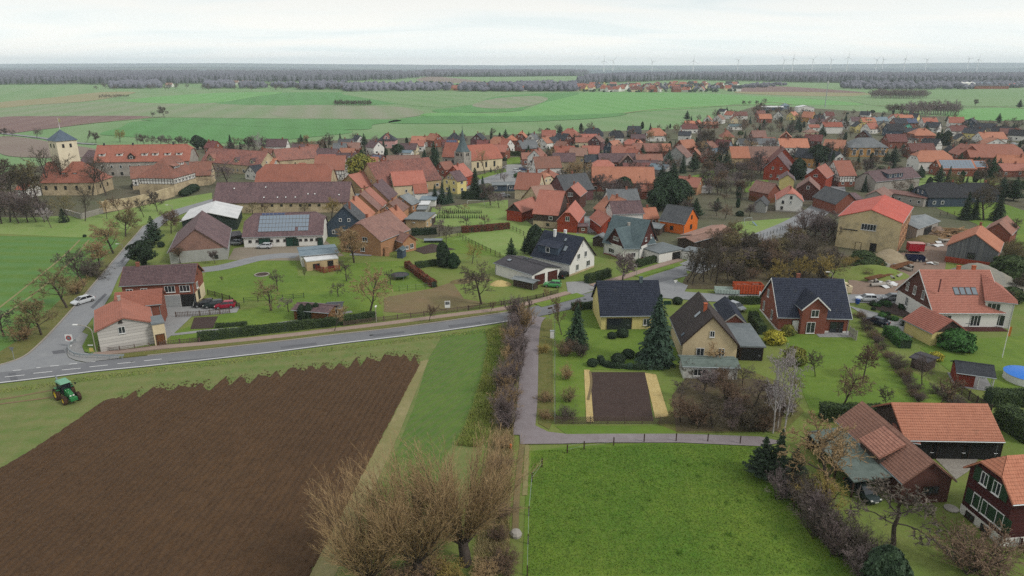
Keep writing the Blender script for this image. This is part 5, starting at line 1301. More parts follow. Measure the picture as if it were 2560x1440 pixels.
# ------------------------------------------------------------------ t
VILLAGE=[(895,338,-50,8,7,2.8,45,'white','slate',0,'small white house with black roof at the far village edge'),(865,347,0,10,8,2.6,38,'grey_wall','darkgrey',0,'low dark roofed house beside the small white black roofed house'),(876,356,0,12,9,3,40,'brick','brown',0,'long red brown roofed house left of the white gable house'),(850,358,0,8,9,3,40,'grey_wall','grey',0,'grey roofed end of the long red brown roofed house'),(936,352,-48,10,8,4,42,'white','purple',0,'white gable house with grey purple roof among fruit trees'),(968,333,0,12,10,4.5,40,'pink_wall','slate',1,'pink house with dark hipped roof at the field edge'),(1055,340,0,14,9,3,36,'white','orange',0,'long low house with orange roof at the field edge'),(1086,334,-48,10,9,4,42,'brick','orange',0,'brick gable house with orange roof at the field edge'),(1022,358,-8,11,8,3,40,'cream','purple',0,'cream gable house with purple grey roof'),(1044,351,0,9,8,3,38,'white','salmon',0,'pale salmon roofed house below the long orange roofed one'),(1136,329,20,9,9,4.5,48,'yellow','slate',1,'yellow house with tall blue slate pyramid roof'),(1124,349,8,10,9,4,40,'brick','maroon',0,'red house with solar panels left of the church spire'),(1196,333,78,11,9,4.5,42,'purplebrick','slate',0,'brick gable house with dark roof right of the church spire'),(1246,342,0,10,10,4,44,'brick','orange',.4,'tall orange roofed house behind the church nave'),(1250,361,-20,10,9,4,40,'brick','salmon',0,'brick house with salmon roof beside the church nave'),(1212,350,0,10,8,3,40,'brick','maroon',0,'maroon roofed house behind the church nave'),(1015,375,-8,8,6,2.6,22,'white','blue_sheet',0,'low shed with light blue grey roof near the church'),(1008,388,10,17,10,3.6,40,'brick','brown',0,'long brown red roofed barn left of the conifers'),(966,405,-20,12,10,3.6,40,'tanbrick','red',0,'red roofed house right of the yellow leaved tree'),(928,392,-10,8,9,3.6,40,'tan_wall','orange',0,'orange roofed house behind the yellow leaved tree'),(867,382,0,11,9,4.4,42,'brick','purple',0,'pink brick house with grey roof and two skylights'),(869,370,-10,9,8,3.6,40,'brick','orange',0,'small orange roofed house behind the pink brick house'),(945,386,-30,8,8,3.4,38,'brick','purple',0,'small house with purple solar roof'),(693,347,0,13,9,3.4,44,'white','purple',0,'white house with mauve roof behind the bare trees'),(532,352,-30,9,8,3.2,44,'brick','maroon',0,'red roofed house at the field edge beside tall conifers'),(753,360,0,11,9,3,38,'brick','purple',0,'purple roofed house behind the patchy stone house'),(780,361,0,8,8,3,40,'brick','oldred',0,'red brown roofed house right of the purple roofed one'),(668,371,-18,9,8,3,40,'white','oldred',0,'small white house with red brown roof under the pale trees'),(820,371,-15,13,9,3.6,40,'brick','purple',0,'brick gabled house with dark purple roof'),(824,386,0,12,9,3.6,40,'white','salmon',0,'salmon roofed house above the red roofed timber barn'),(1279,337,0,8,8,3,40,'brick','orange',1,'small orange hipped house at the field edge'),(1303,328,80,9,9,3.4,44,'brick','orange',.3,'brick gable house with orange half hipped roof'),(1332,332,70,9,8,3.6,46,'white','grey',0,'grey green gable house at the field edge'),(1372,325,0,10,9,3.4,48,'brick','salmon',0,'steep orange roofed house beside a round dark tree'),(1408,333,-48,11,9,4,42,'darkbrick','slate',0,'dark brick gable house with blue slate roof'),(1425,321,-20,15,12,4,42,'brick','red',.9,'very large red hipped roof at the field edge'),(1483,320,0,14,11,3.6,42,'grey_wall','slate',.6,'dark blue hipped roof at the field edge'),(1471,335,0,12,8,3,28,'brick','salmon',0,'flat salmon roofed house below the dark hipped roof'),(1366,342,48,10,9,3.6,38,'white','orange',0,'white house with orange stepped roofs'),(1381,342,60,9,8,3.4,40,'white','slate',0,'white gable house with blue grey roof beside the orange stepped roofs'),(1317,350,28,12,10,4,42,'brick','grey',0,'brick house with grey roof hidden by bare trees'),(1261,346,-40,10,9,4,42,'white','red',0,'red roofed house with white annexe beside the green'),(1318,381,10,7,7,3,42,'brick','oldred',0,'small brick house left of the white timber gable house'),(1411,365,5,12,10,4,38,'brick','red',0,'broad red roofed brick house above the grey roofed stone house'),(1406,353,-48,9,8,3.6,40,'brick','oldred',0,'rust roofed house below the dark brick gable house'),(1447,369,-14,10,9,3.6,42,'tan_wall','tan',0,'tan roofed house between red roofs'),(1478,364,-10,10,9,3.6,42,'white','salmon',0,'salmon roofed house beside the tan roofed house'),(1460,343,0,12,9,3.2,32,'cream','salmon',0,'cream bungalow with salmon roof and row of small windows'),(1492,338,68,10,9,5,40,'purplebrick','brown',0,'purple brick gable house right of the cream bungalow'),(1535,351,48,10,9,3.6,42,'slate_wall','orange',0,'slate hung gable house with orange roof'),(1559,364,0,14,10,3.8,40,'brick','red',0,'long red orange roofed house below the slate hung gable'),(1597,352,65,9,8,3.4,42,'cream','bright_orange',0,'bright orange new roof among weathered roofs'),(1583,348,0,12,8,3,36,'brick','salmon',.6,'pale salmon hipped roof behind the bright orange roof'),(1595,335,0,10,8,3,36,'brick','purple',0,'flat purple roofed house near the field edge'),(1541,326,0,10,9,3.2,46,'white','black',.5,'black hipped roof with white walls'),(1586,315,0,10,9,3.2,46,'slate_wall','slate',0,'dark slate roofed house right at the field edge'),(1641,320,0,13,11,3.6,42,'white','orange',.7,'orange hipped house with white gable front'),(1617,358,-3,17,10,3.6,40,'brick','mottled',0,'long brown mottled barn roof in the village middle'),(1655,359,0,10,9,3.6,40,'brick','orange',0,'clean orange roof at the end of the brown mottled barn'),(1585,372,-58,9,8,3.6,40,'brick','red',0,'brick gable house right of the long purple roof'),(1542,383,3,20,10,3.4,38,'brick','purple',0,'very long purple barn roof in the village middle'),(1482,387,0,9,9,3.2,36,'timber','slate',0,'dark teal roof at the left end of the long purple barn'),(1569,385,84,9,9,3,46,'timber','brown',0,'black gabled barn beside the long purple roof'),(1622,385,0,14,8,4.4,36,'white','oldred',0,'timber framed barn with long rust red roof'),(1697,364,62,13,13,4.5,40,'grey_wall','brown',0,'big pale grey gabled barn near the bare trees'),(1507,400,0,11,9,3.2,36,'brick','salmon',.6,'salmon hipped house above the long orange barn'),(1594,407,0,15,6,3,34,'brick','maroon',0,'low dark red roofed range above the long orange barn'),(1614,400,0,13,8,3,30,'brick','purple',0,'purple grey roofed range behind the dark red range'),(1557,417,-4,27,14,3.6,40,'brick','orange',0,'very long orange barn behind the bare trees'),(1650,410,-40,10,8,3,30,'grey_wall','blue_sheet',0,'glasshouse with pale sheet roof'),(1619,462,0,6,6,3,36,'brick','red',0,'tiny red roofed brick hut below conifers'),(1397,387,-8,0,0,0,0,None,None,0,None),(1343,372,70,10,8,6.2,44,'white','oldred',0,'tall white house with dark timber gable by the square'),(1366,391,12,13,10,5.4,44,'white','oldred',0,'tall white house with red brown roof by the square'),(1377,404,6,9,8,4.2,42,'brick','red',0,'small red brick house with salmon roof before the tall white house'),(1410,382,-4,12,9,4,42,'stone','purple',0,'stone house with purple grey roof behind the tall white house'),(1807,272,-40,8,7,4,36,'white','slate',0,'lone white house with dark roof at the hill edge'),(1771,289,68,9,8,3.4,46,'white','orange',0,'white gable house with steep orange roof on the hill'),(1798,287,58,11,10,3.4,38,'white','tan',0,'broad white gable house with tan roof on the hill'),(1724,302,0,9,7,2.8,34,'brick','orange',0,'low orange roofed bungalow on the left of the hill'),(1745,300,60,8,7,2.8,40,'brick','orange',0,'orange gabled house beside the low orange bungalow'),(1723,309,0,13,9,3.2,40,'white','maroon',.5,'maroon hipped roof beside a tall dark conifer'),(1713,328,-20,9,8,3.4,34,'white','slate',0,'white house with solar collector on dark roof'),(1776,304,0,13,8,2.8,30,'brick','orange',0,'long flat orange roof below the white hill houses'),(1850,279,0,14,9,3.2,40,'white','maroon',0,'long maroon roof with white fascia on the hill'),(1826,278,-48,9,8,3.6,42,'white','red',0,'red roofed gable house left of the long maroon roof'),(1836,289,85,8,7,3,44,'cream','oldred',0,'cream gable house below the long maroon roof'),(1902,276,0,9,8,3.2,42,'brick','maroon',0,'maroon roofed house above its orange twin'),(1912,285,0,12,9,3.4,42,'brick','orange',0,'orange roofed house below its maroon twin'),(1947,277,68,10,9,3.6,46,'white','slate',0,'white gable house with dark slate roof among conifers'),(1983,279,40,10,8,3.8,42,'yellow','orange',0,'yellow gable house with orange roof'),(2023,279,-48,11,10,4,46,'ochre','orange',0,'steep orange roof with ochre gable'),(2048,287,0,9,8,3,42,'grey_wall','slate',0,'blue black roof beside the steep orange roof'),(2073,279,0,9,8,3.4,44,'white','maroon',0,'maroon roof above the broad white gable'),(2080,291,80,10,12,3.6,36,'white','maroon',0,'broad white gable with two windows and maroon roof'),(2041,297,-8,12,9,3.4,38,'white','purple',0,'long white house with mauve roof'),(2080,305,-6,15,10,4.8,34,'white','red',0,'large white two storey house with red roof'),(2108,299,70,10,9,3.4,42,'white','slate',0,'white gable house with slate roof right of the large white house'),(2034,311,0,9,7,2.8,32,'white','red',0,'small white garage with red roof'),(2027,322,0,10,9,3,28,'cream','tan',1,'tan hipped bungalow among grey trees'),(1818,324,0,9,9,4.2,46,'cream','red',1,'cream house with red pyramid roof below the big bare tree'),(1838,310,0,11,8,2.8,22,'white','teal',0,'flat blue green roof among gardens'),(1896,326,0,10,9,3.6,44,'brick','brown',0,'plain brown roof behind the white birches'),(1922,343,0,9,6,2.8,32,'brick','oldred',0,'low rust roofed shed below the plain brown roof'),(1868,346,0,12,9,3,36,'white','darkgrey',0,'long grey roof above the half orange barn'),(1913,346,-2,13,9,3,36,'white','grey',0,'lighter grey roof continuing the long grey roof'),(1982,346,-3,17,12,5.4,38,'white','orange',0,'large white house with orange L shaped roof'),(1966,329,70,9,8,3.6,42,'brick','orange',0,'orange twin gabled house behind the large white house'),(2035,336,-28,11,9,5,40,'darkbrick','maroon',0,'dark brick house with maroon roof beside fir'),(2089,349,-34,12,10,4.2,42,'ochre','orange',0,'ochre gable house with orange roof left of the ochre hall'),(1847,366,0,10,12,4.8,42,'tan_wall','orange',0,'orange roofed end of the long brown barn with tan wall'),(1910,366,0,21,12,4.6,42,'brick','brown',0,'long brown barn roof behind the red clad gable house'),(1958,369,80,11,13,4.6,46,'redclad','maroon',0,'red gable with three white windows behind the big clad house'),(1900,388,40,9,8,3.4,42,'pink_wall','salmon',0,'small pink house with salmon roof before the long brown barn'),(2020,372,-48,11,9,4.6,44,'ochre','slate',0,'orange ochre gable with dark steep roof'),(1774,353,50,9,8,3.6,42,'blue_wall','oldred',0,'blue grey gable beside the big bare tree'),(1809,349,-42,10,9,3.6,42,'blue_wall','maroon',0,'blue grey gable with maroon roof right of the big bare tree'),(1737,370,68,8,8,3,44,'brick','orange',0,'brick gable with small orange roof'),(1771,375,85,10,9,2.6,40,'brick','tan',0,'low brick gable facing the orchard'),(1716,349,28,11,10,3.6,42,'brick','orange',0,'orange roofs above the pale grey barn'),(1722,366,0,8,5,2.6,6,'white','white_sheet',0,'white flat roofed shed beside the pale grey barn'),(1725,442,-34,10,8,3,42,'tanbrick','salmon',0,'salmon roofed house half hidden by dark pines'),(1752,464,0,9,5,2.4,6,'white','white_sheet',0,'flat white shed beside the hidden salmon house'),(2092,378,86,12,9,4,44,'white','slate',0,'slate roofed house between two tall firs'),(2165,278,-40,10,8,3.2,42,'white','slate',0,'white gable with blue slate roof at the far edge'),(2146,292,-10,13,9,3,40,'white','purple',0,'long grey purple roof at the far edge'),(2170,294,0,12,9,4,38,'yellow','orange',0,'yellow house with orange roof and wide dormer'),(2178,307,28,12,9,3.4,44,'white','red',0,'white gable with long red roof sloping right'),(2148,304,86,10,9,4.2,40,'yellow','slate',0,'yellow gable left of the white red roofed gable'),(2209,303,66,11,10,3.6,46,'cream','slate',0,'cream gable with dark steep roof'),(2200,292,0,13,9,3,38,'grey_wall','blue_sheet',0,'blue grey sheet roof behind the cream gable'),(2232,286,68,10,9,3.8,44,'white','red',0,'tall white gable with three windows'),(2246,285,0,9,8,3.4,38,'white','red',0,'red roof with white fascia beside the tall white gable'),(2264,287,0,13,9,3.4,38,'yellow','orange',0,'orange roof at the far edge near the copse'),(2286,283,-48,9,9,3.6,44,'yellow','slate',0,'yellow gable with blue roof near the copse'),(2262,295,0,20,10,3.4,40,'brick','slate',0,'very long slate roof covered in solar panels'),(2237,309,0,13,10,4,44,'slate_wall','black',0,'black roofed house with dark walls'),(2271,307,66,10,9,3.6,46,'mint','slate',0,'bright mint green gable house'),(2323,294,0,13,9,3.6,42,'white','red',0,'red roofed white house right of the solar roof'),(2334,305,-48,11,9,3.4,42,'white','slate',0,'white gable with slate roof below the red roofed white house'),(2391,292,-20,12,10,3.4,44,'white','red',0,'red roof with white gable at the field edge'),(2429,295,48,13,11,3.6,36,'slate_wall','slate',0,'blue boarded gable with dark roof at the field edge'),(2395,313,0,14,9,3.4,42,'white','maroon',.4,'maroon hipped roof below the white gabled red roof'),(2438,320,-48,14,10,3.6,36,'yellow','slate',0,'yellow gable under a broad dark roof'),(2468,308,-34,14,10,3,34,'grey_wall','slate',0,'broad slate roof with pale gable on the right'),(2507,316,-34,14,10,3,36,'white','black',0,'black roof between slate and maroon roofs on the right'),(2526,321,-30,13,10,3.2,36,'brick','maroon',0,'maroon brown roof with skylight on the right'),(2548,324,-38,12,10,3.4,38,'white','black',0,'black roof with white gable on the far right'),(2402,335,80,9,8,3,40,'cream','slate',0,'small cream gable near the round conifers'),(2477,330,0,17,12,4.4,34,'white','orange',0,'large clean orange roof on the right'),(2484,344,84,10,15,4.2,26,'white','orange',0,'wide white pediment under the clean orange roof'),(2305,321,0,15,12,4.2,36,'brick','orange',.8,'orange hipped brick villa'),(2275,320,0,13,9,3,32,'brick','slate',0,'slate roof left of the orange hipped villa'),(2239,335,0,13,10,4,42,'brick','maroon',0,'maroon roofed brick house behind the ochre hall'),(2274,345,-14,9,6,2.6,14,'white','black',0,'flat black garage roof with white wall'),(2161,325,58,11,10,3.6,42,'darkbrick','slate',0,'dark brick gable behind the ochre hall'),(2302,358,0,15,10,3.6,40,'brick','maroon',0,'ivy grown brick house with worn maroon roof'),(2331,346,-56,10,9,4.4,42,'white','slate',0,'white timber framed gable with slate roof'),(2330,376,0,18,12,4.4,40,'white','orange',.5,'white farmhouse with broad orange hipped roof'),(2416,361,82,13,12,5,40,'brick','salmon',0,'brick gable front of the great red roofed farm'),(2480,360,-3,29,15,4.4,40,'brick','red',.4,'great red roofed farm barn on the right'),(2532,387,-24,14,10,3.6,40,'stone','orange',0,'orange roof with stone gable in the right farmyard'),(2536,408,5,17,9,2.8,34,'brick','salmon',0,'long low salmon roof at the right edge'),(2386,399,0,18,10,3.4,38,'brick','orange',0,'brick barn with one big solar covered roof'),(2440,402,0,9,8,3,36,'brick','bright_orange',0,'clean orange roof right of the solar covered barn'),(2381,365,84,8,8,2.8,42,'white','black',0,'small white timber gable with parked car'),(2355,456,0,16,13,3.4,36,'slate_wall','black',.5,'low black hipped bungalow with slate walls'),(2440,457,0,14,11,3,34,'slate_wall','black',.5,'second black roofed bungalow behind bare trees'),(2163,344,0,23,14,5.0,36,'ochre','grey',1,'ochre brick hall with grey hipped roof and tall windows'),(2012,263,86,14,18,5,12,'white','white_sheet',0,'white farm hall at the hill top'),(1929,265,0,27,9,3.6,14,'slate_wall','white_sheet',0,'long low farm shed with pale roof at the hill top'),(1963,258,0,9,8,4,34,'blue_wall','blue_sheet',1,'blue roofed silo house behind the long farm shed'),]
for(x,y,yaw,L,W,hw,pt,wl,rf,hp,lb)in VILLAGE:
 if not lb:continue
 hp=(hp,hp)if not isinstance(hp,tuple)else hp
 L,W=L*.92,W*.92
 H=house(lb,(C,x,y,yaw,L,W,hw,pt),wl,rf,hip=hp,group=GV,win=.9,chim=0 if 'barn' in lb or 'shed' in lb or 'hall' in lb or 'garage' in lb else 1,timber=1 if 'timber framed' in lb else 0,oh=.3,cat='barn' if 'barn' in lb else 'house',name='barn' if 'barn' in lb else 'house')
 if 'solar covered barn' in lb or 'one big solar' in lb:solar(H,-H.L*.44,H.L*.44,.06,.94,10,4)
 if 'covered in solar' in lb:solar(H,H.L*.05,H.L*.48,.1,.9,6,3,mat='pv_dark')
 if 'with solar panels' in lb:solar(H,-H.L*.2,H.L*.42,.1,.7,5,3,mat='pv_dark')
 if 'purple solar' in lb:solar(H,-H.L*.35,H.L*.35,.15,.8,4,3,mat='pv_dark')
 if 'wide dormer' in lb:dormer(H,0,4,'shed','yellow','orange',wn=2)
 if 'two skylights' in lb:skylight(H,-2,.5,.8,1.1);skylight(H,1.5,.5,.8,1.1)
 if lb.startswith('maroon brown'):skylight(H,0,.5,.8,1.1)
 if 'tall windows' in lb:
  for u in(.12,.3,.5,.7,.88):
   p,n=H.wallpos('f',u,.9,.09);add_window(H.root,p,n,1.8,3.2,'far')
 if lb.startswith('pink house'):dormer(H,0,3.5,'gable','pink_wall','red',yd=.8)
# ------------------------------------------------------------------ d
rv=random.Random(11)
GD='houses of the distant village'
def far_house(x,y,L,W,hw,pt,yaw,wl,rf,label,group=GD):
 p=G(x,y)
 t=math.tan(R(pt));b=MB();zr=hw+W/2*t
 b.face([(-L/2,-W/2,0),(L/2,-W/2,0),(L/2,-W/2,hw),(-L/2,-W/2,hw)]);b.face([(L/2,W/2,0),(-L/2,W/2,0),(-L/2,W/2,hw),(L/2,W/2,hw)])
 b.face([(L/2,-W/2,0),(L/2,W/2,0),(L/2,W/2,hw),(L/2,0,zr),(L/2,-W/2,hw)]);b.face([(-L/2,W/2,0),(-L/2,-W/2,0),(-L/2,-W/2,hw),(-L/2,0,zr),(-L/2,W/2,hw)])
 o=thing('distant_house',label,'house',p,yaw,group)
 b.obj('wall',M[wl],o)
 r=MB();e=.4
 for s in(-1,1):
  r.face([(-L/2-e,s*(W/2+e),hw-e*t),(L/2+e,s*(W/2+e),hw-e*t),(L/2+e,0,zr+.1),(-L/2-e,0,zr+.1)][::-s])
 r.obj('roof',M[rf],o)
 return o
LB={'red':'tiny red roofed house in the distant village beyond the fields','maroon':'tiny dark red roofed house in the distant village beyond the fields','salmon':'tiny pale red roofed house in the distant village beyond the fields','slate':'tiny dark roofed house in the distant village beyond the fields'}
for i in range(104):
 x=rv.uniform(1425,1840)if i<92 else rv.uniform(1130,1420)
 y=rv.uniform(213,230)if x>1480 else rv.uniform(219,229)
 rf=rv.choice(('red','red','salmon','maroon','slate'))
 far_house(x,y,rv.uniform(11,17),rv.uniform(9,11),rv.uniform(3.5,5.5),46,rv.uniform(-1.5,1.5),rv.choice(('white','white','cream','brick','yellow')),rf,LB[rf])
far_house(1160,226,40,14,4,38,0,'brick','red','long red roofed farm barn left of the distant village')
far_house(1215,225,34,12,4,38,.1,'brick','maroon','dark red roofed farm barn left of the distant village')
far_house(1450,224,38,15,5,38,.05,'brick','red','large red roofed barn at the near edge of the distant village')
for(x,y,L,lb)in((590,211,16,'lone white house before the wood on the left'),(618,211,24,'white farm buildings before the wood on the left'),(425,218,14,'white cottage among trees before the left wood'),(770,222,26,'red roofed farm in the trees beyond the green field')):
 far_house(x,y,L,10,5,40,0,'white','red' if 'red' in lb else 'tan',lb,'farms before the wood')
far_house(2437,219,60,22,9,12,0,'white','blue_sheet','pale blue hall of the farm before the right wood','farms before the wood')
far_house(2470,222,70,20,6,12,0,'brick','dark_sheet','dark low sheds of the farm before the right wood','farms before the wood')
far_house(2520,219,40,18,6,18,0,'brick','red_sheet','long bright red shed before the right wood','farms before the wood')
for i,x in enumerate((2402,2414,2426)):
 p=G(x,222);o=thing('silo','pale round silo beside the blue hall before the right wood','silo',p,0,'silos of the far farm')
 b=MB();b.lathe([(7,0),(7,11),(0,14)],14);b.obj('tank',M['white'],o)
# pale factory sheds far off
for i,(x,L)in enumerate(((1338,80),(1362,60),(1090,90),(720,60))):
 far_house(x,178,L*1.2,40,12,4,0,'white','white_sheet','pale distant factory hall on the wooded horizon','distant factory halls')
# ------------------------------------------------------------------ w
def turbine(x,ytop,D,rot,label):
 d=ray(x,ytop);k=D/d.y;z=CAM_H+d.z*k
 p=Vector((d.x*k,D,0))
 o=thing('wind_turbine',label,'wind turbine',p,0,'wind turbines on the horizon')
 b=MB();b.tube((0,0,0),(0,0,z),2.6,1.4,10);b.obj('tower',M['turbine'],o)
 b=MB();b.box(-2.2,2.2,-4,7,z-2,z+2.4);b.obj('nacelle',M['turbine'],o)
 h=MB();h.lathe([(2.2,0),(2.0,2),(0,4)],10,mat=Matrix.Translation((0,-4,z))@Matrix.Rotation(R(90),4,'X'));hub=h.obj('rotor_hub',M['turbine'],o)
 for i in range(3):
  a=rot+i*2*math.pi/3;u=Vector((math.sin(a),0,math.cos(a)));v=Vector((math.cos(a),0,-math.sin(a)));c=Vector((0,-6,z))
  q=MB();Ls=34
  q.add([c-v*1.1,c+v*1.6,c+u*Ls*.25+v*2.0,c+u*Ls+v*.3,c+u*Ls-v*.3,c+u*Ls*.25-v*.9,c-v*1.1+Vector((0,.8,0)),c+u*Ls*.25+Vector((0,1.0,0))],[(0,1,2,5),(5,2,3,4),(0,5,7,6),(5,4,7),(2,7,3),(1,6,7,2)])
  q.obj('blade',M['turbine'],hub)
M['turbine']=m_plain('turbine_white',P3(238,238,238),.5,0,.03)
for i,(x,yt)in enumerate(((1510,152),(1533,152),(1631,154),(1734,152),(1846,150),(1961,150),(1984,146),(2033,148),(2079,150),(2121,143),(2193,149),(2209,149),(2264,147),(2318,149),(2423,147),(2447,149))):
 turbine(x,yt,4300+(i%3)*260,i*.7,'white three bladed wind turbine, number of blades up, ' if False else 'white wind turbine %s'%('alone above the distant village','standing close right of the leftmost turbine','above the middle of the distant village','above the right end of the distant village','over the plain wooded ridge','paired with a taller one near the mast','taller of the pair left of the mast','just left of the tall mast','just right of the tall mast','with one blade pointing up right of the mast','left one of the close pair','right one of the close pair','over the middle of the right wood','between the close pair and the last two turbines','second from the right end of the row','at the right end of the row')[i]if False else('white wind turbine '+('leftmost of the row above the distant village','second from the left above the distant village','third from the left above the distant village','fourth from the left above the distant village','alone over the wooded ridge left of the middle','left one of the pair left of the mast','right one of the pair left of the mast','nearest to the mast on its left','just right of the tall mast','second right of the tall mast','left one of the close pair','right one of the close pair','over the right wood after the close pair','third from the right end of the row','second from the right end of the row','at the right end of the row')[i]))
mp=G(2062,268);mz=hgt(2062,268,203)
o=thing('radio_mast','tall pale radio mast behind the village','mast',mp)
b=MB();b.tube((0,0,0),(0,0,mz),.55,.3,8);b.obj('pole',M['galv'],o)
b=MB()
for a in range(3):b.box(.5,.75,-.3,.3,mz-2.6,mz+.2,mat=Matrix.Rotation(a*2.09,4,'Z'));b.tube((0,0,mz-1),(math.cos(a*2.09)*.6,math.sin(a*2.09)*.6,mz-1),.06)
b.tube((0,0,mz),(0,0,mz+1.5),.05);b.obj('antenna',M['white_paint'],o)
# ------------------------------------------------------------------ p
M['bark']=m_leaf('bark_grey_brown',P3(82,72,64),P3(58,50,46),2,.3)
M['bark_pale']=m_leaf('bark_birch',P3(200,196,194),P3(150,142,140),3,.15)
TW={'grey':(P3(104,94,84),P3(78,70,64)),'purple':(P3(118,102,98),P3(90,78,74)),'tan':(P3(172,146,108),P3(140,114,82)),'olive':(P3(138,126,88),P3(108,98,68)),'dark':(P3(104,94,80),P3(76,68,58)),'rust':(P3(130,106,86),P3(98,80,66)),'mauve':(P3(140,124,122),P3(110,98,98)),'birch':(P3(184,174,174),P3(150,140,142)),'gold':(P3(172,152,86),P3(136,116,64)),}
for k,(a,c)in TW.items():M['tw_'+k]=m_leaf('twigs_'+k,a,c,.8,.3)
M['spruce']=m_leaf('spruce_needles',P3(58,82,56),P3(38,56,42),1.0,.25)
M['bluespruce']=m_leaf('blue_spruce_needles',P3(66,90,70),P3(44,64,52),1.0,.2)
M['thuja']=m_leaf('thuja_leaves',P3(48,76,42),P3(28,48,30),1.5,.25)
M['yew']=m_leaf('dark_evergreen_leaves',P3(52,70,46),P3(34,50,36),1.5,.25)
M['laurel']=m_leaf('laurel_leaves',P3(72,116,52),P3(44,80,38),1.5,.25)
M['pine']=m_leaf('pine_needles',P3(66,88,60),P3(42,60,46),1.0,.25)
M['autumn']=m_leaf('yellow_leaves',P3(150,140,60),P3(98,112,54),.5,.2)
M['yellowbush']=m_leaf('golden_shrub_leaves',P3(196,186,66),P3(156,150,54),1.5,.2)
M['beech']=m_leaf('copper_hedge_leaves',P3(132,74,52),P3(96,54,42),1.5,.2)
M['hedge']=m_leaf('hedge_leaves',P3(74,92,48),P3(50,66,38),1.5,.25)
def grow(rg,p,d,ln,r,lv,cfg,out):
 """curved stem; children along it. out: list of (p0,p1,r0,r1,level)"""
 n=cfg['seg'][lv]
 pts=[p];dirs=[]
 for i in range(n):
  d=d+Vector(rg.normal(0,cfg['wob'][lv],3));d.z+=cfg['up'][lv];d.normalize()
  p=p+d*(ln/n);pts.append(p);dirs.append(d)
 rt=r*cfg['taper'][lv]
 for i in range(n):
  a,b=r+(rt-r)*i/n,r+(rt-r)*(i+1)/n
  out.append((pts[i],pts[i+1],a,b,lv))
 if lv+1>=len(cfg['num'])+1:return
 k=cfg['num'][lv]
 for j in range(k):
  t=cfg['from'][lv]+(1-cfg['from'][lv])*((j+rg.uniform(.1,.9))/k)
  i=min(n-1,int(t*n));q=pts[i].lerp(pts[i+1],t*n-i)
  ax=dirs[i].orthogonal().normalized();ax.rotate(Matrix.Rotation(j*2.4+rg.uniform(-.5,.5),3,dirs[i]))
  an=cfg['ang'][lv]*rg.uniform(.7,1.25)
  cd=(dirs[i]*math.cos(an)+ax*math.sin(an)).normalized()
  cl=ln*cfg['len'][lv]*rg.uniform(.7,1.2)*(1-cfg['shrink'][lv]*(t-cfg['from'][lv]))
  grow(rg,q,cd,cl,max(r*cfg['rad'][lv]*(1-.4*t),cfg['rmin']),lv+1,cfg,out)
def seg_mesh(segs,name,mat,lo,hi,sides):
 "tubes (or flat ribbons when sides==2) for segments of levels lo..hi"
 S=[s for s in segs if lo<=s[4]<=hi]
 if not S:return None
 P0=np.array([s[0]for s in S]);P1=np.array([s[1]for s in S]);R0=np.array([s[2]for s in S]);R1=np.array([s[3]for s in S])
 D=P1-P0;D/=np.linalg.norm(D,axis=1)[:,None]+1e-9
 rg=np.random.default_rng(len(S));Q=rg.normal(size=D.shape)
 A=np.cross(D,Q);A/=np.linalg.norm(A,axis=1)[:,None]+1e-9;B=np.cross(D,A)
 if sides==2:
  V=np.stack([P0-A*R0[:,None],P0+A*R0[:,None],P1+A*R1[:,None],P1-A*R1[:,None]],1)
  F=np.arange(len(S)*4).reshape(-1,4)
  return np_mesh(name,V.reshape(-1,3),F,mat)
 V=[]
 for(P,RR)in((P0,R0),(P1,R1)):
  for k in range(sides):
   t=2*math.pi*k/sides
   V.append(P+(A*math.cos(t)+B*math.sin(t))*RR[:,None])
 V=np.stack(V,1)
 f=np.array([[k,(k+1)%sides,sides+(k+1)%sides,sides+k]for k in range(sides)])
 F=(f[None]+(np.arange(len(S))*2*sides)[:,None,None]).reshape(-1,4)
 return np_mesh(name,V.reshape(-1,3),F,mat,smooth=True)
def tree_cfg(**k):
 c=dict(seg=[5,4,3,2,1],wob=[.06,.12,.16,.2,.25],up=[.05,.10,.07,.04,.0],taper=[.45,.35,.3,.4,.5],num=[12,8,7,8],ang=[.95,.8,.75,.7],len=[.62,.55,.5,.5],shrink=[.55,.4,.35,.3],rad=[.45,.5,.45,.5],rmin=.042,**{'from':[.28,.25,.15,.1]})
 c.update(k);return c
PROTO={}
def bare_proto(key,seed,h,r,cfg,nstem=1,spread=.2,split=1,leaf=None):
 rg=np.random.default_rng(seed);out=[]
 for s in range(nstem):
  d=Vector((rg.normal(0,spread),rg.normal(0,spread),1)).normalized()
  p=Vector((rg.normal(0,.25),rg.normal(0,.25),0))if nstem>1 else Vector((0,0,-.1))
  grow(rg,p,d,h*cfg.get('tr',.72)*(rg.uniform(.6,1.1)if nstem>1 else 1),r,0,cfg,out)
 top=max(s[1].z for s in out);k=h/top
 out=[(a*k,b*k,c,d_,e_)for(a,b,c,d_,e_)in out]
 tm=seg_mesh(out,'trunk',M['bark'],0,split,5)
 hi=max(s[4]for s in out)
 S3=[s for s in out if split<s[4]<hi];S2=[s for s in out if s[4]==hi]
 cm=seg_mesh(out,'crown',M['tw_grey'],split+1,hi,2)
 extra=None
 PROTO[key]=(tm,cm,h)
bare_proto('round',1,10,.22,tree_cfg())
bare_proto('round2',2,10,.24,tree_cfg(num=[10,7,7,6],ang=[1.05,.85,.8,.7],up=[.04,.06,.05,.03,0]))
bare_proto('round3',5,10,.20,tree_cfg(num=[8,7,6,6],wob=[.1,.18,.2,.24,.3]))
bare_proto('sparse',12,12,.22,tree_cfg(num=[9,6,5,4],ang=[.8,.8,.7,.7],wob=[.1,.16,.2,.22,.3],len=[.6,.55,.5,.5],**{'from':[.34,.25,.2,.1]}))
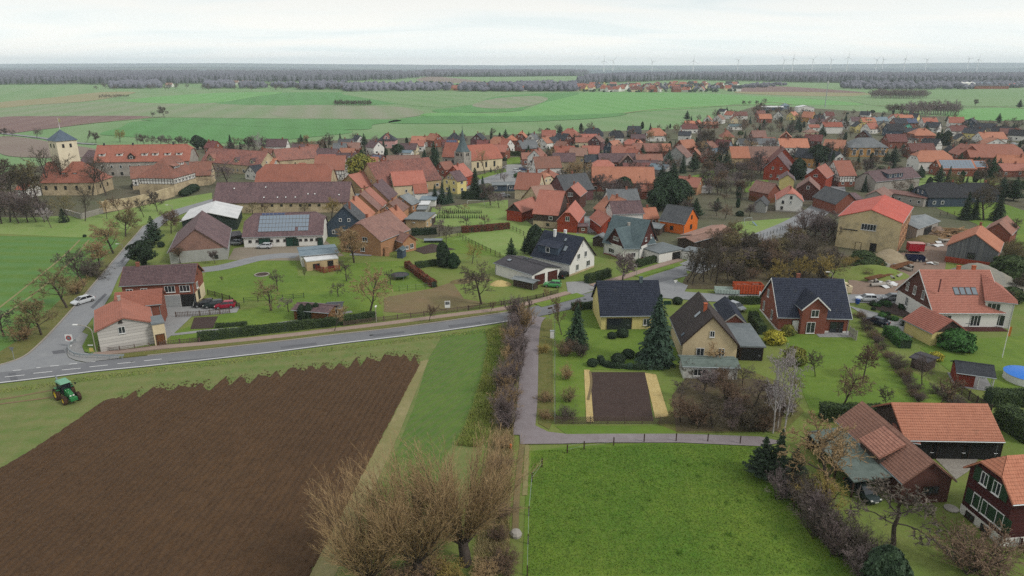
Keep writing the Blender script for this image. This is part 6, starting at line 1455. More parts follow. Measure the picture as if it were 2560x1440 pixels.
bare_proto('tall',3,10,.16,tree_cfg(num=[12,6,6,5],ang=[.6,.7,.7,.7],len=[.42,.5,.5,.5],up=[.05,.2,.12,.06,0]))
bare_proto('fruit',4,6,.16,tree_cfg(num=[7,6,6,4],ang=[1.1,.85,.9,.8],up=[.02,.09,.05,.0,0],wob=[.12,.2,.25,.25,.3],tr=.5,**{'from':[.35,.25,.2,.15]}))
bare_proto('young',6,6,.09,tree_cfg(num=[9,6,5,3],ang=[.75,.7,.7,.7],len=[.5,.5,.5,.5],tr=.8,**{'from':[.35,.2,.15,.1]}))
bare_proto('birch',7,12,.15,tree_cfg(num=[14,5,4,3],ang=[.75,.7,.7,.8],len=[.34,.5,.55,.55],up=[.06,.12,.0,-.06,-.1],tr=.9,**{'from':[.25,.2,.15,.1]}))
bare_proto('shrub',8,3.2,.05,tree_cfg(seg=[4,3,2,1],wob=[.1,.15,.2,.25],up=[.05,.08,.05,0],taper=[.4,.4,.4,.5],num=[8,6,5],ang=[.6,.65,.7],len=[.5,.5,.5],shrink=[.4,.3,.3],rad=[.5,.5,.5],rmin=.014,tr=.9,**{'from':[.15,.15,.1]}),nstem=14,spread=.42,split=0)
bare_proto('shrub2',9,3.0,.045,tree_cfg(seg=[4,3,2,1],wob=[.14,.2,.25,.3],up=[.02,.05,.03,0],taper=[.4,.4,.4,.5],num=[8,6,5],ang=[.7,.75,.8],len=[.5,.5,.5],shrink=[.4,.3,.3],rad=[.5,.5,.5],rmin=.014,tr=.9,**{'from':[.1,.15,.1]}),nstem=18,spread=.7,split=0)
bare_proto('osier',13,4.2,.05,tree_cfg(seg=[5,3,2,1],wob=[.06,.1,.14,.2],up=[.06,.1,.06,.02],taper=[.35,.4,.4,.5],num=[11,6,4],ang=[.42,.5,.55],len=[.36,.5,.5],shrink=[.3,.3,.3],rad=[.5,.5,.5],rmin=.014,tr=.9,**{'from':[.12,.15,.1]}),nstem=11,spread=.17,split=0)
bare_proto('pollard',10,5.5,.17,tree_cfg(num=[16,7,6,4],ang=[.75,.5,.6,.6],len=[.75,.5,.5,.5],tr=.55,up=[.05,.08,.05,.03,0],**{'from':[.6,.2,.15,.1]}))
# big foreground willow: short stem, fan of long rods
def willow(key,seed,h):
 rg=np.random.default_rng(seed);out=[]
 cfg=tree_cfg(seg=[5,6,4,2],wob=[.1,.05,.08,.14],up=[.05,.05,.06,.03],taper=[.8,.15,.3,.5],num=[64,16,8],ang=[.66,.34,.42],len=[3.3,.42,.42],shrink=[.0,.35,.3],rad=[.22,.42,.55],rmin=.012,tr=.3,**{'from':[.7,.12,.08]})
 grow(rg,Vector((0,0,-.1)),Vector((rg.normal(0,.08),rg.normal(0,.08),1)).normalized(),h*.26,.48,0,cfg,out)
 k=h/max(s[1].z for s in out)
 out=[(a*k,b*k,c,d,e)for(a,b,c,d,e)in out]
 PROTO[key]=(seg_mesh(out,'trunk',M['bark'],0,1,5),seg_mesh(out,'crown',M['tw_tan'],2,3,2),h)
willow('willow',21,12);willow('willow2',22,12)
def cards(P,N,size,seed,name,mat,aspect=.6,tilt=.6):
 "leaf cards at points P facing roughly N"
 rg=np.random.default_rng(seed);n=len(P)
 N=N+rg.normal(0,tilt,N.shape);N/=np.linalg.norm(N,axis=1)[:,None]+1e-9
 Q=rg.normal(size=N.shape);A=np.cross(N,Q);A/=np.linalg.norm(A,axis=1)[:,None]+1e-9;B=np.cross(N,A)
 s=(size*rg.uniform(.6,1.3,n))[:,None]
 V=np.stack([P-A*s-B*s*aspect*.4,P+A*s*.2-B*s*aspect,P+A*s,P+B*s*aspect*.8],1)
 return V.reshape(-1,3),np.arange(n*4).reshape(-1,4)
def conifer_proto(key,seed,h,rad,droop,mat,tiers=24,per=13,sz=.26,base=.08,fill=.97):
 rg=np.random.default_rng(seed);P,N=[],[];segs=[]
 for i in range(tiers):
  t=i/(tiers-1);z=h*(base+(fill-base)*t)
  R_=rad*(1-t)**.82*rg.uniform(.82,1.12)+.12
  k=max(4,int(per*(1-t*.65)))
  for j in range(k):
   a=2*math.pi*(j+rg.uniform(-.35,.35))/k+i*.9
   Rl=R_*rg.uniform(.72,1.12)
   d=Vector((math.cos(a),math.sin(a),0))
   m=max(4,int(Rl/.2))
   for q in range(m):
    f=(q+.6)/m;r=Rl*f
    zz=z+.22*Rl*f*(1 if droop<0 else .35)-droop*Rl*f*f
    w=.32*Rl*(1-f*.75)
    for s in(-1,0,1):
     P.append((d.x*r-d.y*w*s*rg.uniform(.4,1),d.y*r+d.x*w*s*rg.uniform(.4,1),zz+rg.normal(0,.05)))
     N.append((d.x*.35,d.y*.35,.9))
 V,Fc=cards(np.array(P),np.array(N),sz,seed,key,M[mat],.5,.35)
 cm=np_mesh('crown',V,Fc,M[mat])
 b=MB();b.tube((0,0,-.1),(0,0,h*.97),h*.018+.05,.02,6)
 PROTO[key]=(b.mesh('trunk',M['bark'],uv=False),cm,h)
conifer_proto('spruce',31,10,2.4,.45,'spruce')
conifer_proto('spruce_wide',32,10,3.6,.38,'bluespruce',tiers=26,per=17,sz=.3,base=.04)
conifer_proto('fir',33,8,3.2,-.05,'spruce',tiers=15,per=12,sz=.32,base=.1)
conifer_proto('sapling',34,3,1.0,.3,'spruce',tiers=11,per=9,sz=.16)
def blob_proto(key,seed,h,prof,mat,n,sz,inner=.86,lump=.1,tilt=.7):
 "closed evergreen crown: leaf cards over a lumpy profile (r(z)), dark core inside"
 rg=np.random.default_rng(seed)
 zz=rg.uniform(0,1,n);a=rg.uniform(0,2*math.pi,n)
 r=np.interp(zz,[p[1]for p in prof],[p[0]for p in prof])
 lumps=1+lump*np.sin(3*a+7*zz)+lump*np.sin(5*a-11*zz+1.3)+rg.normal(0,lump*.6,n)
 r2=r*lumps
 P=np.stack([np.cos(a)*r2,np.sin(a)*r2,zz*h],1)
 N=np.stack([np.cos(a),np.sin(a),.35+(zz-.4)],1)
 V,Fc=cards(P,N,sz,seed,key,M[mat],.6,tilt)
 b=MB();b.lathe([(p[0]*inner,p[1]*h*.985)for p in prof],12)
 cm=np_mesh('crown',V,Fc,M[mat])
 b.v=[tuple(v)for v in b.v]
 PROTO[key]=(b.mesh('inner_foliage',M['yew'],uv=False),cm,h)
blob_proto('columnar',41,6,[(.55,0),(1.0,.12),(1.15,.4),(1.0,.7),(.6,.9),(.05,1)],'thuja',4200,.2)
blob_proto('oval',42,5,[(.9,0),(1.6,.2),(1.8,.45),(1.35,.75),(.7,.92),(.05,1)],'yew',5200,.22,lump=.12)
blob_proto('ball',43,1.6,[(.45,0),(.8,.2),(.95,.5),(.75,.8),(.4,.95),(.02,1)],'yew',1300,.13,lump=.06)
blob_proto('bush',44,2.2,[(.9,0),(1.4,.25),(1.35,.55),(.9,.85),(.1,1)],'laurel',2200,.18,lump=.16)
blob_proto('pinecrown',45,8,[(.3,0),(.5,.18),(2.2,.32),(2.9,.55),(2.4,.8),(1.1,.95),(.1,1)],'pine',6200,.34,inner=.5,lump=.3,tilt=1.3)
blob_proto('leafy',46,7,[(.2,0),(.3,.2),(1.8,.34),(2.5,.6),(1.8,.85),(.2,1)],'autumn',3200,.28,inner=.45,lump=.2,tilt=1.2)
bare_proto('mini',51,10,.3,tree_cfg(seg=[3,3,2,1],num=[11,8,7],wob=[.08,.14,.2,.25],up=[.05,.1,.06,0],taper=[.4,.4,.4,.5],ang=[.9,.8,.75],len=[.62,.55,.5],shrink=[.5,.4,.3],rad=[.5,.5,.5],rmin=.07,**{'from':[.2,.2,.1]}),split=0)
def tree_mass(name,label,pts,col):
 "far trees that read as one mass: joined into one object"
 Vs,Fs,off=[],[],0
 for me in PROTO['mini'][:2]:
  v=np.empty(len(me.vertices)*3,'f');me.vertices.foreach_get('co',v);v=v.reshape(-1,3)
  f=np.empty(len(me.loops),'i');me.loops.foreach_get('vertex_index',f);f=f.reshape(-1,4)
  for(x,y,h)in pts:
   p=G(x,y);a=rt.uniform(0,6.28);s=h/10;c,n=math.cos(a),math.sin(a);w=s*rt.uniform(.9,1.25)
   Vs.append(np.stack([(v[:,0]*c-v[:,1]*n)*w+p.x,(v[:,0]*n+v[:,1]*c)*w+p.y,v[:,2]*s],1));Fs.append(f+off);off+=len(v)
 o=put(np_mesh(name,np.concatenate(Vs),np.concatenate(Fs),M['tw_'+col]),name)
 return tag(o,label,kind='stuff')
NAMES={'round':'bare_tree','round2':'bare_tree','round3':'bare_tree','tall':'bare_tree','sparse':'bare_tree','fruit':'fruit_tree','young':'young_tree','birch':'birch_tree','shrub':'bare_shrub','osier':'bare_shrub','shrub2':'bare_shrub','pollard':'pollard_tree','willow':'willow_tree','willow2':'willow_tree','spruce':'spruce_tree','spruce_wide':'spruce_tree','fir':'fir_tree','sapling':'spruce_sapling','columnar':'columnar_conifer','oval':'evergreen_shrub','ball':'clipped_bush','bush':'leafy_bush','pinecrown':'pine_tree','leafy':'leafy_tree'}
rt=random.Random(5)
PW=[]
def plant(kind,x,y,h,col=None,label=None,group=None,w=1.0,bark=None,at=None,small=False):
 tm,cm,h0=PROTO[kind]
 p=at if at is not None else G(x,y)
 s=h/h0
 if kind in('round','round2','round3','fruit'):w*=1.16
 nm=NAMES[kind]
 cat='shrub' if 'shrub' in nm or 'bush' in nm else 'tree'
 o=thing(nm,label,cat,p,rt.uniform(0,6.28),group)
 o.scale=(s*w,s*w,s)
 for me,n in((tm,'trunk' if 'inner' not in tm.name else 'inner_foliage'),(cm,'crown')):
  if me is None:continue
  c=put(me,n,o)
  mt=(M['tw_'+col]if 'tw_'+col in M else M[col])if(n=='crown' and col)else(M[bark]if n=='trunk' and bark else None)
  if mt is not None:
   c.material_slots[0].link='OBJECT';c.material_slots[0].material=mt
 return o
def hedge(label,pts,w,h,mat='hedge',cat='hedge',dens=95,sz=.13,seed=0,z=0.0,core='yew'):
 P=[G(*p)for p in pts]
 o=thing('hedge',label,cat,P[0])
 rg=np.random.default_rng(seed+len(pts)*7);C_,N_=[],[]
 b=MB()
 for a,c in zip(P,P[1:]):
  a,c=a-P[0],c-P[0];d=(c-a);ln=d.length;d.normalize();n=Vector((-d.y,d.x,0))
  vs=[a-n*w*.45,c-n*w*.45,c+n*w*.45,a+n*w*.45];up=Vector((0,0,h*.95))
  b.add(vs+[v+up for v in vs],[(0,1,5,4),(1,2,6,5),(2,3,7,6),(3,0,4,7),(4,5,6,7)])
  for(cnt,fn)in((int(ln*w*dens),'t'),(int(ln*h*dens),'s'),(int(ln*h*dens*.6),'u')):
   u=rg.uniform(-.15,ln+.15,cnt);v=rg.uniform(0,1,cnt)
   wob=rg.normal(0,.07,cnt)+.08*np.sin(u*1.7)+.06*np.sin(u*.6+2)
   if fn=='t':pos=np.stack([a.x+d.x*u+n.x*(v-.5)*w,a.y+d.y*u+n.y*(v-.5)*w,h+wob],1);nn=np.tile((0,0,1.),(cnt,1))
   else:
    sgn=-1 if fn=='s' else 1
    off=sgn*(w/2+wob);pos=np.stack([a.x+d.x*u+n.x*off,a.y+d.y*u+n.y*off,v*h],1);nn=np.tile((n.x*sgn,n.y*sgn,.3),(cnt,1))
   C_.append(pos);N_.append(nn)
 V,Fc=cards(np.concatenate(C_),np.concatenate(N_),sz,seed,'h',None,.6,.6)
 b.obj('inner_foliage',M[core],o,uv=False)
 put(np_mesh('foliage',V,Fc,M[mat]),'foliage',o)
 return o
# ------------------------------------------------------------------ p
def T(kind,x,y,top,col,label,group=None,w=1.0,bark=None):
 h=hgt(x,y,top)if top>60 else top
 return plant(kind,x,y,h,col,label,group,w,bark)
NTH='first second third fourth fifth sixth seventh eighth ninth tenth eleventh twelfth thirteenth fourteenth fifteenth sixteenth seventeenth eighteenth nineteenth twentieth'.split();NTH+=['twenty '+q for q in NTH[:9]]
GR='bare trees along the left road'
for(k,x,y,top,c,w,lb)in[('round',104,838,735,'olive',1.0,'bare olive tinted tree nearest the road corner on the field side'),('fruit',10,842,772,'grey',1.2,'low spreading bare tree at the left edge of the crop field'),('round2',168,770,660,'olive',1.0,'bare tree with brownish seed clusters left of the white car on the road'),('round3',213,716,612,'grey',1.0,'tall grey bare tree behind the brownish one along the road'),('round',250,668,598,'tan',1.1,'tan bare tree in the middle of the roadside row'),('round2',284,634,545,'tan',1.0,'bare tree with pale trunk opposite the dark pine across the road'),('round',314,592,520,'olive',1.1,'olive bare tree at the far end of the roadside row'),('shrub',190,735,690,'tan',1.3,'tangled bare bush between two roadside trees'),('shrub2',232,690,640,'grey',1.4,'grey bare bush below the roadside trees'),('shrub',56,850,800,'tan',1.5,'bare tan bush at the foot of the first roadside tree')]:
 T(k,x,y,top,c,lb,GR,w)
GC='trees round the castle'
for(k,x,y,top,c,w,lb)in[('sparse',213,553,465,'dark',.9,'large dark bare tree on the castle lawn edge'),('young',268,548,500,'tan',1.2,'slim young tree before the castle wall, left of the row'),('young',301,536,488,'rust',1.2,'second young tree before the castle wall'),('young',337,554,497,'rust',1.2,'young tree standing lowest on the castle lawn'),('young',360,543,492,'grey',1.2,'young tree on the lawn close to the road bend'),('round',394,529,472,'grey',.8,'bare tree before the castle wall end under the gatehouse'),('round3',174,554,478,'olive',.8,'olive bare tree beside the small dark conifer on the lawn edge'),('young',129,570,520,'birch',1.3,'pale whitish young tree alone on the pasture'),('sparse',137,487,365,'dark',1.0,'very tall bare tree left in front of the castle tower'),('sparse',151,488,385,'dark',1.1,'tall forked bare tree right in front of the castle tower'),('sparse',232,488,388,'dark',1.2,'tall dark bare tree at the right end of the chapel'),('sparse',265,489,395,'dark',1.2,'tall bare tree with crooked boughs beside the chapel corner'),('round2',573,467,398,'mauve',1.0,'wide mauve bare tree left of the huge orange roofed barn'),('round',511,453,402,'rust',1.0,'rust coloured bare tree beside the castle gate'),('round3',30,520,395,'dark',.9,'dark bare tree at the far left of the castle park'),('round',62,512,400,'olive',.9,'olive dark tree in the castle park left of the lodge'),('round2',95,505,412,'dark',.8,'dark bare tree right of the lodge in the castle park'),('round',8,505,385,'dark',.9,'dark tree cut by the left edge of the castle park'),('round3',-25,540,420,'purple',1,'purple bare tree beyond the left edge of the park')]:
 T(k,x,y,top,c,lb,GC,w)
for i,(x,y,top,c)in enumerate([(4,560,470,'purple'),(26,556,478,'mauve'),(48,559,486,'purple'),(70,557,490,'purple'),(92,556,496,'dark'),(112,556,500,'mauve'),(36,545,470,'mauve'),(80,542,476,'purple'),(122,548,492,'grey'),(14,538,468,'dark')]):
 T('round' if i%2 else 'round3',x,y,top,c,'purple bare tree in the dense thicket left of the castle lawn','thicket left of the castle lawn',1.0)
T('sapling',160,556,522,'yew','small dark conifer at the edge of the castle lawn',None,1.3)
T('ball',212,593,586,None,'single small dark bush on the edge of the crop field')
for i,x in enumerate((461,467,473,479,485)):T('ball',x,490-i*3,474-i*3.5,'yew',NTH[i]+' clipped bush from the left under the gatehouse wall','clipped bushes under the gatehouse',1.3)
T('bush',235,480,466,'yew','dark shrub on the castle terrace beside the tall trees');T('bush',340,470,455,'yew','dark shrub on the castle terrace under the half timbered wing')
for i,(x,y,top,c,k)in enumerate([(10,342,318,'purple','round'),(32,343,322,'purple','round3'),(92,346,318,'purple','round2'),(216,356,326,'grey','tall'),(240,357,328,'purple','round'),(300,356,322,'gold','round2'),(345,364,330,'mauve','birch'),(362,365,333,'purple','round'),(382,366,335,'purple','round3'),(402,367,336,'mauve','round'),(425,368,337,'purple','round2'),(446,369,338,'purple','round'),(466,372,340,'dark','round3'),(530,378,350,'mauve','round'),(620,382,338,'purple','round'),(640,380,336,'mauve','round2'),(664,380,340,'mauve','round'),(738,372,352,'rust','round3'),(800,378,346,'rust','round'),(822,372,330,'grey','round2')]):
 T(k,x,y,top,c,NTH[i]+' bare tree from the left in the line behind castle and manor','bare trees behind the castle and manor')
T('birch',650,384,330,'birch','white stemmed birch towering behind the manor farm',None,1.2,'bark_pale')
T('pinecrown',494,374,338,'pine','left one of two dark green pines behind the castle wing',None,.8);T('pinecrown',508,374,344,'pine','right one of two dark green pines behind the castle wing',None,.8)
T('spruce',578,377,336,'yew','tall dark conifer with a bushy top behind the manor range',None,1.2);T('spruce',602,379,354,None,'small blue green fir beside the tall bushy conifer')
T('spruce',744,409,394,None,'small fir before the long stone house');T('columnar',722,411,397,'thuja','dark conifer before the long stone house')
T('round2',381,293,278,'grey','smaller of the two lone bare trees in the fields');T('round',411,294,263,'purple','larger of the two lone bare trees in the fields')
tree_mass('hedge_strip','dark hedge strip among the left fields',[(250+i*4.2,246-(i%3)*1.2-i*.1,rt.uniform(3.5,6))for i in range(18)],'dark')
tree_mass('copse','isolated dark copse on the green slope',[(838+(i%16)*5.8,265-(i//16)*3.2,rt.uniform(4,6.5))for i in range(48)],'dark')
# along side road and farm
T('fir',386,609,540,'spruce','broad dark fir standing beside the road before the white roofed hall',None,.95)
T('pinecrown',360,664,602,'yew','dark spreading pine beside the road below the broad fir',None,1.0)
T('ball',403,618,604,'yew','round clipped bush between the fir and the grey barn')
T('round',428,584,520,'rust','rusty brown bare tree beside the white roofed hall',None,.9);T('round3',418,566,523,'maroon' if False else 'rust','dark red bare tree behind the rusty brown one',None,.9)
T('pollard',451,659,612,'rust','round headed pollard tree before the grey barn gable, with thin trunk',None,.8);T('pollard',538,659,622,'purple','smaller purple pollard tree before the grey barn gable',None,.8)
for(x,y,top,c,lb)in[(631,537,505,'olive','leftmost fruit tree before the long dark barn'),(664,539,508,'rust','spreading fruit tree before the long dark barn'),(762,533,506,'olive','fruit tree before the right half of the long dark barn')]:T('fruit',x,y,top,c,lb,'fruit trees before the long barn',1.1)
T('round2',829,546,490,'gold','golden mistletoe laden tree at the end of the long dark barn',None,.9)
T('round',885,657,560,'tan','tall yellowish bare tree before the large brick street house',None,1.0)
# gardens
GG='garden trees'
for(k,x,y,top,c,w,lb)in[('fruit',678,777,700,'olive',1.1,'olive fruit tree in the lawn above the vegetable bed'),('fruit',694,729,676,'dark',.9,'dark pruned fruit tree on the lawn beside the round flower bed'),('young',559,706,690,'rust',1,'tiny sapling on the lawn left of the round flower bed'),('young',761,696,672,'dark',.8,'small pruned tree near the red fence'),('round3',924,785,664,'tan',.95,'large tan bare tree behind the pavement hedge'),('fruit',867,703,652,'dark',1,'dark small fruit tree in the middle garden'),('fruit',976,714,676,'grey',1,'low grey tree beside the trampoline'),('round2',1204,760,650,'dark',.95,'large dark bare tree standing alone beside the firewood heaps'),('young',1072,804,756,'rust',1.4,'young street tree on the verge before the picket fence'),('young',1225,784,752,'rust',1,'slender street sapling on the verge before the dark tree'),('young',1369,749,716,'tan',1,'slender street sapling on the verge near the workshop'),('young',835,830,765,'tan',1.2,'slender young tree beside the pavement hedge'),('fruit',722,780,742,'mauve',1.2,'mauve shrubby tree left of the dark thuja trio'),('fruit',846,742,704,'grey',1.2,'grey shrubby tree behind the garden hut'),('round3',1115,611,556,'dark',.8,'dark slim tree behind the black columnar conifer'),('fruit',1098,590,545,'mauve',1.0,'mauve fruit tree in the allotment gardens'),('fruit',1167,569,540,'grey',1.2,'grey fruit tree above the copper hedge'),('fruit',1212,568,538,'rust',1.2,'rust fruit tree above the copper hedge end'),('fruit',1119,546,520,'dark',1.2,'dark fruit tree between the rows of tiny conifers'),('fruit',1100,540,512,'mauve',1.3,'mauve blossom coloured tree beside the workshop roof'),('fruit',1145,530,510,'grey',1.1,'grey fruit tree behind the upper row of tiny conifers'),('fruit',1162,530,508,'tan',1.1,'tan fruit tree behind the upper row of tiny conifers'),('round3',1180,660,606,'gold',.9,'pale yellow bare tree in the pasture beside the post fence'),('round',1555,706,622,'mauve',1.0,'mauve round headed tree on the pavement before the teal roofed house'),('round',1440,790,745,'rust',.6,'slim rust tree at the road edge left of the blue roofed house'),('tall',1405,838,750,'rust',.9,'narrow purple brown tree at the garden corner by the lane')]:
 T(k,x,y,top,c,lb,GG,w)
for(x,y,top,lb)in[(757,802,760,'leftmost dark thuja of the trio beside the garden hut'),(774,801,758,'middle dark thuja of the trio beside the garden hut'),(793,797,757,'rightmost dark thuja of the trio beside the garden hut')]:T('columnar',x,y,top,'yew',lb,'thuja trio',1.25)
T('columnar',1108,667,603,'yew','tall black columnar conifer in the middle of the gardens',None,1.2);T('oval',1134,670,632,'thuja','broad dark green conifer at the foot of the black columnar one',None,1.0)
T('fir',1278,646,594,'thuja','brownish green conical conifer in the pasture',None,.75);T('oval',1338,636,562,'yew','very large dark egg shaped conifer',None,.85);T('fir',1312,634,590,'thuja','ragged conifer leaning on the large egg shaped one',None,.7)
for i in range(20):T('sapling',1106+i*5.1,534-(i%2)*.5,524,'yew',NTH[i]+' tiny conifer from the left in the upper garden row','rows of tiny conifers in the gardens',.8)
for i in range(22):T('sapling',1088+i*5.8,546-(i%2)*.5,536,'yew',NTH[i]+' tiny conifer from the left in the lower garden row','rows of tiny conifers in the gardens',.8)
for(x,y,top,lb)in[(1088,507,460,'left spruce of the dark group above the gardens'),(1106,510,455,'middle spruce of the dark group above the gardens'),(1124,507,462,'right spruce of the dark group above the gardens')]:T('spruce',x,y,top,'bluespruce',lb,'dark spruce group above the gardens',1.15)
T('spruce',1188,495,418,'yew','tall dark spruce right of the yellow house',None,1.25);T('spruce',1207,498,440,'bluespruce','blue tinged spruce touching the tall dark one',None,1.1)
T('round',1226,514,456,'purple','round purple tree beside the tall spruces',None,1.1);T('round3',1248,520,476,'mauve','mauve bush tree beside the lamp post',None,1.1)
T('spruce_wide',1062,413,372,None,'blue green cedar left of the church');T('spruce',1086,426,352,'spruce','very tall slender spruce beside the blue green cedar',None,1.1)
T('spruce',1020,416,396,'yew','small dark cone shaped conifer before the long barn');T('fir',981,410,388,None,'small fir before the long brown red barn');T('pinecrown',995,392,360,'pine','dark pine behind the long brown red barn')
T('leafy',906,466,384,'autumn','tall yellow green leafy tree beside the manor barns',None,1.1);T('columnar',890,438,404,'yew','dark conifer at the left of the yellow green tree',None,1.2)
T('sparse',1191,420,366,'tan','bare tree before the church nave, left one');T('sparse',1213,436,372,'tan','larger bare tree before the church nave with pale trunk');T('ball',1203,424,412,'yew','dark yew bush before the church nave',None,1.6)
T('sapling',1227,431,419,'yew','little fir on the church green');T('round3',1252,449,408,'purple','purple tree on the village square');T('bush',1261,402,393,'yew','dark bush at the corner of the church');T('sparse',1311,491,436,'dark','dark branchy tree before the red roofed farmhouse',None,1.0)
GO='bare trees in the village orchard'
for i,(x,y,top,c)in enumerate([(1440,458,402,'tan'),(1462,446,400,'tan'),(1470,474,424,'purple'),(1490,484,432,'purple'),(1512,492,440,'purple'),(1535,499,445,'mauve'),(1560,494,444,'purple'),(1582,502,452,'purple'),(1520,474,428,'purple'),(1550,472,430,'purple'),(1602,488,446,'purple'),(1418,470,432,'rust'),(1448,480,436,'rust'),(1630,500,460,'dark')]):
 T(('round','round3','round2')[i%3],x,y,top,c,'purple bare tree in the dense orchard right of the square',GO,1.1)
T('spruce',1578,474,424,'spruce','tall fir at the edge of the purple orchard',None,1.0);T('spruce',1597,478,440,'thuja','smaller fir beside the tall orchard fir',None,1.0);T('pinecrown',1560,482,442,'pine','green pine below the tall orchard fir')
for(x,y,top,lb)in[(1646,528,466,'left pine of the dark pine group'),(1664,520,440,'tallest pine of the dark pine group'),(1682,524,446,'front right pine of the dark pine group'),(1698,514,448,'rightmost pine of the dark pine group'),(1668,498,430,'rear pine of the dark pine group')]:T('pinecrown',x,y,top,'pine',lb,'dark pine group',.9)
T('round',1764,379,318,'dark','huge dark bare tree with a domed crown among the houses',None,1.1)
GVB='bare trees on the slope above the curved road'
for i in range(26):
 x=1760+(i%9)*15+rt.uniform(-5,5);y=440+(i//9)*22+rt.uniform(-6,6)
 T(('round','round3','round2')[i%3],x,y,y-rt.uniform(34,46),('rust','grey','mauve','purple')[i%4],'bare brownish tree on the overgrown slope above the curved road',GVB,1.1)
T('oval',1993,448,396,'yew','big round black conifer behind the pale yellow house',None,.95);T('pinecrown',2040,418,362,'yew','dark bushy conifer between ochre gable and firs');T('spruce',2075,450,374,'spruce','tall fir beside the curved road',None,.95)
T('fir',2232,411,364,'yew','wide black cedar before the ochre hall',None,1.0);T('spruce',2160,480,438,'spruce','fir before the long beige gable house',None,.9);T('columnar',1913,497,458,'yew','slim black columnar conifer beside the brick and board shed')
for(x,y,top,lb)in[(2364,364,326,'dark conifer behind the white timber framed gable'),(2402,362,347,'left small round conifer before the brick gable farm'),(2412,362,350,'middle small round conifer before the brick gable farm'),(2431,360,346,'right small round conifer before the brick gable farm')]:T('columnar',x,y,top,'yew',lb,'conifers on the right of the village',1.4)
tree_mass('copse','tall copse of bare trees behind the right of the village',[(2266+i*4.4+rt.uniform(-2,2),291-rt.uniform(0,8),rt.uniform(10,15))for i in range(30)],'mauve')
tree_mass('copse','small dark copse at the village edge',[(2220+i*3.4,285-rt.uniform(0,5),rt.uniform(7,10))for i in range(12)],'dark')
tree_mass('copse','strip of bare wood among the right fields',[(2178+i*2.4,247-rt.uniform(0,6),rt.uniform(10,14))for i in range(58)],'mauve')
T('round',2437,266,246,'grey','lone bare tree in the right fields');T('fir',2548,270,248,'yew','lone dark conifer at the right edge of the fields');T('ball',2181,283,275,'yew','round dark bush at the far village edge',None,1.2)
for i,x in enumerate((1860,1872,1893,1908)):T('round3' if i%2 else 'round',x,264,250-(i==3)*6,'purple',NTH[i]+' bare tree from the left at the hill top farm shed','bare trees at the hill top')
for(x,y,top,c,k,lb)in[(2412,549,478,'yew','spruce','left one of the dark firs behind the log pile'),(2434,548,486,'yew','spruce','middle one of the dark firs behind the log pile'),(2492,552,470,'yew','spruce','right one of the dark firs behind the log pile')]:T(k,x,y,top,c,lb,'dark firs behind the log pile',1.0)
T('round2',2459,551,462,'dark','broad bare tree between the dark firs');T('tall',2522,604,538,'dark','slim bare tree beside the ruined brick shed');T('round',2390,482,430,'olive','bare tree before the solar covered barn');T('round',2470,500,440,'olive','wide olive bare tree before the right gardens');T('round3',2500,470,424,'rust','rust bare tree by the long low salmon roof')
for(x,y,top,lb)in[(2285,506,472,'left fir before the slate walled bungalow'),(2300,508,478,'right fir before the slate walled bungalow')]:T('spruce',x,y,top,None,lb,'firs before the bungalow')
# thicket and embankment in the middle right
GT='bare trees in the thicket beside the junction'
for i,(x,y)in enumerate([(1716,706),(1730,712),(1746,700),(1760,706),(1776,702),(1790,712),(1738,690),(1768,688)]):
 T(('tall','round3')[i%2],x,y,y-rt.uniform(88,112),'dark','tall thin bare tree in the clump beside the road junction',GT,.8)
for i in range(64):
 x=rt.uniform(1790,2100);y=rt.uniform(612,716);
 if y<640 and x>2040:y+=40
 if y>690 and 1890<x<2080 and i%3:y-=30
 T(('round','shrub','round3','shrub2')[i%4],x,y,y-rt.uniform(40,62)*(1.15 if i%4 in(0,2)else .8),('dark','grey','olive','rust','mauve')[i%5],'dark bare tree of the wooded bank below the old mill','wooded bank below the old mill',1.15)
for i in range(16):
 x=rt.uniform(1985,2095);y=rt.uniform(560,615)
 T(('tall','round3')[i%2],x,y,y-rt.uniform(45,60),('purple','mauve')[i%2],'purple bare tree between the curved road and the old mill','purple trees beside the old mill',1.1)
for(x,y,top,lb)in[(1933,722,642,'leftmost golden bare tree before the wooded bank'),(2003,712,636,'middle golden bare tree before the wooded bank'),(2063,712,632,'rightmost golden bare tree before the wooded bank')]:T('round2',x,y,top,'gold',lb,'golden trees before the wooded bank',.85)
for i in range(13):
 x=rt.uniform(2110,2195);y=rt.uniform(650,692)
 T(('shrub2','shrub','bush')[i%3],x,y,y-rt.uniform(16,26),('olive','gold','hedge')[i%3],'low olive bush on the grassy mound in the builders yard','bushes on the grassy mound',1.5)
for i in range(16):
 x=rt.uniform(2500,2580);y=rt.uniform(620,760)
 T(('shrub2','round','bush')[i%3],x,y,y-rt.uniform(22,48),('olive','dark','hedge')[i%3],'overgrown bush behind the red roofed house on the right edge','overgrowth on the right edge',1.2)
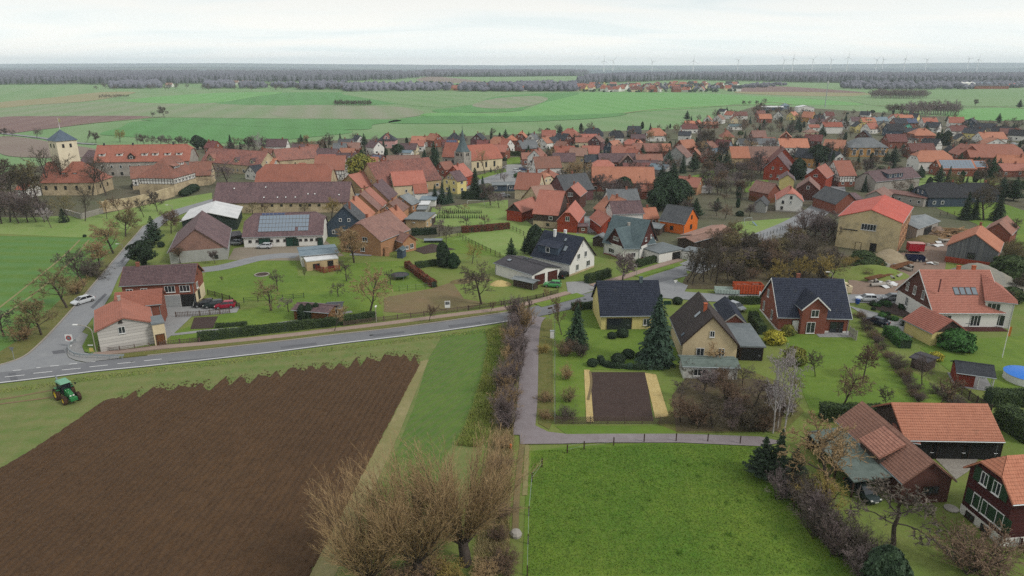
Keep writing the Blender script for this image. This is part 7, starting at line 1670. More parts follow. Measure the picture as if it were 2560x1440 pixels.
# lane hedge of mauve shrubs
GL='mauve shrubs along the lane'
for i in range(27):
 t=i/26.0;y=802+270*t;x=1300-34*t-4*t*t+rt.uniform(-12,12)
 T(('osier','osier','shrub')[i%3],x,y,(4.6 if i>4 else 6.0)*rt.uniform(.8,1.12),('mauve','purple','mauve','tan')[i%4],NTH[i]+' leafless shrub from the road in the mauve row along the lane',GL,1.05)
T('tall',1312,806,752,'purple','tallest purple shrub tree where the lane meets the road',None,.9)
for(x,y,h,c,k)in[(1415,948,2.6,'tan','shrub'),(1420,1004,2.6,'olive','shrub'),(1417,1050,2.4,'grey','shrub2'),(1362,880,1.8,'gold','shrub2'),(1366,1005,1.9,'tan','shrub2'),(1363,1045,1.7,'tan','shrub2'),(1412,890,3.4,'rust','shrub'),(1450,892,3.2,'grey','shrub')]:
 T(k,x,y,h,c,'bare %s shrub beside the garden fence along the lane'%{'tan':'tan','olive':'olive','grey':'grey','gold':'yellowish','rust':'rusty'}[c],'shrubs along the garden fence',1.2)
T('spruce_wide',1640,908,734,'bluespruce','very tall blue spruce between the blue roofed house and the beige gable house',None,.85)
T('spruce',1441,868,755,'spruce','dark spruce with a bare tip beside the lane garden',None,1.15)
for i,(x,y,h,c)in enumerate([(1700,1056,4.2,'rust'),(1738,1064,4.6,'rust'),(1782,1072,4.4,'dark'),(1830,1078,4.6,'purple'),(1872,1074,4.8,'dark'),(1700,996,3.6,'grey'),(1758,990,4.4,'mauve'),(1820,1006,4.8,'rust'),(1884,1016,4.6,'purple'),(1722,944,3.0,'grey'),(1800,958,3.4,'rust'),(1856,966,4.0,'grey'),(1920,1010,4.2,'purple'),(1905,1076,4.0,'rust'),(1762,1040,3.8,'dark'),(1846,1040,4.2,'rust'),(1960,1040,3.8,'purple'),(1990,985,3.0,'rust')]):
 T(('round','shrub','round3')[i%3],x,y,h,c,'bare bush of the wild garden below the beige gable house','wild garden thicket',1.15)
T('fruit',1788,930,862,'tan','tan fruit tree before the conservatory of the beige gable house',None,1.0)
for(x,y,top,lb)in[(1932,1084,864,'left white birch of the trio beside the lane end'),(1943,1072,858,'middle white birch of the trio beside the lane end'),(1958,1097,872,'right white birch of the trio, leaning outward')]:T('birch',x,y,top,'birch',lb,'white birch trio',.72,'bark_pale')
for(x,y,top,lb)in[(1905,1190,1092,'left black conifer at the paddock corner'),(1942,1194,1072,'tallest black conifer at the paddock corner'),(1986,1186,1120,'right black conifer at the paddock corner')]:T('fir' if x!=1942 else 'spruce',x,y,top,'yew',lb,'black conifers at the paddock corner',1.05)
T('round2',2072,1250,1046,'tan','tan bare tree overhanging the mossy lean-to roof',None,.95);T('shrub2',2050,1262,1180,'gold','yellowish willow bush under the tan bare tree',None,1.3)
for i in range(17):
 t=i/16.0;x=1962+205*t+rt.uniform(-16,16);y=1238+215*t+rt.uniform(-10,10)
 T(('shrub','osier')[i%2],x,y,rt.uniform(3.4,4.6),('mauve','grey','purple')[i%3],NTH[i]+' mauve shrub from the lane in the hedge between paddock and farm','mauve hedge between paddock and farm',1.2)
T('fruit',2234,1362,1194,'grey','crooked grey fruit tree before the dark brick barn',None,1.15);T('shrub2',2432,1432,1322,'rust','rounded rust coloured bush before the clapboard house',None,1.5);T('oval',2205,1482,1368,'pine','olive green conifer at the bottom edge of the picture',None,1.0)
GLN='small trees on the lawn behind the cross gabled house'
for(k,x,y,top,c,w,lb)in[('young',2038,942,872,'dark',1.1,'thin dark young tree on the left of the lawn'),('round',2158,948,858,'rust',.8,'dense rust tree in the middle of the lawn'),('round2',2106,1020,912,'rust',.85,'wide rust tree at the near end of the lawn'),('young',2217,1022,962,'grey',1.2,'small grey tree at the near end of the lawn'),('young',2338,1026,934,'rust',1.1,'tall thin tree on the right of the lawn'),('round3',2305,964,886,'purple',.8,'purple tree by the fence on the right of the lawn')]:T(k,x,y,top,c,lb,GLN,w)
for i in range(14):
 t=i/13.0;T(('shrub2','shrub','shrub2')[i%3],2150+150*t+rt.uniform(-5,5),792+215*t+rt.uniform(-5,5),rt.uniform(1.5,2.2),('rust','purple','dark')[i%3],NTH[i]+' low shrub from the street in the row between the two lawns','shrub row between the lawns',1.4)
for i in range(6):T('shrub2',2350+i*22,985+i*16,2.0,('purple','dark')[i%2],NTH[i]+' purple shrub from the hen house along the pool garden fence','shrubs along the pool garden fence',1.3)
T('bush',1935,858,826,'yellowbush','large golden green bush beside the brick house');T('bush',1970,838,812,'autumn','bright yellow forsythia bush at the corner of the brick house',None,.8);T('bush',1985,910,868,'autumn','yellow leaved bush behind the birch crowns',None,.8)
T('bush',2388,872,824,'laurel','large glossy green bush beside the yellow outbuilding',None,1.1);T('bush',2340,900,880,'yellowbush','golden bush beside the dark hen house')
for(x,y,h,lb)in[(1481,915,1.3,'single clipped ball bush on the lawn'),(1570,894,1.5,'clipped ball bush inside the curved low hedge'),(1545,908,1.7,'rounded evergreen left inside the curved low hedge'),(1604,902,1.6,'rounded evergreen right inside the curved low hedge'),(1556,842,1.6,'evergreen bush before the glass veranda'),(1530,846,1.2,'low evergreen beside the veranda steps'),(1693,760,1.5,'clipped ball bush beside the blue roofed house drive'),(1575,922,1.0,'bluish cushion conifer at the vegetable bed end')]:T('ball',x,y,h,'bluespruce' if 'bluish' in lb else 'yew',lb,'clipped bushes in the front gardens',1.2)
for i in range(22):T('ball',rt.uniform(2160,2285),rt.uniform(755,802),rt.uniform(.5,1.1),('yew','thuja','laurel')[i%3],'low clipped bush in the front garden beside the two parked cars','low bushes in the front garden',1.3)
for i in range(3):T('sapling',2258+i*12,815-i*3,2.2,'yew',NTH[i]+' conifer from the left beside the yellow outbuilding drive','conifers beside the drive',1.2)
# willows in front
T('willow',1165,1412,1100,'tan','largest bare willow with many rods fanning from a short trunk',None,1.15);T('willow2',1058,1452,1135,'tan','bare willow left of the largest one in the foreground',None,1.05);T('willow2',940,1490,1190,'tan','bare willow at the left of the foreground group',None,.95)
for i,(x,y,h,c)in enumerate([(1080,1440,3.2,'tan'),(1030,1462,3.0,'rust'),(1215,1450,2.6,'tan'),(1255,1430,2.4,'rust'),(1125,1452,2.6,'gold'),(985,1470,2.6,'tan'),(1245,1350,2.0,'rust'),(1235,1290,2.2,'rust'),(1230,1230,2.2,'tan'),(1245,1170,2.0,'rust'),(1258,1120,2.4,'tan')]):
 T(('shrub','shrub2')[i%2],x,y,h,c,'tan thicket bush in the ditch below the willows','ditch bushes below the willows',1.5)
# hedges
hedge('long clipped hedge behind the pavement fence',[(497,853),(620,838),(760,822),(860,811),(938,798)],1.3,1.6,'hedge',seed=1)
hedge('low box hedge beside the vegetable bed',[(540,820),(617,814)],.7,.8,'hedge',seed=2)
hedge('tall green hedge beside the white workshop drive',[(1466,709),(1522,692)],1.4,2.0,'hedge',seed=3)
hedge('dark hedge before the teal roofed house',[(1592,668),(1682,642)],1.3,1.7,'hedge',seed=4)
hedge('copper beech hedge across the gardens',[(1155,582),(1216,578),(1272,572)],1.4,1.9,'beech',seed=5)
hedge('reddish hedge beside the trampoline lawn',[(1018,668),(1048,692),(1086,719)],1.2,1.5,'beech',seed=6)
hedge('short green hedge leading to the black columnar conifer',[(1040,671),(1092,663)],1.2,1.5,'hedge',seed=7)
hedge('curved low clipped hedge round the front garden bed',[(1500,900),(1506,912),(1524,919),(1580,923),(1656,925)],.8,.8,'yew',seed=8)
hedge('trimmed hedge at the road edge left of the blue roofed house',[(1430,776),(1496,770)],1.0,1.5,'hedge',seed=9)
hedge('hedge along the lower street behind the brick house',[(1822,760),(1918,760)],1.2,1.6,'hedge',seed=10)
hedge('dark tall hedge at the near end of the big lawn',[(2050,1048),(2120,1051),(2200,1050)],1.6,2.3,'hedge',seed=11)
hedge('glossy laurel hedge beside the drive of the red roofed house',[(2222,838),(2262,872)],2.2,1.8,'laurel',seed=12)
hedge('dark hedge beside the brick house drive',[(1880,800),(1905,838)],1.5,1.8,'hedge',seed=13)
hedge('dark hedge beside the blue pool',[(2468,1010),(2580,1012)],2.2,2.2,'hedge',seed=14)
hedge('dark hedge at the far side of the cobbled yard',[(2500,1060),(2580,1110)],2.5,3.0,'hedge',seed=15)
hedge('dark hedge behind the right gardens',[(2500,468),(2580,474)],2.5,3.0,'hedge',seed=16,dens=40,sz=.25)
hedge('black hedge before the yellow house garden',[(1155,497),(1210,497)],2.5,2.6,'yew',seed=17,dens=40,sz=.25)
hedge('green bank hedge beside the village green',[(1258,388),(1306,390)],3.0,2.2,'hedge',seed=18,dens=30,sz=.3)
hedge('dark thicket hedge behind the allotments',[(1030,588),(1090,584)],2.0,1.8,'yew',seed=19,dens=40,sz=.22)
# small trees and bushes between the village houses, kept off roofs an
RECT=[]
for o in SC.objects:
 if o.parent is None and o.get('category')in('house','barn','shed','castle','church','hall','garage','workshop','mill','stable'):
  for c in o.children:
   if c.name.startswith(('wall','roof')):
    for q in c.bound_box:pass
    xs=[q[0]for q in c.bound_box];ys=[q[1]for q in c.bound_box]
    RECT.append((o.location.x,o.location.y,o.rotation_euler.z,min(xs),max(xs),min(ys),max(ys)))
RA=np.array(RECT)
def free(p,m=1.0):
 dx,dy=p.x-RA[:,0],p.y-RA[:,1];c,s=np.cos(RA[:,2]),np.sin(RA[:,2])
 lx,ly=dx*c+dy*s,-dx*s+dy*c
 return not np.any((lx>RA[:,3]-m)&(lx<RA[:,4]+m)&(ly>RA[:,5]-m)&(ly<RA[:,6]+m))
ZONES=[([(480,372),(860,352),(1100,345),(1100,430),(860,440),(600,430)],46,'between the roofs of the old manor quarter',(4,8)),([(1100,345),(1420,325),(1420,450),(1240,400),(1100,410)],44,'between the houses round the church',(4,8)),([(1420,330),(1700,318),(1720,470),(1560,440),(1420,430)],80,'between the houses in the village middle',(4,9)),([(1700,300),(1900,268),(2100,285),(2100,400),(1900,440),(1720,430)],150,'between the houses on the hill',(4,11)),([(2100,280),(2300,288),(2600,310),(2600,400),(2300,410),(2100,400)],130,'between the houses on the right of the village',(4,8)),([(2080,400),(2300,400),(2600,420),(2600,520),(2320,500),(2120,470)],70,'in the gardens behind the old mill',(4,9)),([(1250,440),(1420,440),(1700,470),(1900,500),(1880,570),(1700,540),(1500,520),(1280,500)],46,'among the farmyards above the teal roofed house',(3,7))]
FAR=[];SEEN=set()
HS=[(o.location.x,o.location.y,o['label'])for o in SC.objects if o.parent is None and o.get('group')==GV and o.get('label')]
def near_label(p,lb):
 "name a small plant after the house it stands by"
 for(hx,hy,hl)in sorted(HS,key=lambda q:(q[0]-p.x)**2+(q[1]-p.y)**2)[:2]:
  dx,dy=p.x-hx,p.y-hy
  rel=('right of' if dx>0 else 'left of')if abs(dx)>abs(dy)*.7 else('behind' if dy>0 else 'before')
  if len((lb+rel+' the '+hl).split())>16:
   for w in(' beside ',' behind ',' before ',' below ',' above ',' among ',' at the ',' near ',' right of ',' left of ',' between '):
    if w in hl:hl=hl.split(w)[0];break
  s=(lb+rel+' the '+hl).strip()
  if s not in SEEN and len(s.split())<=16:SEEN.add(s);return s
 return None
for(pg,n,where,hr)in ZONES:
 poly=[tuple(G(*p).xy)for p in pg];lo=(min(p[0]for p in pg),min(p[1]for p in pg));hi=(max(p[0]for p in pg),max(p[1]for p in pg))
 k=0;tries=0
 while k<n and tries<4000:
  tries+=1
  x,y=rt.uniform(lo[0],hi[0]),rt.uniform(lo[1],hi[1]);p=G(x,y)
  if not in_poly(np.array([[p.x,p.y]]),poly)[0]or not free(p):continue
  r=rt.random();h=rt.uniform(*hr)
  if r<.50:kd,c,lb=rt.choice(('round','round2','round3','fruit')),rt.choice(('purple','rust','grey','dark','mauve','tan')),'small bare tree '
  elif r<.66:kd,c,lb=rt.choice(('spruce','fir')),rt.choice((None,'thuja','bluespruce')),'dark conifer '
  elif r<.80:kd,c,lb,h='columnar',rt.choice(('yew','thuja')),'evergreen column ',h*.7
  elif r<.92:kd,c,lb,h='bush',rt.choice(('yew','hedge','laurel')),'dark green bush ',rt.uniform(1.5,3)
  else:kd,c,lb,h='fir','pine','broad green fir ',h*1.0
  if y<352 and kd in('round','round2','round3','fruit'):FAR.append((x,y,h));k+=1;continue
  nb=near_label(p,lb)
  if nb is None:continue
  plant(kd,x,y,h,c,nb,None,1.0);k+=1
for i,c in enumerate(('purple','rust','dark')):tree_mass('far_trees','bare trees between the far roofs of the village',FAR[i::3],c)
# ------------------------------------------------------------------ v
def carpaint(name,c):
 m=m_plain(name,c,.25,.1,.05);return m
M['tyre']=m_plain('tyre_rubber',(.018,.018,.018),.9);M['rim']=m_plain('wheel_rim',P3(170,172,174),.35,.6)
M['lamp']=m_plain('lamp_glass',P3(225,225,220),.15);M['taillamp']=m_plain('tail_lamp',P3(150,20,20),.3);M['plate']=m_plain('number_plate',P3(225,225,220),.6)
M['cglass']=m_glass('car_glass',(.012,.015,.02))
def car(label,x,y,rz,col,kind='hatch',group=None):
 L,W=(4.1,1.76)if kind=='hatch' else(4.6,1.8)
 prof={'hatch':[(-2.0,.62,1.5),(-1.6,.95,.95)],}.get(kind)
 o=thing('parked_car',label,'car',G(x,y,.18),R(rz),group)
 h2=L/2
 S=[(-h2,.70,.42,.74),(-h2+.12,.80,.30,.92),(-h2+.7,.87,.24,.96),(0,.88,.22,.95),(h2-1.25,.88,.22,.93),(h2-.55,.84,.24,.80),(h2-.12,.76,.30,.66),(h2,.62,.42,.58)]
 b=MB();n=len(S);vs=[]
 for(xx,w,z0,z1)in S:
  for(yy,zz)in((-w*.92,z0),(-w,(z0+z1)*.5),(-w*.95,z1-.03),(-w*.80,z1),(w*.80,z1),(w*.95,z1-.03),(w,(z0+z1)*.5),(w*.92,z0)):vs.append((xx,yy,zz))
 fs=[(i*8+k,i*8+(k+1)%8,(i+1)*8+(k+1)%8,(i+1)*8+k)for i in range(n-1)for k in range(8)]
 fs+=[tuple(range(7,-1,-1)),tuple((n-1)*8+k for k in range(8))]
 b.add(vs,fs)
 ra,rb=(-h2+.35,h2-1.9)if kind!='sedan' else(-h2+.95,h2-1.85)
 b.add([(ra,-.58,1.42),(rb,-.60,1.44),(rb,.60,1.44),(ra,.58,1.42),(ra+.1,-.5,1.48),(rb-.15,-.52,1.49),(rb-.15,.52,1.49),(ra+.1,.5,1.48)],[(0,1,5,4),(1,2,6,5),(2,3,7,6),(3,0,4,7),(4,5,6,7),(3,2,1,0)])
 bx,fx=(-h2+.12,h2-1.05)if kind!='sedan' else(-h2+.45,h2-1.0)
 for s in(-1,1):
  for(p,q,t)in(((bx,s*.74,.95),(ra,s*.58,1.43),.05),((fx,s*.76,.92),(rb,s*.60,1.44),.035),(((ra+rb)/2,s*.82,.94),((ra+rb)/2,s*.62,1.44),.04)):b.tube(p,q,t,n=4)
 b.obj('body',col,o,smooth=False)
 g=MB();g.add([(bx+.04,-.76,.93),(fx-.04,-.78,.90),(fx-.04,.78,.90),(bx+.04,.76,.93),(ra,-.57,1.43),(rb,-.59,1.44),(rb,.59,1.44),(ra,.57,1.43)],[(0,1,5,4),(1,2,6,5),(2,3,7,6),(3,0,4,7)])
 g.obj('windows',M['cglass'],o)
 for sx in(-h2+.78,h2-.82):
  for sy in(-1,1):
   q=MB();q.tube((sx,sy*.66,.31),(sx,sy*.90,.31),.31,n=14);w=q.obj('wheel',M['tyre'],o)
   q=MB();q.disc((sx,sy*.905,.31),(0,sy,0),.2,10);q.obj('rim',M['rim'],w)
 for s in(-1,1):
  q=MB();q.box(h2-.22,h2-.06,s*.60-.13,s*.60+.13,.58,.70);q.obj('headlight',M['lamp'],o)
  q=MB();q.box(-h2-.01,-h2+.12,s*.66-.1,s*.66+.1,.70,.90);q.obj('tail_light',M['taillamp'],o)
  q=MB();q.box(fx-.35,fx-.2,s*.86-.05+s*.08,s*.86+.05+s*.08,.92,1.04);q.obj('mirror',col,o)
 q=MB();q.box(h2-.01,h2+.01,-.26,.26,.40,.50);q.obj('number_plate',M['plate'],o)
 return o
CP={k:carpaint('paint_'+k,c)for k,c in dict(white=P3(214,218,222),black=(.012,.012,.015),navy=(.012,.018,.035),red=(.28,.015,.035),silver=P3(160,164,170),green=P3(96,176,110),dark=(.02,.03,.03),grey=P3(120,124,130),blue=P3(60,80,120)).items()}
car('silver car parked on the left road facing the corner',208,757,-118,CP['white'],'sedan')
GQ='cars before the brick garages'
car('black car beside the brick garages, left of three',510,765,-160,CP['black'],'hatch',GQ);car('dark car between the black one and the red one',534,767,-160,CP['dark'],'hatch',GQ);car('red car on the garage forecourt',563,769,-165,CP['red'],'hatch',GQ)
car('white car before the solar panel stable',661,620,178,CP['white'],'hatch')
car('dark car under the carport beside the stable',588,611,175,CP['silver'],'hatch')
car('white car parked on the lower street',2164,752,175,CP['white'],'hatch','cars on the lower street');car('grey estate car parked behind the white one',2230,750,178,CP['grey'],'sedan','cars on the lower street')
car('dark car on the drive below the front garden',2190,810,130,CP['navy'],'sedan')
car('small green car beside the white workshop',1381,716,168,CP['green'],'hatch');car('black car between workshop and white gable house',1409,692,60,CP['black'],'hatch')
car('silver car beside the blue roofed outbuilding',1838,772,-60,CP['silver'],'sedan')
car('black car in the side street',954,545,60,CP['black'],'hatch');car('white car on the village square',1293,430,10,CP['white'],'hatch');car('dark car on the village square',1308,426,0,CP['blue'],'hatch')
car('white car before the small timber gable',2383,383,0,CP['white'],'hatch');car('white van like car beside the white pediment',2536,362,0,CP['white'],'hatch')
car('dark car under the mossy lean-to roof',2154,1236,-75,CP['dark'],'sedan')
car('blue car beside the low sheds',1262,492,20,CP['silver'],'hatch')
# tractor with plough
TG=m_plain('tractor_green',P3(44,120,66),.4,0,.08);TY=m_plain('tractor_yellow',P3(222,190,44),.45,0,.08);TR=m_plain('tractor_roof',P3(110,164,134),.5,0,.08);PB=m_plain('plough_blue',P3(66,106,146),.5,.2,.25)
tr=thing('tractor','green tractor with yellow rims at the edge of the ploughed field','tractor',G(170,998,.1),R(-38))
def wheel(par,x,y,r,w,nm='wheel'):
 b=MB();s=1 if y>0 else-1
 prof=[(r*.55,-w/2),(r*.93,-w/2),(r,-w*.36),(r,w*.36),(r*.93,w/2),(r*.55,w/2)]
 mt=Matrix.Translation((x,y,r))@Matrix.Rotation(R(90),4,'X')
 b.lathe(prof,22,mat=mt)
 for k in range(20):
  a=2*math.pi*k/20;b.box(-.035,.035,-w*.45,w*.45,r*.97,r*1.035,mat=Matrix.Translation((x,y,r))@Matrix.Rotation(a,4,'Y')@Matrix.Rotation(.35*(1 if k%2 else-1),4,'Z'))
 o=b.obj(nm,M['tyre']if 'muddy' not in M else M['muddy'],par)
 q=MB();q.lathe([(0,w*.18*s),(r*.3,w*.2*s),(r*.42,w*.38*s),(r*.57,w*.46*s)],18,mat=Matrix.Translation((x,y,r))@Matrix.Rotation(R(-90),4,'X'));q.obj('rim',TY,o)
M['muddy']=m_ground('muddy_tyre',[P3(48,38,32),P3(92,66,50),P3(70,52,42),P3(40,34,30)],.8,3,12,.4)
for s in(-1,1):wheel(tr,-1.0,s*.98,.92,.58);wheel(tr,1.55,s*.95,.66,.48)
b=MB()
b.add([(.35,-.42,.95),(2.1,-.36,.9),(2.1,.36,.9),(.35,.42,.95),(.35,-.40,1.72),(1.95,-.30,1.5),(1.95,.30,1.5),(.35,.40,1.72),(.35,-.28,1.84),(1.85,-.2,1.6),(1.85,.2,1.6),(.35,.28,1.84)],[(0,1,5,4),(1,2,6,5),(2,3,7,6),(4,5,9,8),(5,6,10,9),(6,7,11,10),(8,9,10,11),(3,0,4,7),(4,8,11,7)])
b.obj('hood',TG,tr)
b=MB();b.box(2.1,2.75,-.48,.48,.62,1.08);b.box(1.9,2.2,-.3,.3,.5,.9);b.obj('front_weight',TG,tr)
for s in(-1,1):
 q=MB();q.box(2.09,2.13,s*.2-.12,s*.2+.12,1.2,1.38);q.obj('headlight',M['lamp'],tr)
b=MB();b.box(-1.5,2.0,-.28,.28,.55,1.0);b.box(1.45,1.65,-.9,.9,.55,.75);b.box(-1.12,-.88,-.95,.95,.8,1.05);b.obj('chassis',M['darkmetal'],tr)
b=MB()
for s in(-1,1):
 for(x0,x1,z)in((-1.75,-1.3,1.55),(-1.3,-.6,1.95),(-.6,-.15,1.75)):b.box(x0,x1,s*.72-.02,s*1.18 if s>0 else s*.72+.02,z-.05,z)if s>0 else b.box(x0,x1,-1.18,-.70,z-.05,z)
 b.box(-1.7,-.2,s*.7-.03,s*.7+.03,.95,1.7)
b.obj('fender',TG,tr)
b=MB()
C4=[(-1.35,-.68),(.35,-.62),(.35,.62),(-1.35,.68)]
for(x,y)in C4:b.tube((x,y,1.5),(x*.93,y*.93,2.78),.05,n=5)
b.box(-1.4,.4,-.7,.7,1.42,1.52);b.obj('cab_frame',M['darkmetal'],tr)
b=MB();b.add([(-1.33,-.66,1.52),(.33,-.6,1.52),(.33,.6,1.52),(-1.33,.66,1.52),(-1.24,-.61,2.74),(.31,-.56,2.74),(.31,.56,2.74),(-1.24,.61,2.74)],[(0,1,5,4),(1,2,6,5),(2,3,7,6),(3,0,4,7)]);b.obj('cab_glass',M['cglass'],tr)
b=MB();b.add([(-1.5,-.78,2.76),(.55,-.74,2.76),(.55,.74,2.76),(-1.5,.78,2.76),(-1.4,-.66,2.95),(.4,-.62,2.93),(.4,.62,2.93),(-1.4,.66,2.95)],[(3,2,1,0),(0,1,5,4),(1,2,6,5),(2,3,7,6),(3,0,4,7),(4,5,6,7)]);b.obj('cab_roof',TR,tr)
b=MB();b.tube((.45,-.55,1.6),(.45,-.55,2.7),.06);b.obj('exhaust',M['darkmetal'],tr)
for s in(-1,1):
 b=MB();b.tube((.4,s*.65,2.5),(.55,s*1.2,2.5),.02);b.box(.5,.56,s*1.2-.1,s*1.2+.1,2.2,2.55);b.obj('mirror',M['darkmetal'],tr)
# folded plough behind
pl=thing('plough','blue grey reversible plough raised behind the green tractor','plough',tr.location,R(-38))
b=MB();b.tube((-1.9,0,.9),(-2.5,0,1.3),.1);b.tube((-2.4,0,1.3),(-5.4,.6,1.5),.11,n=4);b.tube((-1.8,-.4,.7),(-2.4,0,1.5),.05);b.tube((-1.8,.4,.7),(-2.4,0,1.5),.05);b.obj('beam',PB,pl)
for i in range(4):
 x,y=-2.8-i*.75,.08+i*.15
 for s in(-1,1):
  b=MB();b.tube((x,y,1.4),(x-.25,y+s*.1,1.4+s*.75),.05,n=5);z=1.4+s*.8
  b.add([(x-.55,y-.1,z-s*.2),(x+.25,y-.15,z+s*.05),(x+.1,y+.3,z+s*.1),(x-.65,y+.4,z-s*.25)],[(0,1,2,3),(3,2,1,0)]);b.obj('plough_share',M['galv']if s>0 else M['darkmetal'],pl)
b=MB();b.lathe([(.2,-.1),(.34,-.08),(.34,.08),(.2,.1)],14,mat=Matrix.Translation((-5.5,.7,.9))@Matrix.Rotation(R(90),4,'X'));b.obj('depth_wheel',M['tyre'],pl)
# ------------------------------------------------------------------ s
def lamp(label,x,y,ytop,dx,dy,arm=1.6):
 z=hgt(x,y,ytop);o=thing('street_lamp',label,'street lamp',G(x,y,.2),0,'street lamps')
 d=Vector((dx,dy,0)).normalized()
 pts=[Vector((0,0,0)),Vector((0,0,z*.80))]+[Vector((0,0,z*.80))+d*arm*(1-math.cos(t*math.pi/10))+Vector((0,0,z*.2*math.sin(t*math.pi/10)))for t in range(1,6)]
 b=MB();b.path(pts,.07,7);b.obj('pole',M['concrete'],o)
 e=pts[-1];b=MB();q=Matrix.Translation(e)@Matrix.Rotation(math.atan2(d.y,d.x),4,'Z');b.box(-.1,.75,-.14,.14,-.06,.08,mat=q);b.obj('lamp_head',M['white_paint'],o)
lamp('curved street lamp before the shingled corner house',242,888,813,-1,.05,2.4);lamp('curved street lamp at the road bend below the castle',433,533,513,-1,.2)
lamp('street lamp on the roadside opposite the dark pine',309,630,610,-1,0,1.0);lamp('curved street lamp before the wooded bank',2077,720,680,-1,0,.9);lamp('street lamp by the white gable house drive',1591,690,665,-.3,.5,.4)
lamp('street lamp beside the mauve bush tree',1268,500,463,.2,.4,.2);lamp('street lamp under the orchard',1514,500,473,.2,.4,.2);lamp('lamp post beside the pavement hedge',941,806,768,0,1,.1);lamp('lamp post by the village curve',2123,465,440,.2,.5,.2)
def sign(label,x,y,ytop,parts,rz=0,name='road_sign'):
 z=hgt(x,y,ytop);o=thing(name,label,'sign',G(x,y,.2),rz)
 b=MB();b.tube((0,0,0),(0,0,z),.04,n=6);b.obj('pole',M['galv'],o)
 for(kind,w,h,zt,m)in parts:
  b=MB();zz=z-zt
  if kind=='rect':b.box(-w/2,w/2,-.07,-.045,zz-h,zz)
  elif kind=='disc':b.lathe([(0,0),(w/2,0),(w/2,.02),(0,.02)],20,mat=Matrix.Translation((0,-.075,zz-h/2))@Matrix.Rotation(R(90),4,'X'))
  elif kind=='ring':b.lathe([(w*.36,0),(w/2,0),(w/2,.01),(w*.36,.01)],20,mat=Matrix.Translation((0,-.10,zz-h/2))@Matrix.Rotation(R(90),4,'X'))
  else:b.add([(-w/2,-.06,zz),(w/2,-.06,zz),(0,-.06,zz-h),(-w/2,-.04,zz),(w/2,-.04,zz),(0,-.04,zz-h)],[(0,2,1),(3,4,5),(0,1,4,3),(1,2,5,4),(2,0,3,5)])
  b.obj('sign_plate' if kind!='ring' else 'sign_ring',m,o)
 return o
RED=m_plain('sign_red',P3(196,40,40),.5);SY=m_plain('sign_yellow',P3(216,196,110),.6);SW=M['white_paint'];SGY=m_plain('sign_grey',P3(120,124,128),.6)
sign('white zone sign with a ring at the road corner',177,866,836,[('rect',1.3,1.3,0,SW),('disc',.8,1.3,0,SGY),('ring',.95,1.3,0,RED),('rect',.5,.3,2.0,SW)])
sign('yellow direction sign beside the corner house',231,885,868,[('rect',.7,.7,.1,SY),('rect',.9,.2,-.5,SW)]);sign('give way sign seen from behind on the left verge',36,899,868,[('tri',.9,.8,0,SGY)])
sign('give way sign at the junction before the wooded bank',1687,726,700,[('tri',.9,.8,0,SW)]);sign('white post sign beside the orange skip',1899,740,728,[('rect',.3,.8,0,SW)])
bb=sign('white information board in the worn meadow',1119,774,752,[('rect',1.1,1.5,0,SW),('rect',.9,.7,.15,SGY)],.15,'notice_board')
sign('dark wooden signpost with slanted top at the lane end',1374,794,768,[('rect',.9,.35,0,M['beam']),('rect',.7,.12,1.0,M['beam']),('rect',.7,.12,1.5,M['beam'])],.4,'signpost');sign('dark house name board on the drive of the blue roofed house',1668,760,752,[('rect',1.6,1.0,0,M['door_green'])])
# guard rail on the corner
gp=[G(*p,.22)for p in[(190,856),(176,868),(173,880),(186,890),(205,894),(235,895),(275,897),(312,896)]];gp=catmull(gp,False,4)
o=thing('guard_rail','curved steel guard rail round the road corner','guard rail',gp[0])
for k,(a,c)in enumerate(zip(gp,gp[1:])):
 b=MB();u=Vector((0,0,1));a_,c_=a-gp[0],c-gp[0]
 if k%3==0:b.tube(a_,a_+u*.75,.06,n=5);b.obj('post',M['galv'],o);b=MB()
 n=(c_-a_).normalized().cross(u)*.05
 b.add([a_+u*.45-n,c_+u*.45-n,c_+u*.78-n,a_+u*.78-n,a_+u*.45+n,c_+u*.45+n,c_+u*.78+n,a_+u*.78+n],[(0,1,2,3),(7,6,5,4),(3,2,6,7)]);b.obj('rail',M['galv'],o)
# ------------------------------------------------------------------ f
def fence(label,pts,h,gap,mat='fence_wood',rails=(.35,.85),picket=0,post=.06,name='fence',world=False,wire=False):
 P=[G(*p,.06)for p in pts];o=thing(name,label,'fence',P[0]);u=Vector((0,0,1))
 b0=MB();b0.box(-post,post,-post,post,0,h+.1);me=b0.mesh('post',M[mat])
 b0=MB();b0.box(-.045,.045,-.012,.012,.06,h);pk=b0.mesh('picket',M[mat]);np_=0;rest=MB()
 for a,c in zip(P,P[1:]):
  a,c=a-P[0],c-P[0];ln=(c-a).length;d=(c-a).normalized();az=math.atan2(d.y,d.x);n=max(1,round(ln/gap))
  for i in range(n+1):put(me,'post',o,a.lerp(c,i/n),az)
  for r in rails:
   b=MB();t=.012 if wire else .035;b.tube(a+u*h*r,c+u*h*r,t,n=4);b.obj('wire' if wire else 'rail',M['galv']if wire else M[mat],o)
  if picket:
   k=int(ln/picket);s=Vector((-d.y,d.x,0))*.05
   for i in range(k):
    p=a.lerp(c,(i+.5)/k)-s
    if np_<250:put(pk,'picket',o,p,az);np_+=1
    else:rest.box(-.045,.045,-.012,.012,.06,h,mat=Matrix.Translation(p)@Matrix.Rotation(az,4,'Z'))
 if rest.v:tag(rest.obj('pickets',M[mat],o),kind='stuff')
 return o
fence('grey picket fence along the pavement left of the dark tree',[(860,815),(960,803),(1060,790),(1170,776)],1.0,2.4,picket=.22)
fence('dark picket fence along the pavement right of the dark tree',[(1172,776),(1253,764),(1340,748),(1395,734)],1.0,2.4,'timber',picket=.22)
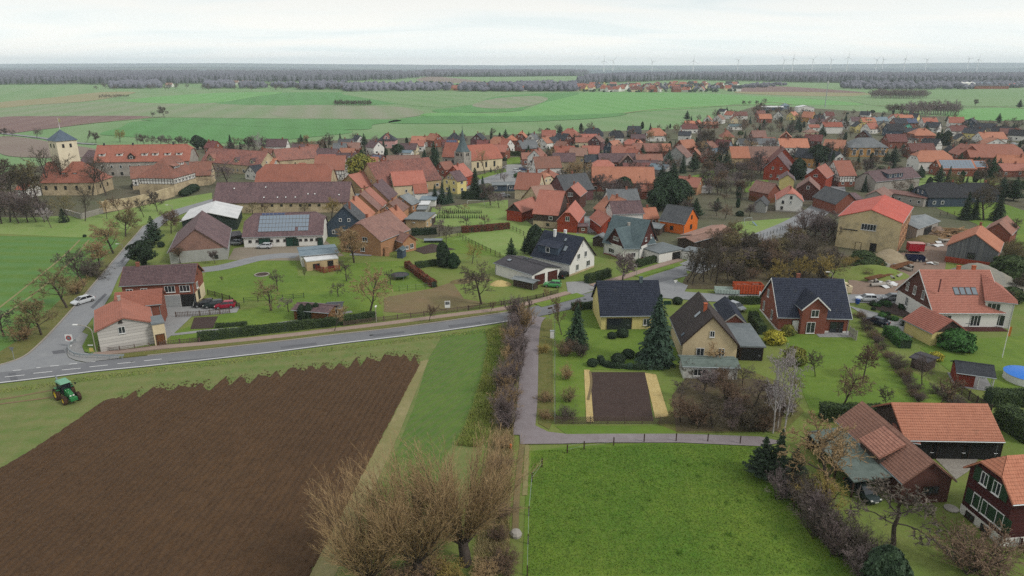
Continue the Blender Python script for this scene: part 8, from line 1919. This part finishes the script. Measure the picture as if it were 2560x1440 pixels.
fence('low wooden fence before the shingled corner house',[(248,881),(300,878),(374,869)],.9,2.5,picket=0,rails=(.3,.6,.9));fence('grey fence between corner house and hedge',[(400,866),(450,859),(500,856)],.9,2.2,picket=.25)
fence('brown fence beside the garage forecourt',[(440,793),(500,790),(575,783)],1.1,2.2,picket=.3);fence('dark boundary fence behind the red car',[(520,737),(575,752),(600,772)],1.2,2.4,'timber',picket=.3)
fence('dark green mesh fence across the lawn',[(610,757),(680,752),(760,745)],1.1,2.5,'greenclad',rails=(.3,.6,.95));fence('red board fence round the lean-to terrace',[(764,653),(766,668),(810,683),(850,676)],1.5,1.6,'fence_red',picket=.17)
fence('wire fence beside the trampoline lawn',[(998,728),(1040,724),(1086,719)],1.2,2.0,'darkmetal',rails=(.5,.95),wire=True,post=.04)
fence('rustic post fence between the pastures',[(1143,590),(1180,611),(1215,628),(1250,643)],1.3,2.2,'beam',rails=(.4,.85));fence('rustic post fence beside the beech hedge',[(1274,572),(1300,584),(1318,594)],1.3,2.2,'beam',rails=(.4,.85))
fence('wire fence with dark posts along the lane and paddock',[(1418,1133),(1460,1124),(1534,1114),(1610,1106),(1690,1104),(1769,1105),(1850,1110)],1.15,7,'beam',rails=(.5,.95),wire=True)
fence('wire fence down the left side of the paddock',[(1355,1168),(1330,1205),(1322,1290),(1318,1440)],1.15,6,'beam',rails=(.5,.95),wire=True)
fence('white wire garden fence along the lane',[(1387,800),(1387,880),(1387,960),(1387,1055)],1.1,3.2,'galv',rails=(.5,.98),wire=True,post=.035)
fence('grass green fence beside the curved road',[(1900,596),(1950,578),(1985,562)],1.2,2.0,'darkmetal',rails=(.5,.95),wire=True,post=.05);fence('board fence between the pool garden and the lawn',[(2385,975),(2440,1015),(2475,1038)],1.6,2.0,'timber',picket=.16)
fence('white privacy fence beside the brick house terrace',[(2122,840),(2140,852)],1.9,1.2,'concrete',picket=.14);fence('pasture fence behind the log pile',[(2350,540),(2420,535),(2500,545)],1.2,3,'beam',rails=(.4,.85))
# lattice fence below the vegetable bed, crossed laths
P0,P1=G(1390,1060,.1),G(1692,1060,.1);o=thing('lattice_fence','grey lattice fence along the lane side of the vegetable bed','fence',P0);d=(P1-P0);ln=d.length;d.normalize();az=math.atan2(d.y,d.x);rest=MB()
b=MB();b.box(-.03,.03,-.012,.012,-.72,.72,mat=Matrix.Rotation(R(38),4,'Y'));la=b.mesh('lath',M['fence_wood']);b=MB();b.box(-.03,.03,.014,.036,-.72,.72,mat=Matrix.Rotation(R(-38),4,'Y'));lb_=b.mesh('lath',M['fence_wood'])
k=int(ln/.24)
for i in range(k):
 p=d*(i+.5)*ln/k+Vector((0,0,.58))
 put(la,'lath',o,p,az);put(lb_,'lath',o,p,az)
for i in range(8):
 b=MB();b.box(-.05,.05,-.05,.05,0,1.2);b.obj('post',M['fence_wood'],o).location=d*ln*i/7
# ------------------------------------------------------------------ y
def skip(label,x,y,rz,L,W,h,col,inner=None,name='skip',load=None):
 o=thing(name,label,'container',G(x,y,.15),R(rz));m=m_plain('paint_'+name,col,.6,.1,.25,1.5)
 b=MB();t=.06
 def sides(x0,x1,y0,y1,z0,z1,f):return[(x0-f,y0,z0),(x1+f,y0,z0),(x1+f,y1,z0),(x0-f,y1,z0),(x0-f*2.2,y0,z1),(x1+f*2.2,y0,z1),(x1+f*2.2,y1,z1),(x0-f*2.2,y1,z1)]
 b.add(sides(-L/2,L/2,-W/2,W/2,.2,h,0),[(0,1,5,4),(1,2,6,5),(2,3,7,6),(3,0,4,7),(3,2,1,0)]);b.add(sides(-L/2+t,L/2-t,-W/2+t,W/2-t,.3,h,0),[(4,5,1,0),(5,6,2,1),(6,7,3,2),(7,4,0,3),(0,1,2,3)])
 b.add([(-L/2,-W/2,h),(L/2,-W/2,h),(L/2,W/2,h),(-L/2,W/2,h),(-L/2+t,-W/2+t,h),(L/2-t,-W/2+t,h),(L/2-t,W/2-t,h),(-L/2+t,W/2-t,h)],[(0,1,5,4),(1,2,6,5),(2,3,7,6),(3,0,4,7)])
 b.obj('body',m,o);n=int(L/.6)
 for s in(-1,1):
  for i in range(n+1):
   q=MB();xx=-L/2+L*i/n;q.box(xx-.04,xx+.04,s*W/2-.05+s*.05,s*W/2+.05+s*.05,.2,h-.03);q.obj('rib',m,o)
 for s in(-1,1):q=MB();q.box(-L/2,L/2,s*.5-.08,s*.5+.08,0,.2);q.obj('runner',M['darkmetal'],o)
 if load:
  q=MB();rr=random.Random(4)
  for i in range(16):q.box(-.5,.5,-.3,.3,-.15,.15,mat=Matrix.Translation((rr.uniform(-L*.4,L*.4),rr.uniform(-W*.35,W*.35),h*.8))@Matrix.Rotation(rr.uniform(0,3),4,'Z')@Matrix.Rotation(rr.uniform(-.4,.4),4,'X'))
  tag(q.obj('rubble',M[load],o),kind='stuff')
 return o
skip('orange roll-off container filled with scrap',1868,733,-4,6.0,2.4,2.3,P3(206,92,52),load='brick');skip('empty low green and white skip beside the orange container',1816,733,-8,5.0,2.2,1.2,P3(190,206,198));skip('dark blue skip in the builders yard',2286,652,-12,4.0,2.2,1.5,P3(28,36,72))
o=thing('box_trailer','red box trailer in the builders yard','trailer',G(2286,632),R(-10));RB=m_plain('trailer_red',P3(180,30,48),.5)
b=MB();b.box(-1.9,1.9,-1.1,1.1,.7,2.7);b.obj('body',RB,o);b=MB();b.box(-1.95,1.95,-1.15,1.15,2.7,2.8);b.obj('roof',M['pink_wall'],o);b=MB();b.box(1.9,2.9,-.06,.06,.6,.75);b.obj('drawbar',M['darkmetal'],o)
for sx in(-.5,.5):
 for s in(-1,1):b=MB();b.tube((sx,s*.8,.35),(sx,s*1.05,.35),.35,n=12);b.obj('wheel',M['tyre'],o)
def pile(name,label,x,y,rx,ry,h,mat,seed,cat='heap'):
 rg=np.random.default_rng(seed);n=30;V,Fc=[],[]
 for i in range(n+1):
  for j in range(n+1):
   u,v=i/n*2-1,j/n*2-1;r=math.hypot(u,v);z=max(0,1-r)**.85*h*(1+.25*math.sin(3*u+seed)+.2*math.sin(4*v+2*u))+rg.normal(0,.05)*(r<1)
   V.append((u*rx,v*ry,z-.02));
 Fc=[(i*(n+1)+j,(i+1)*(n+1)+j,(i+1)*(n+1)+j+1,i*(n+1)+j+1)for i in range(n)for j in range(n)]
 o=put(np_mesh(name,V,Fc,M[mat]),name,None,G(x,y,.05));return tag(o,label,cat)
M['gravelheap']=m_ground('gravel_heap',[P3(150,144,132),P3(132,132,128),P3(164,156,138),P3(112,110,104)],.15,.8,7,.45,bump=.8);M['sandheap']=m_ground('sand_heap',[P3(166,150,122),P3(150,136,112),P3(178,164,138),P3(130,116,96)],.2,1,7,.4,bump=.8)
pile('gravel_heap','long grey gravel heap behind the red roofed house',2425,712,13,7,4.2,'gravelheap',1);pile('gravel_heap','low grey gravel heap spreading right of the yard track',2370,722,7,5,2.2,'gravelheap',2);pile('sand_heap','pale sand heap at the foot of the old mill',2226,650,5.5,4,2.8,'sandheap',3);pile('firewood_heap','heap of split yellow firewood beside the workshop',1252,712,2.6,1.6,1.3,'straw',4);pile('firewood_heap','small firewood heap left of the dark tree',1150,706,2.4,1.5,1.0,'dirt',5)
mound=pile('grass_mound','overgrown grassy mound between mill and street',2165,686,10,6,2.2,'garden',6)
lg=thing('log_pile','tangled heap of long logs behind the old mill','log pile',G(2400,590));rr=random.Random(9);M['log']=m_leaf('log_bark',P3(170,136,96),P3(118,92,66),2,.4)
for i in range(90):
 a=rr.gauss(.2,.45);ln=rr.uniform(4,7);c=Vector((rr.uniform(-7,7),rr.uniform(-5,5),0));c.z=max(.15,(2.6-abs(c.x)*.25-abs(c.y)*.3)*rr.random()+.2);d=Vector((math.cos(a),math.sin(a),rr.gauss(0,.12)))*ln/2
 b=MB();b.tube(c-d,c+d,rr.uniform(.1,.2),n=6);b.obj('log',M['log'],lg)
for i,(x,y)in enumerate(((2094,716),(2104,716),(2114,716),(2100,708),(2110,708),(2120,716))):
 o=thing('block_pallet','pale stack of building blocks on a pallet behind the brick house','pallet',G(x,y+16),R(3),'block pallets')
 for s in range(3):b=MB();b.box(-.55,.55,-.55,.55,.15+s*.5,.63+s*.5);b.obj('block_layer',M['cream'],o)
 b=MB();b.box(-.6,.6,-.6,.6,0,.14);b.obj('pallet_base',M['fence_wood'],o)
for i,(x,y,m)in enumerate(((2030,726,'asbestos'),(2045,726,'asbestos'),(2075,724,'darkgrey'))):
 o=thing('slab_stack','grey stack of paving slabs behind the brick house roof','pallet',G(x,y),R(2),'slab stacks')
 for s in range(3):b=MB();b.box(-.9,.9,-.6,.6,.1+s*.4,.46+s*.4);b.obj('slab_layer',M[m],o)
 b=MB();b.box(-.95,.95,-.65,.65,0,.1);b.obj('pallet_base',M['fence_wood'],o)
for(x,y,a,L)in((2230,672,.6,9),(2255,662,.55,8),(2205,690,.5,11)):
 o=thing('timber_stack','stack of long brown planks on the yard bank','timber',G(x,y,.8),a,'plank stacks')
 for i in range(6):b=MB();b.box(-L/2,L/2,-.7+i*.24,-.5+i*.24,0,.18+.05*(i%3));b.obj('plank',M['door_wood'],o)
rr=random.Random(21)
for i in range(58):
 x,y=rr.choice(((2150,655),(2235,640),(2320,660),(2335,690),(2240,700),(2215,712),(2190,700),(2262,668),(2300,640),(2330,610),(2180,640),(2350,600)))
 x+=rr.uniform(-22,22);y+=rr.uniform(-7,7);k=i%4
 o=thing(('loose_board','drain_pipe','rubble_block','scrap_sheet')[k],('loose weathered board','grey concrete drain pipe','pale rubble block','bent pale scrap sheet')[k]+' lying about in the builders yard',('board','pipe','rubble','scrap')[k],G(x,y,.12),rr.uniform(0,3),'building leftovers in the yard')
 b=MB();L=rr.uniform(1.5,4.5)
 if k==0:b.box(-L/2,L/2,-.15,.15,0,.08,mat=Matrix.Rotation(rr.uniform(-.12,.12),4,'Y'))
 elif k==1:b.lathe([(.3,-L/2),(.4,-L/2),(.4,L/2),(.3,L/2)],12,mat=Matrix.Translation((0,0,.4))@Matrix.Rotation(R(90),4,'Y'))
 elif k==2:b.add([(-.6,-.4,0),(.6,-.5,0),(.7,.4,0),(-.5,.5,0),(-.5,-.3,.6),(.5,-.35,.45),(.45,.35,.6),(-.45,.4,.4)],[(0,1,5,4),(1,2,6,5),(2,3,7,6),(3,0,4,7),(4,5,6,7)])
 else:b.add([(-1,-.7,.1),(.1,-.8,.45),(1.1,-.6,.08),(1,.7,.12),(0,.8,.4),(-1.1,.6,.05)],[(0,1,4,5),(1,2,3,4)])
 b.obj(('plank','tube','stone','panel')[k],M[('door_wood','concrete','concrete','white_sheet')[k]],o)
pile('rubble_heap','brown heap of rubble and earth before the mill side wall',2318,600,5,3.5,1.8,'dirt',11);pile('rubble_heap','low rubble heap at the left of the builders yard',2190,664,4,3,1.4,'gravelheap',12);pile('scrap_heap','tangled brown scrap heap beside the mill scaffold',2335,585,4.5,3,2.0,'yard',13)
def bin_(label,x,y,col=(.01,.05,.22),h=1.1,group='blue bins'):
 o=thing('wheelie_bin',label,'bin',G(x,y,.25),.3,group);m=m_plain('bin_plastic',col,.45)
 b=MB();b.add([(-.25,-.3,.05),(.25,-.3,.05),(.25,.3,.05),(-.25,.3,.05),(-.32,-.38,h-.08),(.32,-.38,h-.08),(.32,.38,h-.08),(-.32,.38,h-.08)],[(3,2,1,0),(0,1,5,4),(1,2,6,5),(2,3,7,6),(3,0,4,7),(4,5,6,7)]);b.obj('body',m,o)
 b=MB();b.box(-.35,.35,-.42,.42,h-.08,h);b.obj('lid',m,o)
 for s in(-1,1):b=MB();b.tube((s*.27,.32,.1),(s*.34,.32,.1),.1,n=10);b.obj('wheel',M['tyre'],o)
bin_('blue bin on the left road edge before the corner house',251,792);bin_('blue bin on the pavement by the white gable house drive',1490,724);bin_('blue bin beside the two parked cars',2143,760)
for(x,y)in((928,838),(1462,748),(330,905)):
 o=thing('manhole_cover','dark iron manhole cover in the main road','manhole cover',G(x,y,.15),0,'manhole covers');b=MB();b.lathe([(.36,0),(.36,.012),(0,.014)],16);b.obj('plate',M['darkmetal'],o)
# trampoline, pool, flagpole, garden pieces
o=thing('trampoline','round black trampoline on the lawn','trampoline',G(1000,696));b=MB();b.lathe([(2.1,.86),(2.2,.9),(2.2,.96),(1.95,.96)],28);b.obj('edge_pad',M['slate']if False else M['door_green'],o);b=MB();b.disc((0,0,.93),(0,0,1),1.97,28);b.obj('mat',M['dark_sheet'],o)
for k in range(6):a=k*math.pi/3;b=MB();b.tube((2.1*math.cos(a),2.1*math.sin(a),0),(2.1*math.cos(a),2.1*math.sin(a),.88),.04);b.obj('leg',M['galv'],o)
o=thing('pool','round white pool with bright blue cover at the right edge','pool',G(2562,952));b=MB();b.lathe([(3.0,0),(3.0,1.25),(3.1,1.3)],30);b.obj('wall',M['white_paint'],o);b=MB();b.lathe([(3.1,1.31),(2.6,1.42),(1.6,1.62),(0,1.72)],30);b.obj('cover',m_plain('pool_cover',P3(40,120,214),.4,0,.15,1),o,smooth=True)
o=thing('flagpole','white flagpole with a drooping orange flag on the lawn','flagpole',G(2505,895));z=hgt(2505,895,812);b=MB();b.tube((0,0,0),(0,0,z),.07,.04);b.obj('pole',M['white_paint'],o)
b=MB();P=[(.05,0),(.28,.08),(.45,-.05),(.35,.1)]
for(a,c)in zip(P,P[1:]):b.face([(a[0],a[1],z-1.9),(c[0],c[1],z-2.2),(c[0],c[1],z-.5),(a[0],a[1],z-.3)])
b.obj('flag',m_plain('flag_orange',P3(206,130,60),.8),o)
o=thing('barbecue','brick garden barbecue with chimney on the lawn','barbecue',G(968,640),.2);b=MB();b.box(-.6,.6,-.5,.5,0,1.0);b.obj('base',M['tanbrick'],o);b=MB();b.box(-.35,.35,-.3,.4,1.0,2.4);b.box(-.45,.45,-.4,.5,2.4,2.5);b.obj('chimney',M['tanbrick'],o)
o=thing('flower_bed','round flower bed with stone edge on the lawn','flower bed',G(655,687,.08));b=MB();b.lathe([(1.75,0),(1.75,.18),(1.5,.18),(1.5,.02)],30);b.obj('stone_edge',M['concrete'],o);b=MB();b.disc((0,0,.1),(0,0,1),1.52,24);b.obj('soil',M['soil'],o)
o=thing('playset','grey swing and slide frame on the lawn below the white house','play set',G(1868,562),.4);b=MB()
for s in(-1,1):b.tube((s*1.5,-.8,0),(s*1.5,0,2.2),.06);b.tube((s*1.5,.8,0),(s*1.5,0,2.2),.06)
b.tube((-1.5,0,2.2),(1.5,0,2.2),.06);b.obj('frame',M['galv'],o);b=MB();b.box(-.3,.3,-3.2,-.6,0,.05,mat=Matrix.Translation((1.6,0,1.2))@Matrix.Rotation(R(25),4,'X'));b.obj('slide',M['blue_wall'],o)
o=thing('goal_frame','white tube goal frame on the garden lawn','goal',G(1190,514),.1);b=MB();b.path([(-3,0,0),(-3,0,1.8),(3,0,1.8),(3,0,0)],.06);b.path([(-3,0,1.8),(-3,1.2,0)],.05);b.path([(3,0,1.8),(3,1.2,0)],.05);b.obj('frame',M['white_paint'],o)
o=thing('cold_frame','dark green cold frame in the kitchen garden','cold frame',G(1083,606),.05);b=MB();b.box(-2.5,2.5,-.6,.6,0,.7);b.obj('body',M['greenclad'],o);b=MB();b.add([(-2.6,-.7,.7),(2.6,-.7,.7),(2.6,.7,1.0),(-2.6,.7,1.0)],[(0,1,2,3)]);b.obj('lid',M['skyglass'],o)
o=thing('garden_table','blue grey garden table on the terrace of the red roofed house','table',G(2424,815,.1));b=MB();b.box(-1.2,1.2,-.55,.55,.70,.76);b.obj('table_top',M['slate_wall'],o)
for sx in(-1,1):
 for sy in(-1,1):b=MB();b.box(sx*1.0-.04,sx*1.0+.04,sy*.45-.04,sy*.45+.04,0,.7);b.obj('leg',M['alu'],o)
o=thing('terrace','dark wooden terrace before the red roofed house','terrace',G(2425,820),0)
for i in range(20):b=MB();b.box(-6,6,-2+i*.2,-1.82+i*.2,.05,.14);b.obj('plank',M['brownclad'],o)
o=thing('terrace','grey paved terrace behind the brick house','terrace',G(2082,834),0)
for i in range(9):
 for j in range(5):b=MB();b.box(-3.4+i*.76,-2.68+i*.76,-2+j*.76,-1.28+j*.76,.02,.14+.01*((i+j)%2));b.obj('slab',M['greypaving'],o)
house('small dark hen house with flat roof between the gardens',F_(2272,892,2322,908,1.9,4,5),'timber','dark_sheet',name='hen_house',cat='shed',chim=0,win=0)
house('low garden hut group with purple roof behind the thuja trio',F_(727,775,822,783,2.2,5,16),'door_wood','purple',name='garden_hut',cat='hut',near=1,chim=0,win=0);house('grey roofed garden porch at the right of the hut group',F_(812,772,856,770,2.1,4,14),'tan_wall','darkgrey',name='garden_hut',cat='hut',near=1,chim=0,wins=[('f',.6,.8,.9,.9)])
o=thing('white_boulder','pale boulder under the willow rods','boulder',G(1290,1340));b=MB();b.lathe([(.0,0),(.62,.02),(.66,.35),(.5,.62),(.0,.7)],9);b.obj('stone',M['concrete'],o)
o=thing('marker_post','small orange marker at the ditch end','marker',G(1277,1126));b=MB();b.tube((0,0,0),(0,0,.9),.16,n=10);b.obj('post',m_plain('orange_plastic',P3(230,120,60),.5),o)
o=thing('cabinet','white switch cabinet beside the garden fence','cabinet',G(1380,846));b=MB();b.box(-.35,.35,-.2,.2,0,1.5);b.obj('body',M['white_paint'],o);b=MB();b.box(-.39,.39,-.24,.24,1.5,1.57);b.obj('lid',M['galv'],o)
o=thing('cistern_cover','pale round cistern cover beside the brick barn','cistern cover',G(2378,1272,.1));b=MB();b.lathe([(.75,0),(.75,.12),(0,.14)],20);b.obj('plate',M['concrete'],o)
o=thing('lawn_disc','white round table among the winter lawn','table',G(2262,846,.1))if False else None
# balcony rail of the clapboard house
fence('dark red balcony rail before the clapboard house',[(2490,1290),(2530,1345),(2570,1400)],1.2,1.5,'darkclad',picket=.16)
# ------------------------------------------------------------------ w
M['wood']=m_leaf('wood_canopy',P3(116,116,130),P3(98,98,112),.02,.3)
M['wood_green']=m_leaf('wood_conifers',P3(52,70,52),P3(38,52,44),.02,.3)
M['hill_wood']=m_ground('hill_woods',[P3(96,108,122),P3(112,124,122),P3(86,98,114),P3(80,90,106)],.0008,.003,.03,.3,bump=0,lo=.45,hi=.6)  # woods tinted blue: part of the distance haze is put into the colour
def crowns(P,Hh,Rr,seed):
 rg=np.random.default_rng(seed);n=len(P);k=6
 prof=[(.55,.12),(1.0,.45),(.72,.78)]
 V=[]
 for(r,z)in prof:
  for j in range(k):
   a=2*math.pi*j/k+z*2+rg.uniform(-.3,.3,n)
   rr=r*Rr*rg.uniform(.7,1.2,n)
   V.append(np.stack([P[:,0]+np.cos(a)*rr,P[:,1]+np.sin(a)*rr,Hh*z*rg.uniform(.9,1.1,n)],1))
 V.append(np.stack([P[:,0]+rg.uniform(-1,1,n),P[:,1]+rg.uniform(-1,1,n),Hh],1))
 V=np.stack(V,1);f=[]
 for r in range(2):
  for j in range(k):
   a,b_,c,d=r*k+j,r*k+(j+1)%k,(r+1)*k+(j+1)%k,(r+1)*k+j
   f+=[(a,b_,c),(a,c,d)]
 for j in range(k):f.append((2*k+j,2*k+(j+1)%k,3*k))
 f=np.array(f)
 return V.reshape(-1,3),(f[None]+(np.arange(n)*(3*k+1))[:,None,None]).reshape(-1,3)
def wood(name,poly,n,hr,rr,seed,mat='wood'):
 rg=np.random.default_rng(seed);lo,hi=np.min(poly,0),np.max(poly,0)
 Q=rg.uniform(lo,hi,(n*5,2));Q=Q[in_poly(Q,poly)][:n]
 P=np.array([G(x,y)[:2]for x,y in Q]);n=len(P)
 V,Fc=crowns(P,rg.uniform(*hr,n),rg.uniform(*rr,n)*(1+np.maximum(0,P[:,1]-2200)/2600),seed)
 return tag(put(np_mesh(name,V,Fc,M[mat],smooth=True),name),kind='stuff')
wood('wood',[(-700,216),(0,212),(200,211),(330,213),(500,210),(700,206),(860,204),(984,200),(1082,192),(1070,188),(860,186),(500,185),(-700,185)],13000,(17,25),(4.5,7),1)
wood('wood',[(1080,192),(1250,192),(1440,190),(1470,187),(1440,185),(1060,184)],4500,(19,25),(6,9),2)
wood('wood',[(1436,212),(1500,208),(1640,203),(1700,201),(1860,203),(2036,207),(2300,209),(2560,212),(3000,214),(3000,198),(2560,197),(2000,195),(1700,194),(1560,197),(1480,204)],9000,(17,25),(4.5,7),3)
wood('wood',[(2100,222),(2200,225),(2400,224),(2560,220),(2560,213),(2300,212),(2110,213)],420,(8,14),(5,8),4)
wood('wood',[(1850,221),(1900,220),(1980,213),(1900,211)],60,(5,9),(4,6),41)
for i,(x0,x1,y0,y1,n)in enumerate([(272,402,222,208,240),(512,586,222,211,150),(748,870,224,214,170),(600,640,222,216,30),(640,745,221,217,36)]):
 wood('wood',[(x0,y0),(x1,y0),(x1-6,y1),(x0+6,y1)],n,(9,15),(5,8),10+i)
wood('wood',[(860,229),(1000,228),(1130,227),(1130,217),(1000,218),(860,220)],330,(7,15),(5,8),20)
wood('wood',[(1150,229),(1440,229),(1440,214),(1300,216),(1150,219)],620,(7,15),(5,8),21)
wood('wood',[(1440,231),(1850,231),(1850,226),(1440,227)],60,(3,6),(3,4),22,'wood_green')
wood('wood',[(1440,226),(1840,226),(1830,214),(1480,214)],150,(5,9),(3,5),23)
wood('wood',[(800,221),(1440,224),(1440,220),(800,217)],90,(8,15),(4,6),24,'wood_green')
tree_mass('far_trees','scattered line of small bare trees between the far fields',[(rt.uniform(500,870)if i<26 else rt.uniform(240,500),rt.uniform(217,226),rt.uniform(9,13))for i in range(46)],'purple')
# hills
def hills(name,pts,D0,D1,D2,seed):
 rg=np.random.default_rng(seed)
 xs=np.array([p[0]for p in pts],float);ys=np.array([p[1]for p in pts],float)
 X=np.linspace(xs[0],xs[-1],160);Y=np.interp(X,xs,ys)+np.interp(X,np.linspace(X[0],X[-1],45),rg.normal(0,.35,45))
 rows=[]
 ks=[(D0,0.0),(D0+(D1-D0)*.35,.45),(D0+(D1-D0)*.7,.84),(D1,1.0),((D1+D2)/2,.7),(D2,0.0)]
 for(D,f)in ks:
  wx=(X-1280)/FOC*D1/_cp*(D/D1);top=CAM_H-(Y-160.4)*D1/FOC
  rows.append(np.stack([wx,np.full_like(X,D),np.maximum(top,2)*f-(0 if f else 1)],1))
 n=len(X);V=np.concatenate(rows)
 F4=np.array([(r*n+i,r*n+i+1,(r+1)*n+i+1,(r+1)*n+i)for r in range(len(ks)-1)for i in range(n-1)])
 return tag(put(np_mesh(name,V,F4,M['hill_wood'],smooth=True),name),kind='structure')
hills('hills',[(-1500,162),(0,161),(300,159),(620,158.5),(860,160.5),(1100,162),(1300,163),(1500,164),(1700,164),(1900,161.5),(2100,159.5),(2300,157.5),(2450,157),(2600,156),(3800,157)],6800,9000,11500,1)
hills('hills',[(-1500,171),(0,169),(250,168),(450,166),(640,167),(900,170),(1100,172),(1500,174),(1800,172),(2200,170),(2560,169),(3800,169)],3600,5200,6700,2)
# pale clearings and settlements on the far hills stay as the ground c
hz=NT('air');hz.t.nodes.clear()
_o=hz.n('ShaderNodeOutputMaterial');_v=hz.n('ShaderNodeVolumePrincipled')
_v.inputs['Color'].default_value=(0.84,0.92,1.0,1);_v.inputs['Density'].default_value=HAZE;_v.inputs['Anisotropy'].default_value=0.0
hz.l(_v.outputs[0],_o.inputs['Volume'])
b=MB();b.box(-14000,14000,-500,12500,-3,142)
tag(b.obj('haze',hz.m,uv=False),kind='stuff')
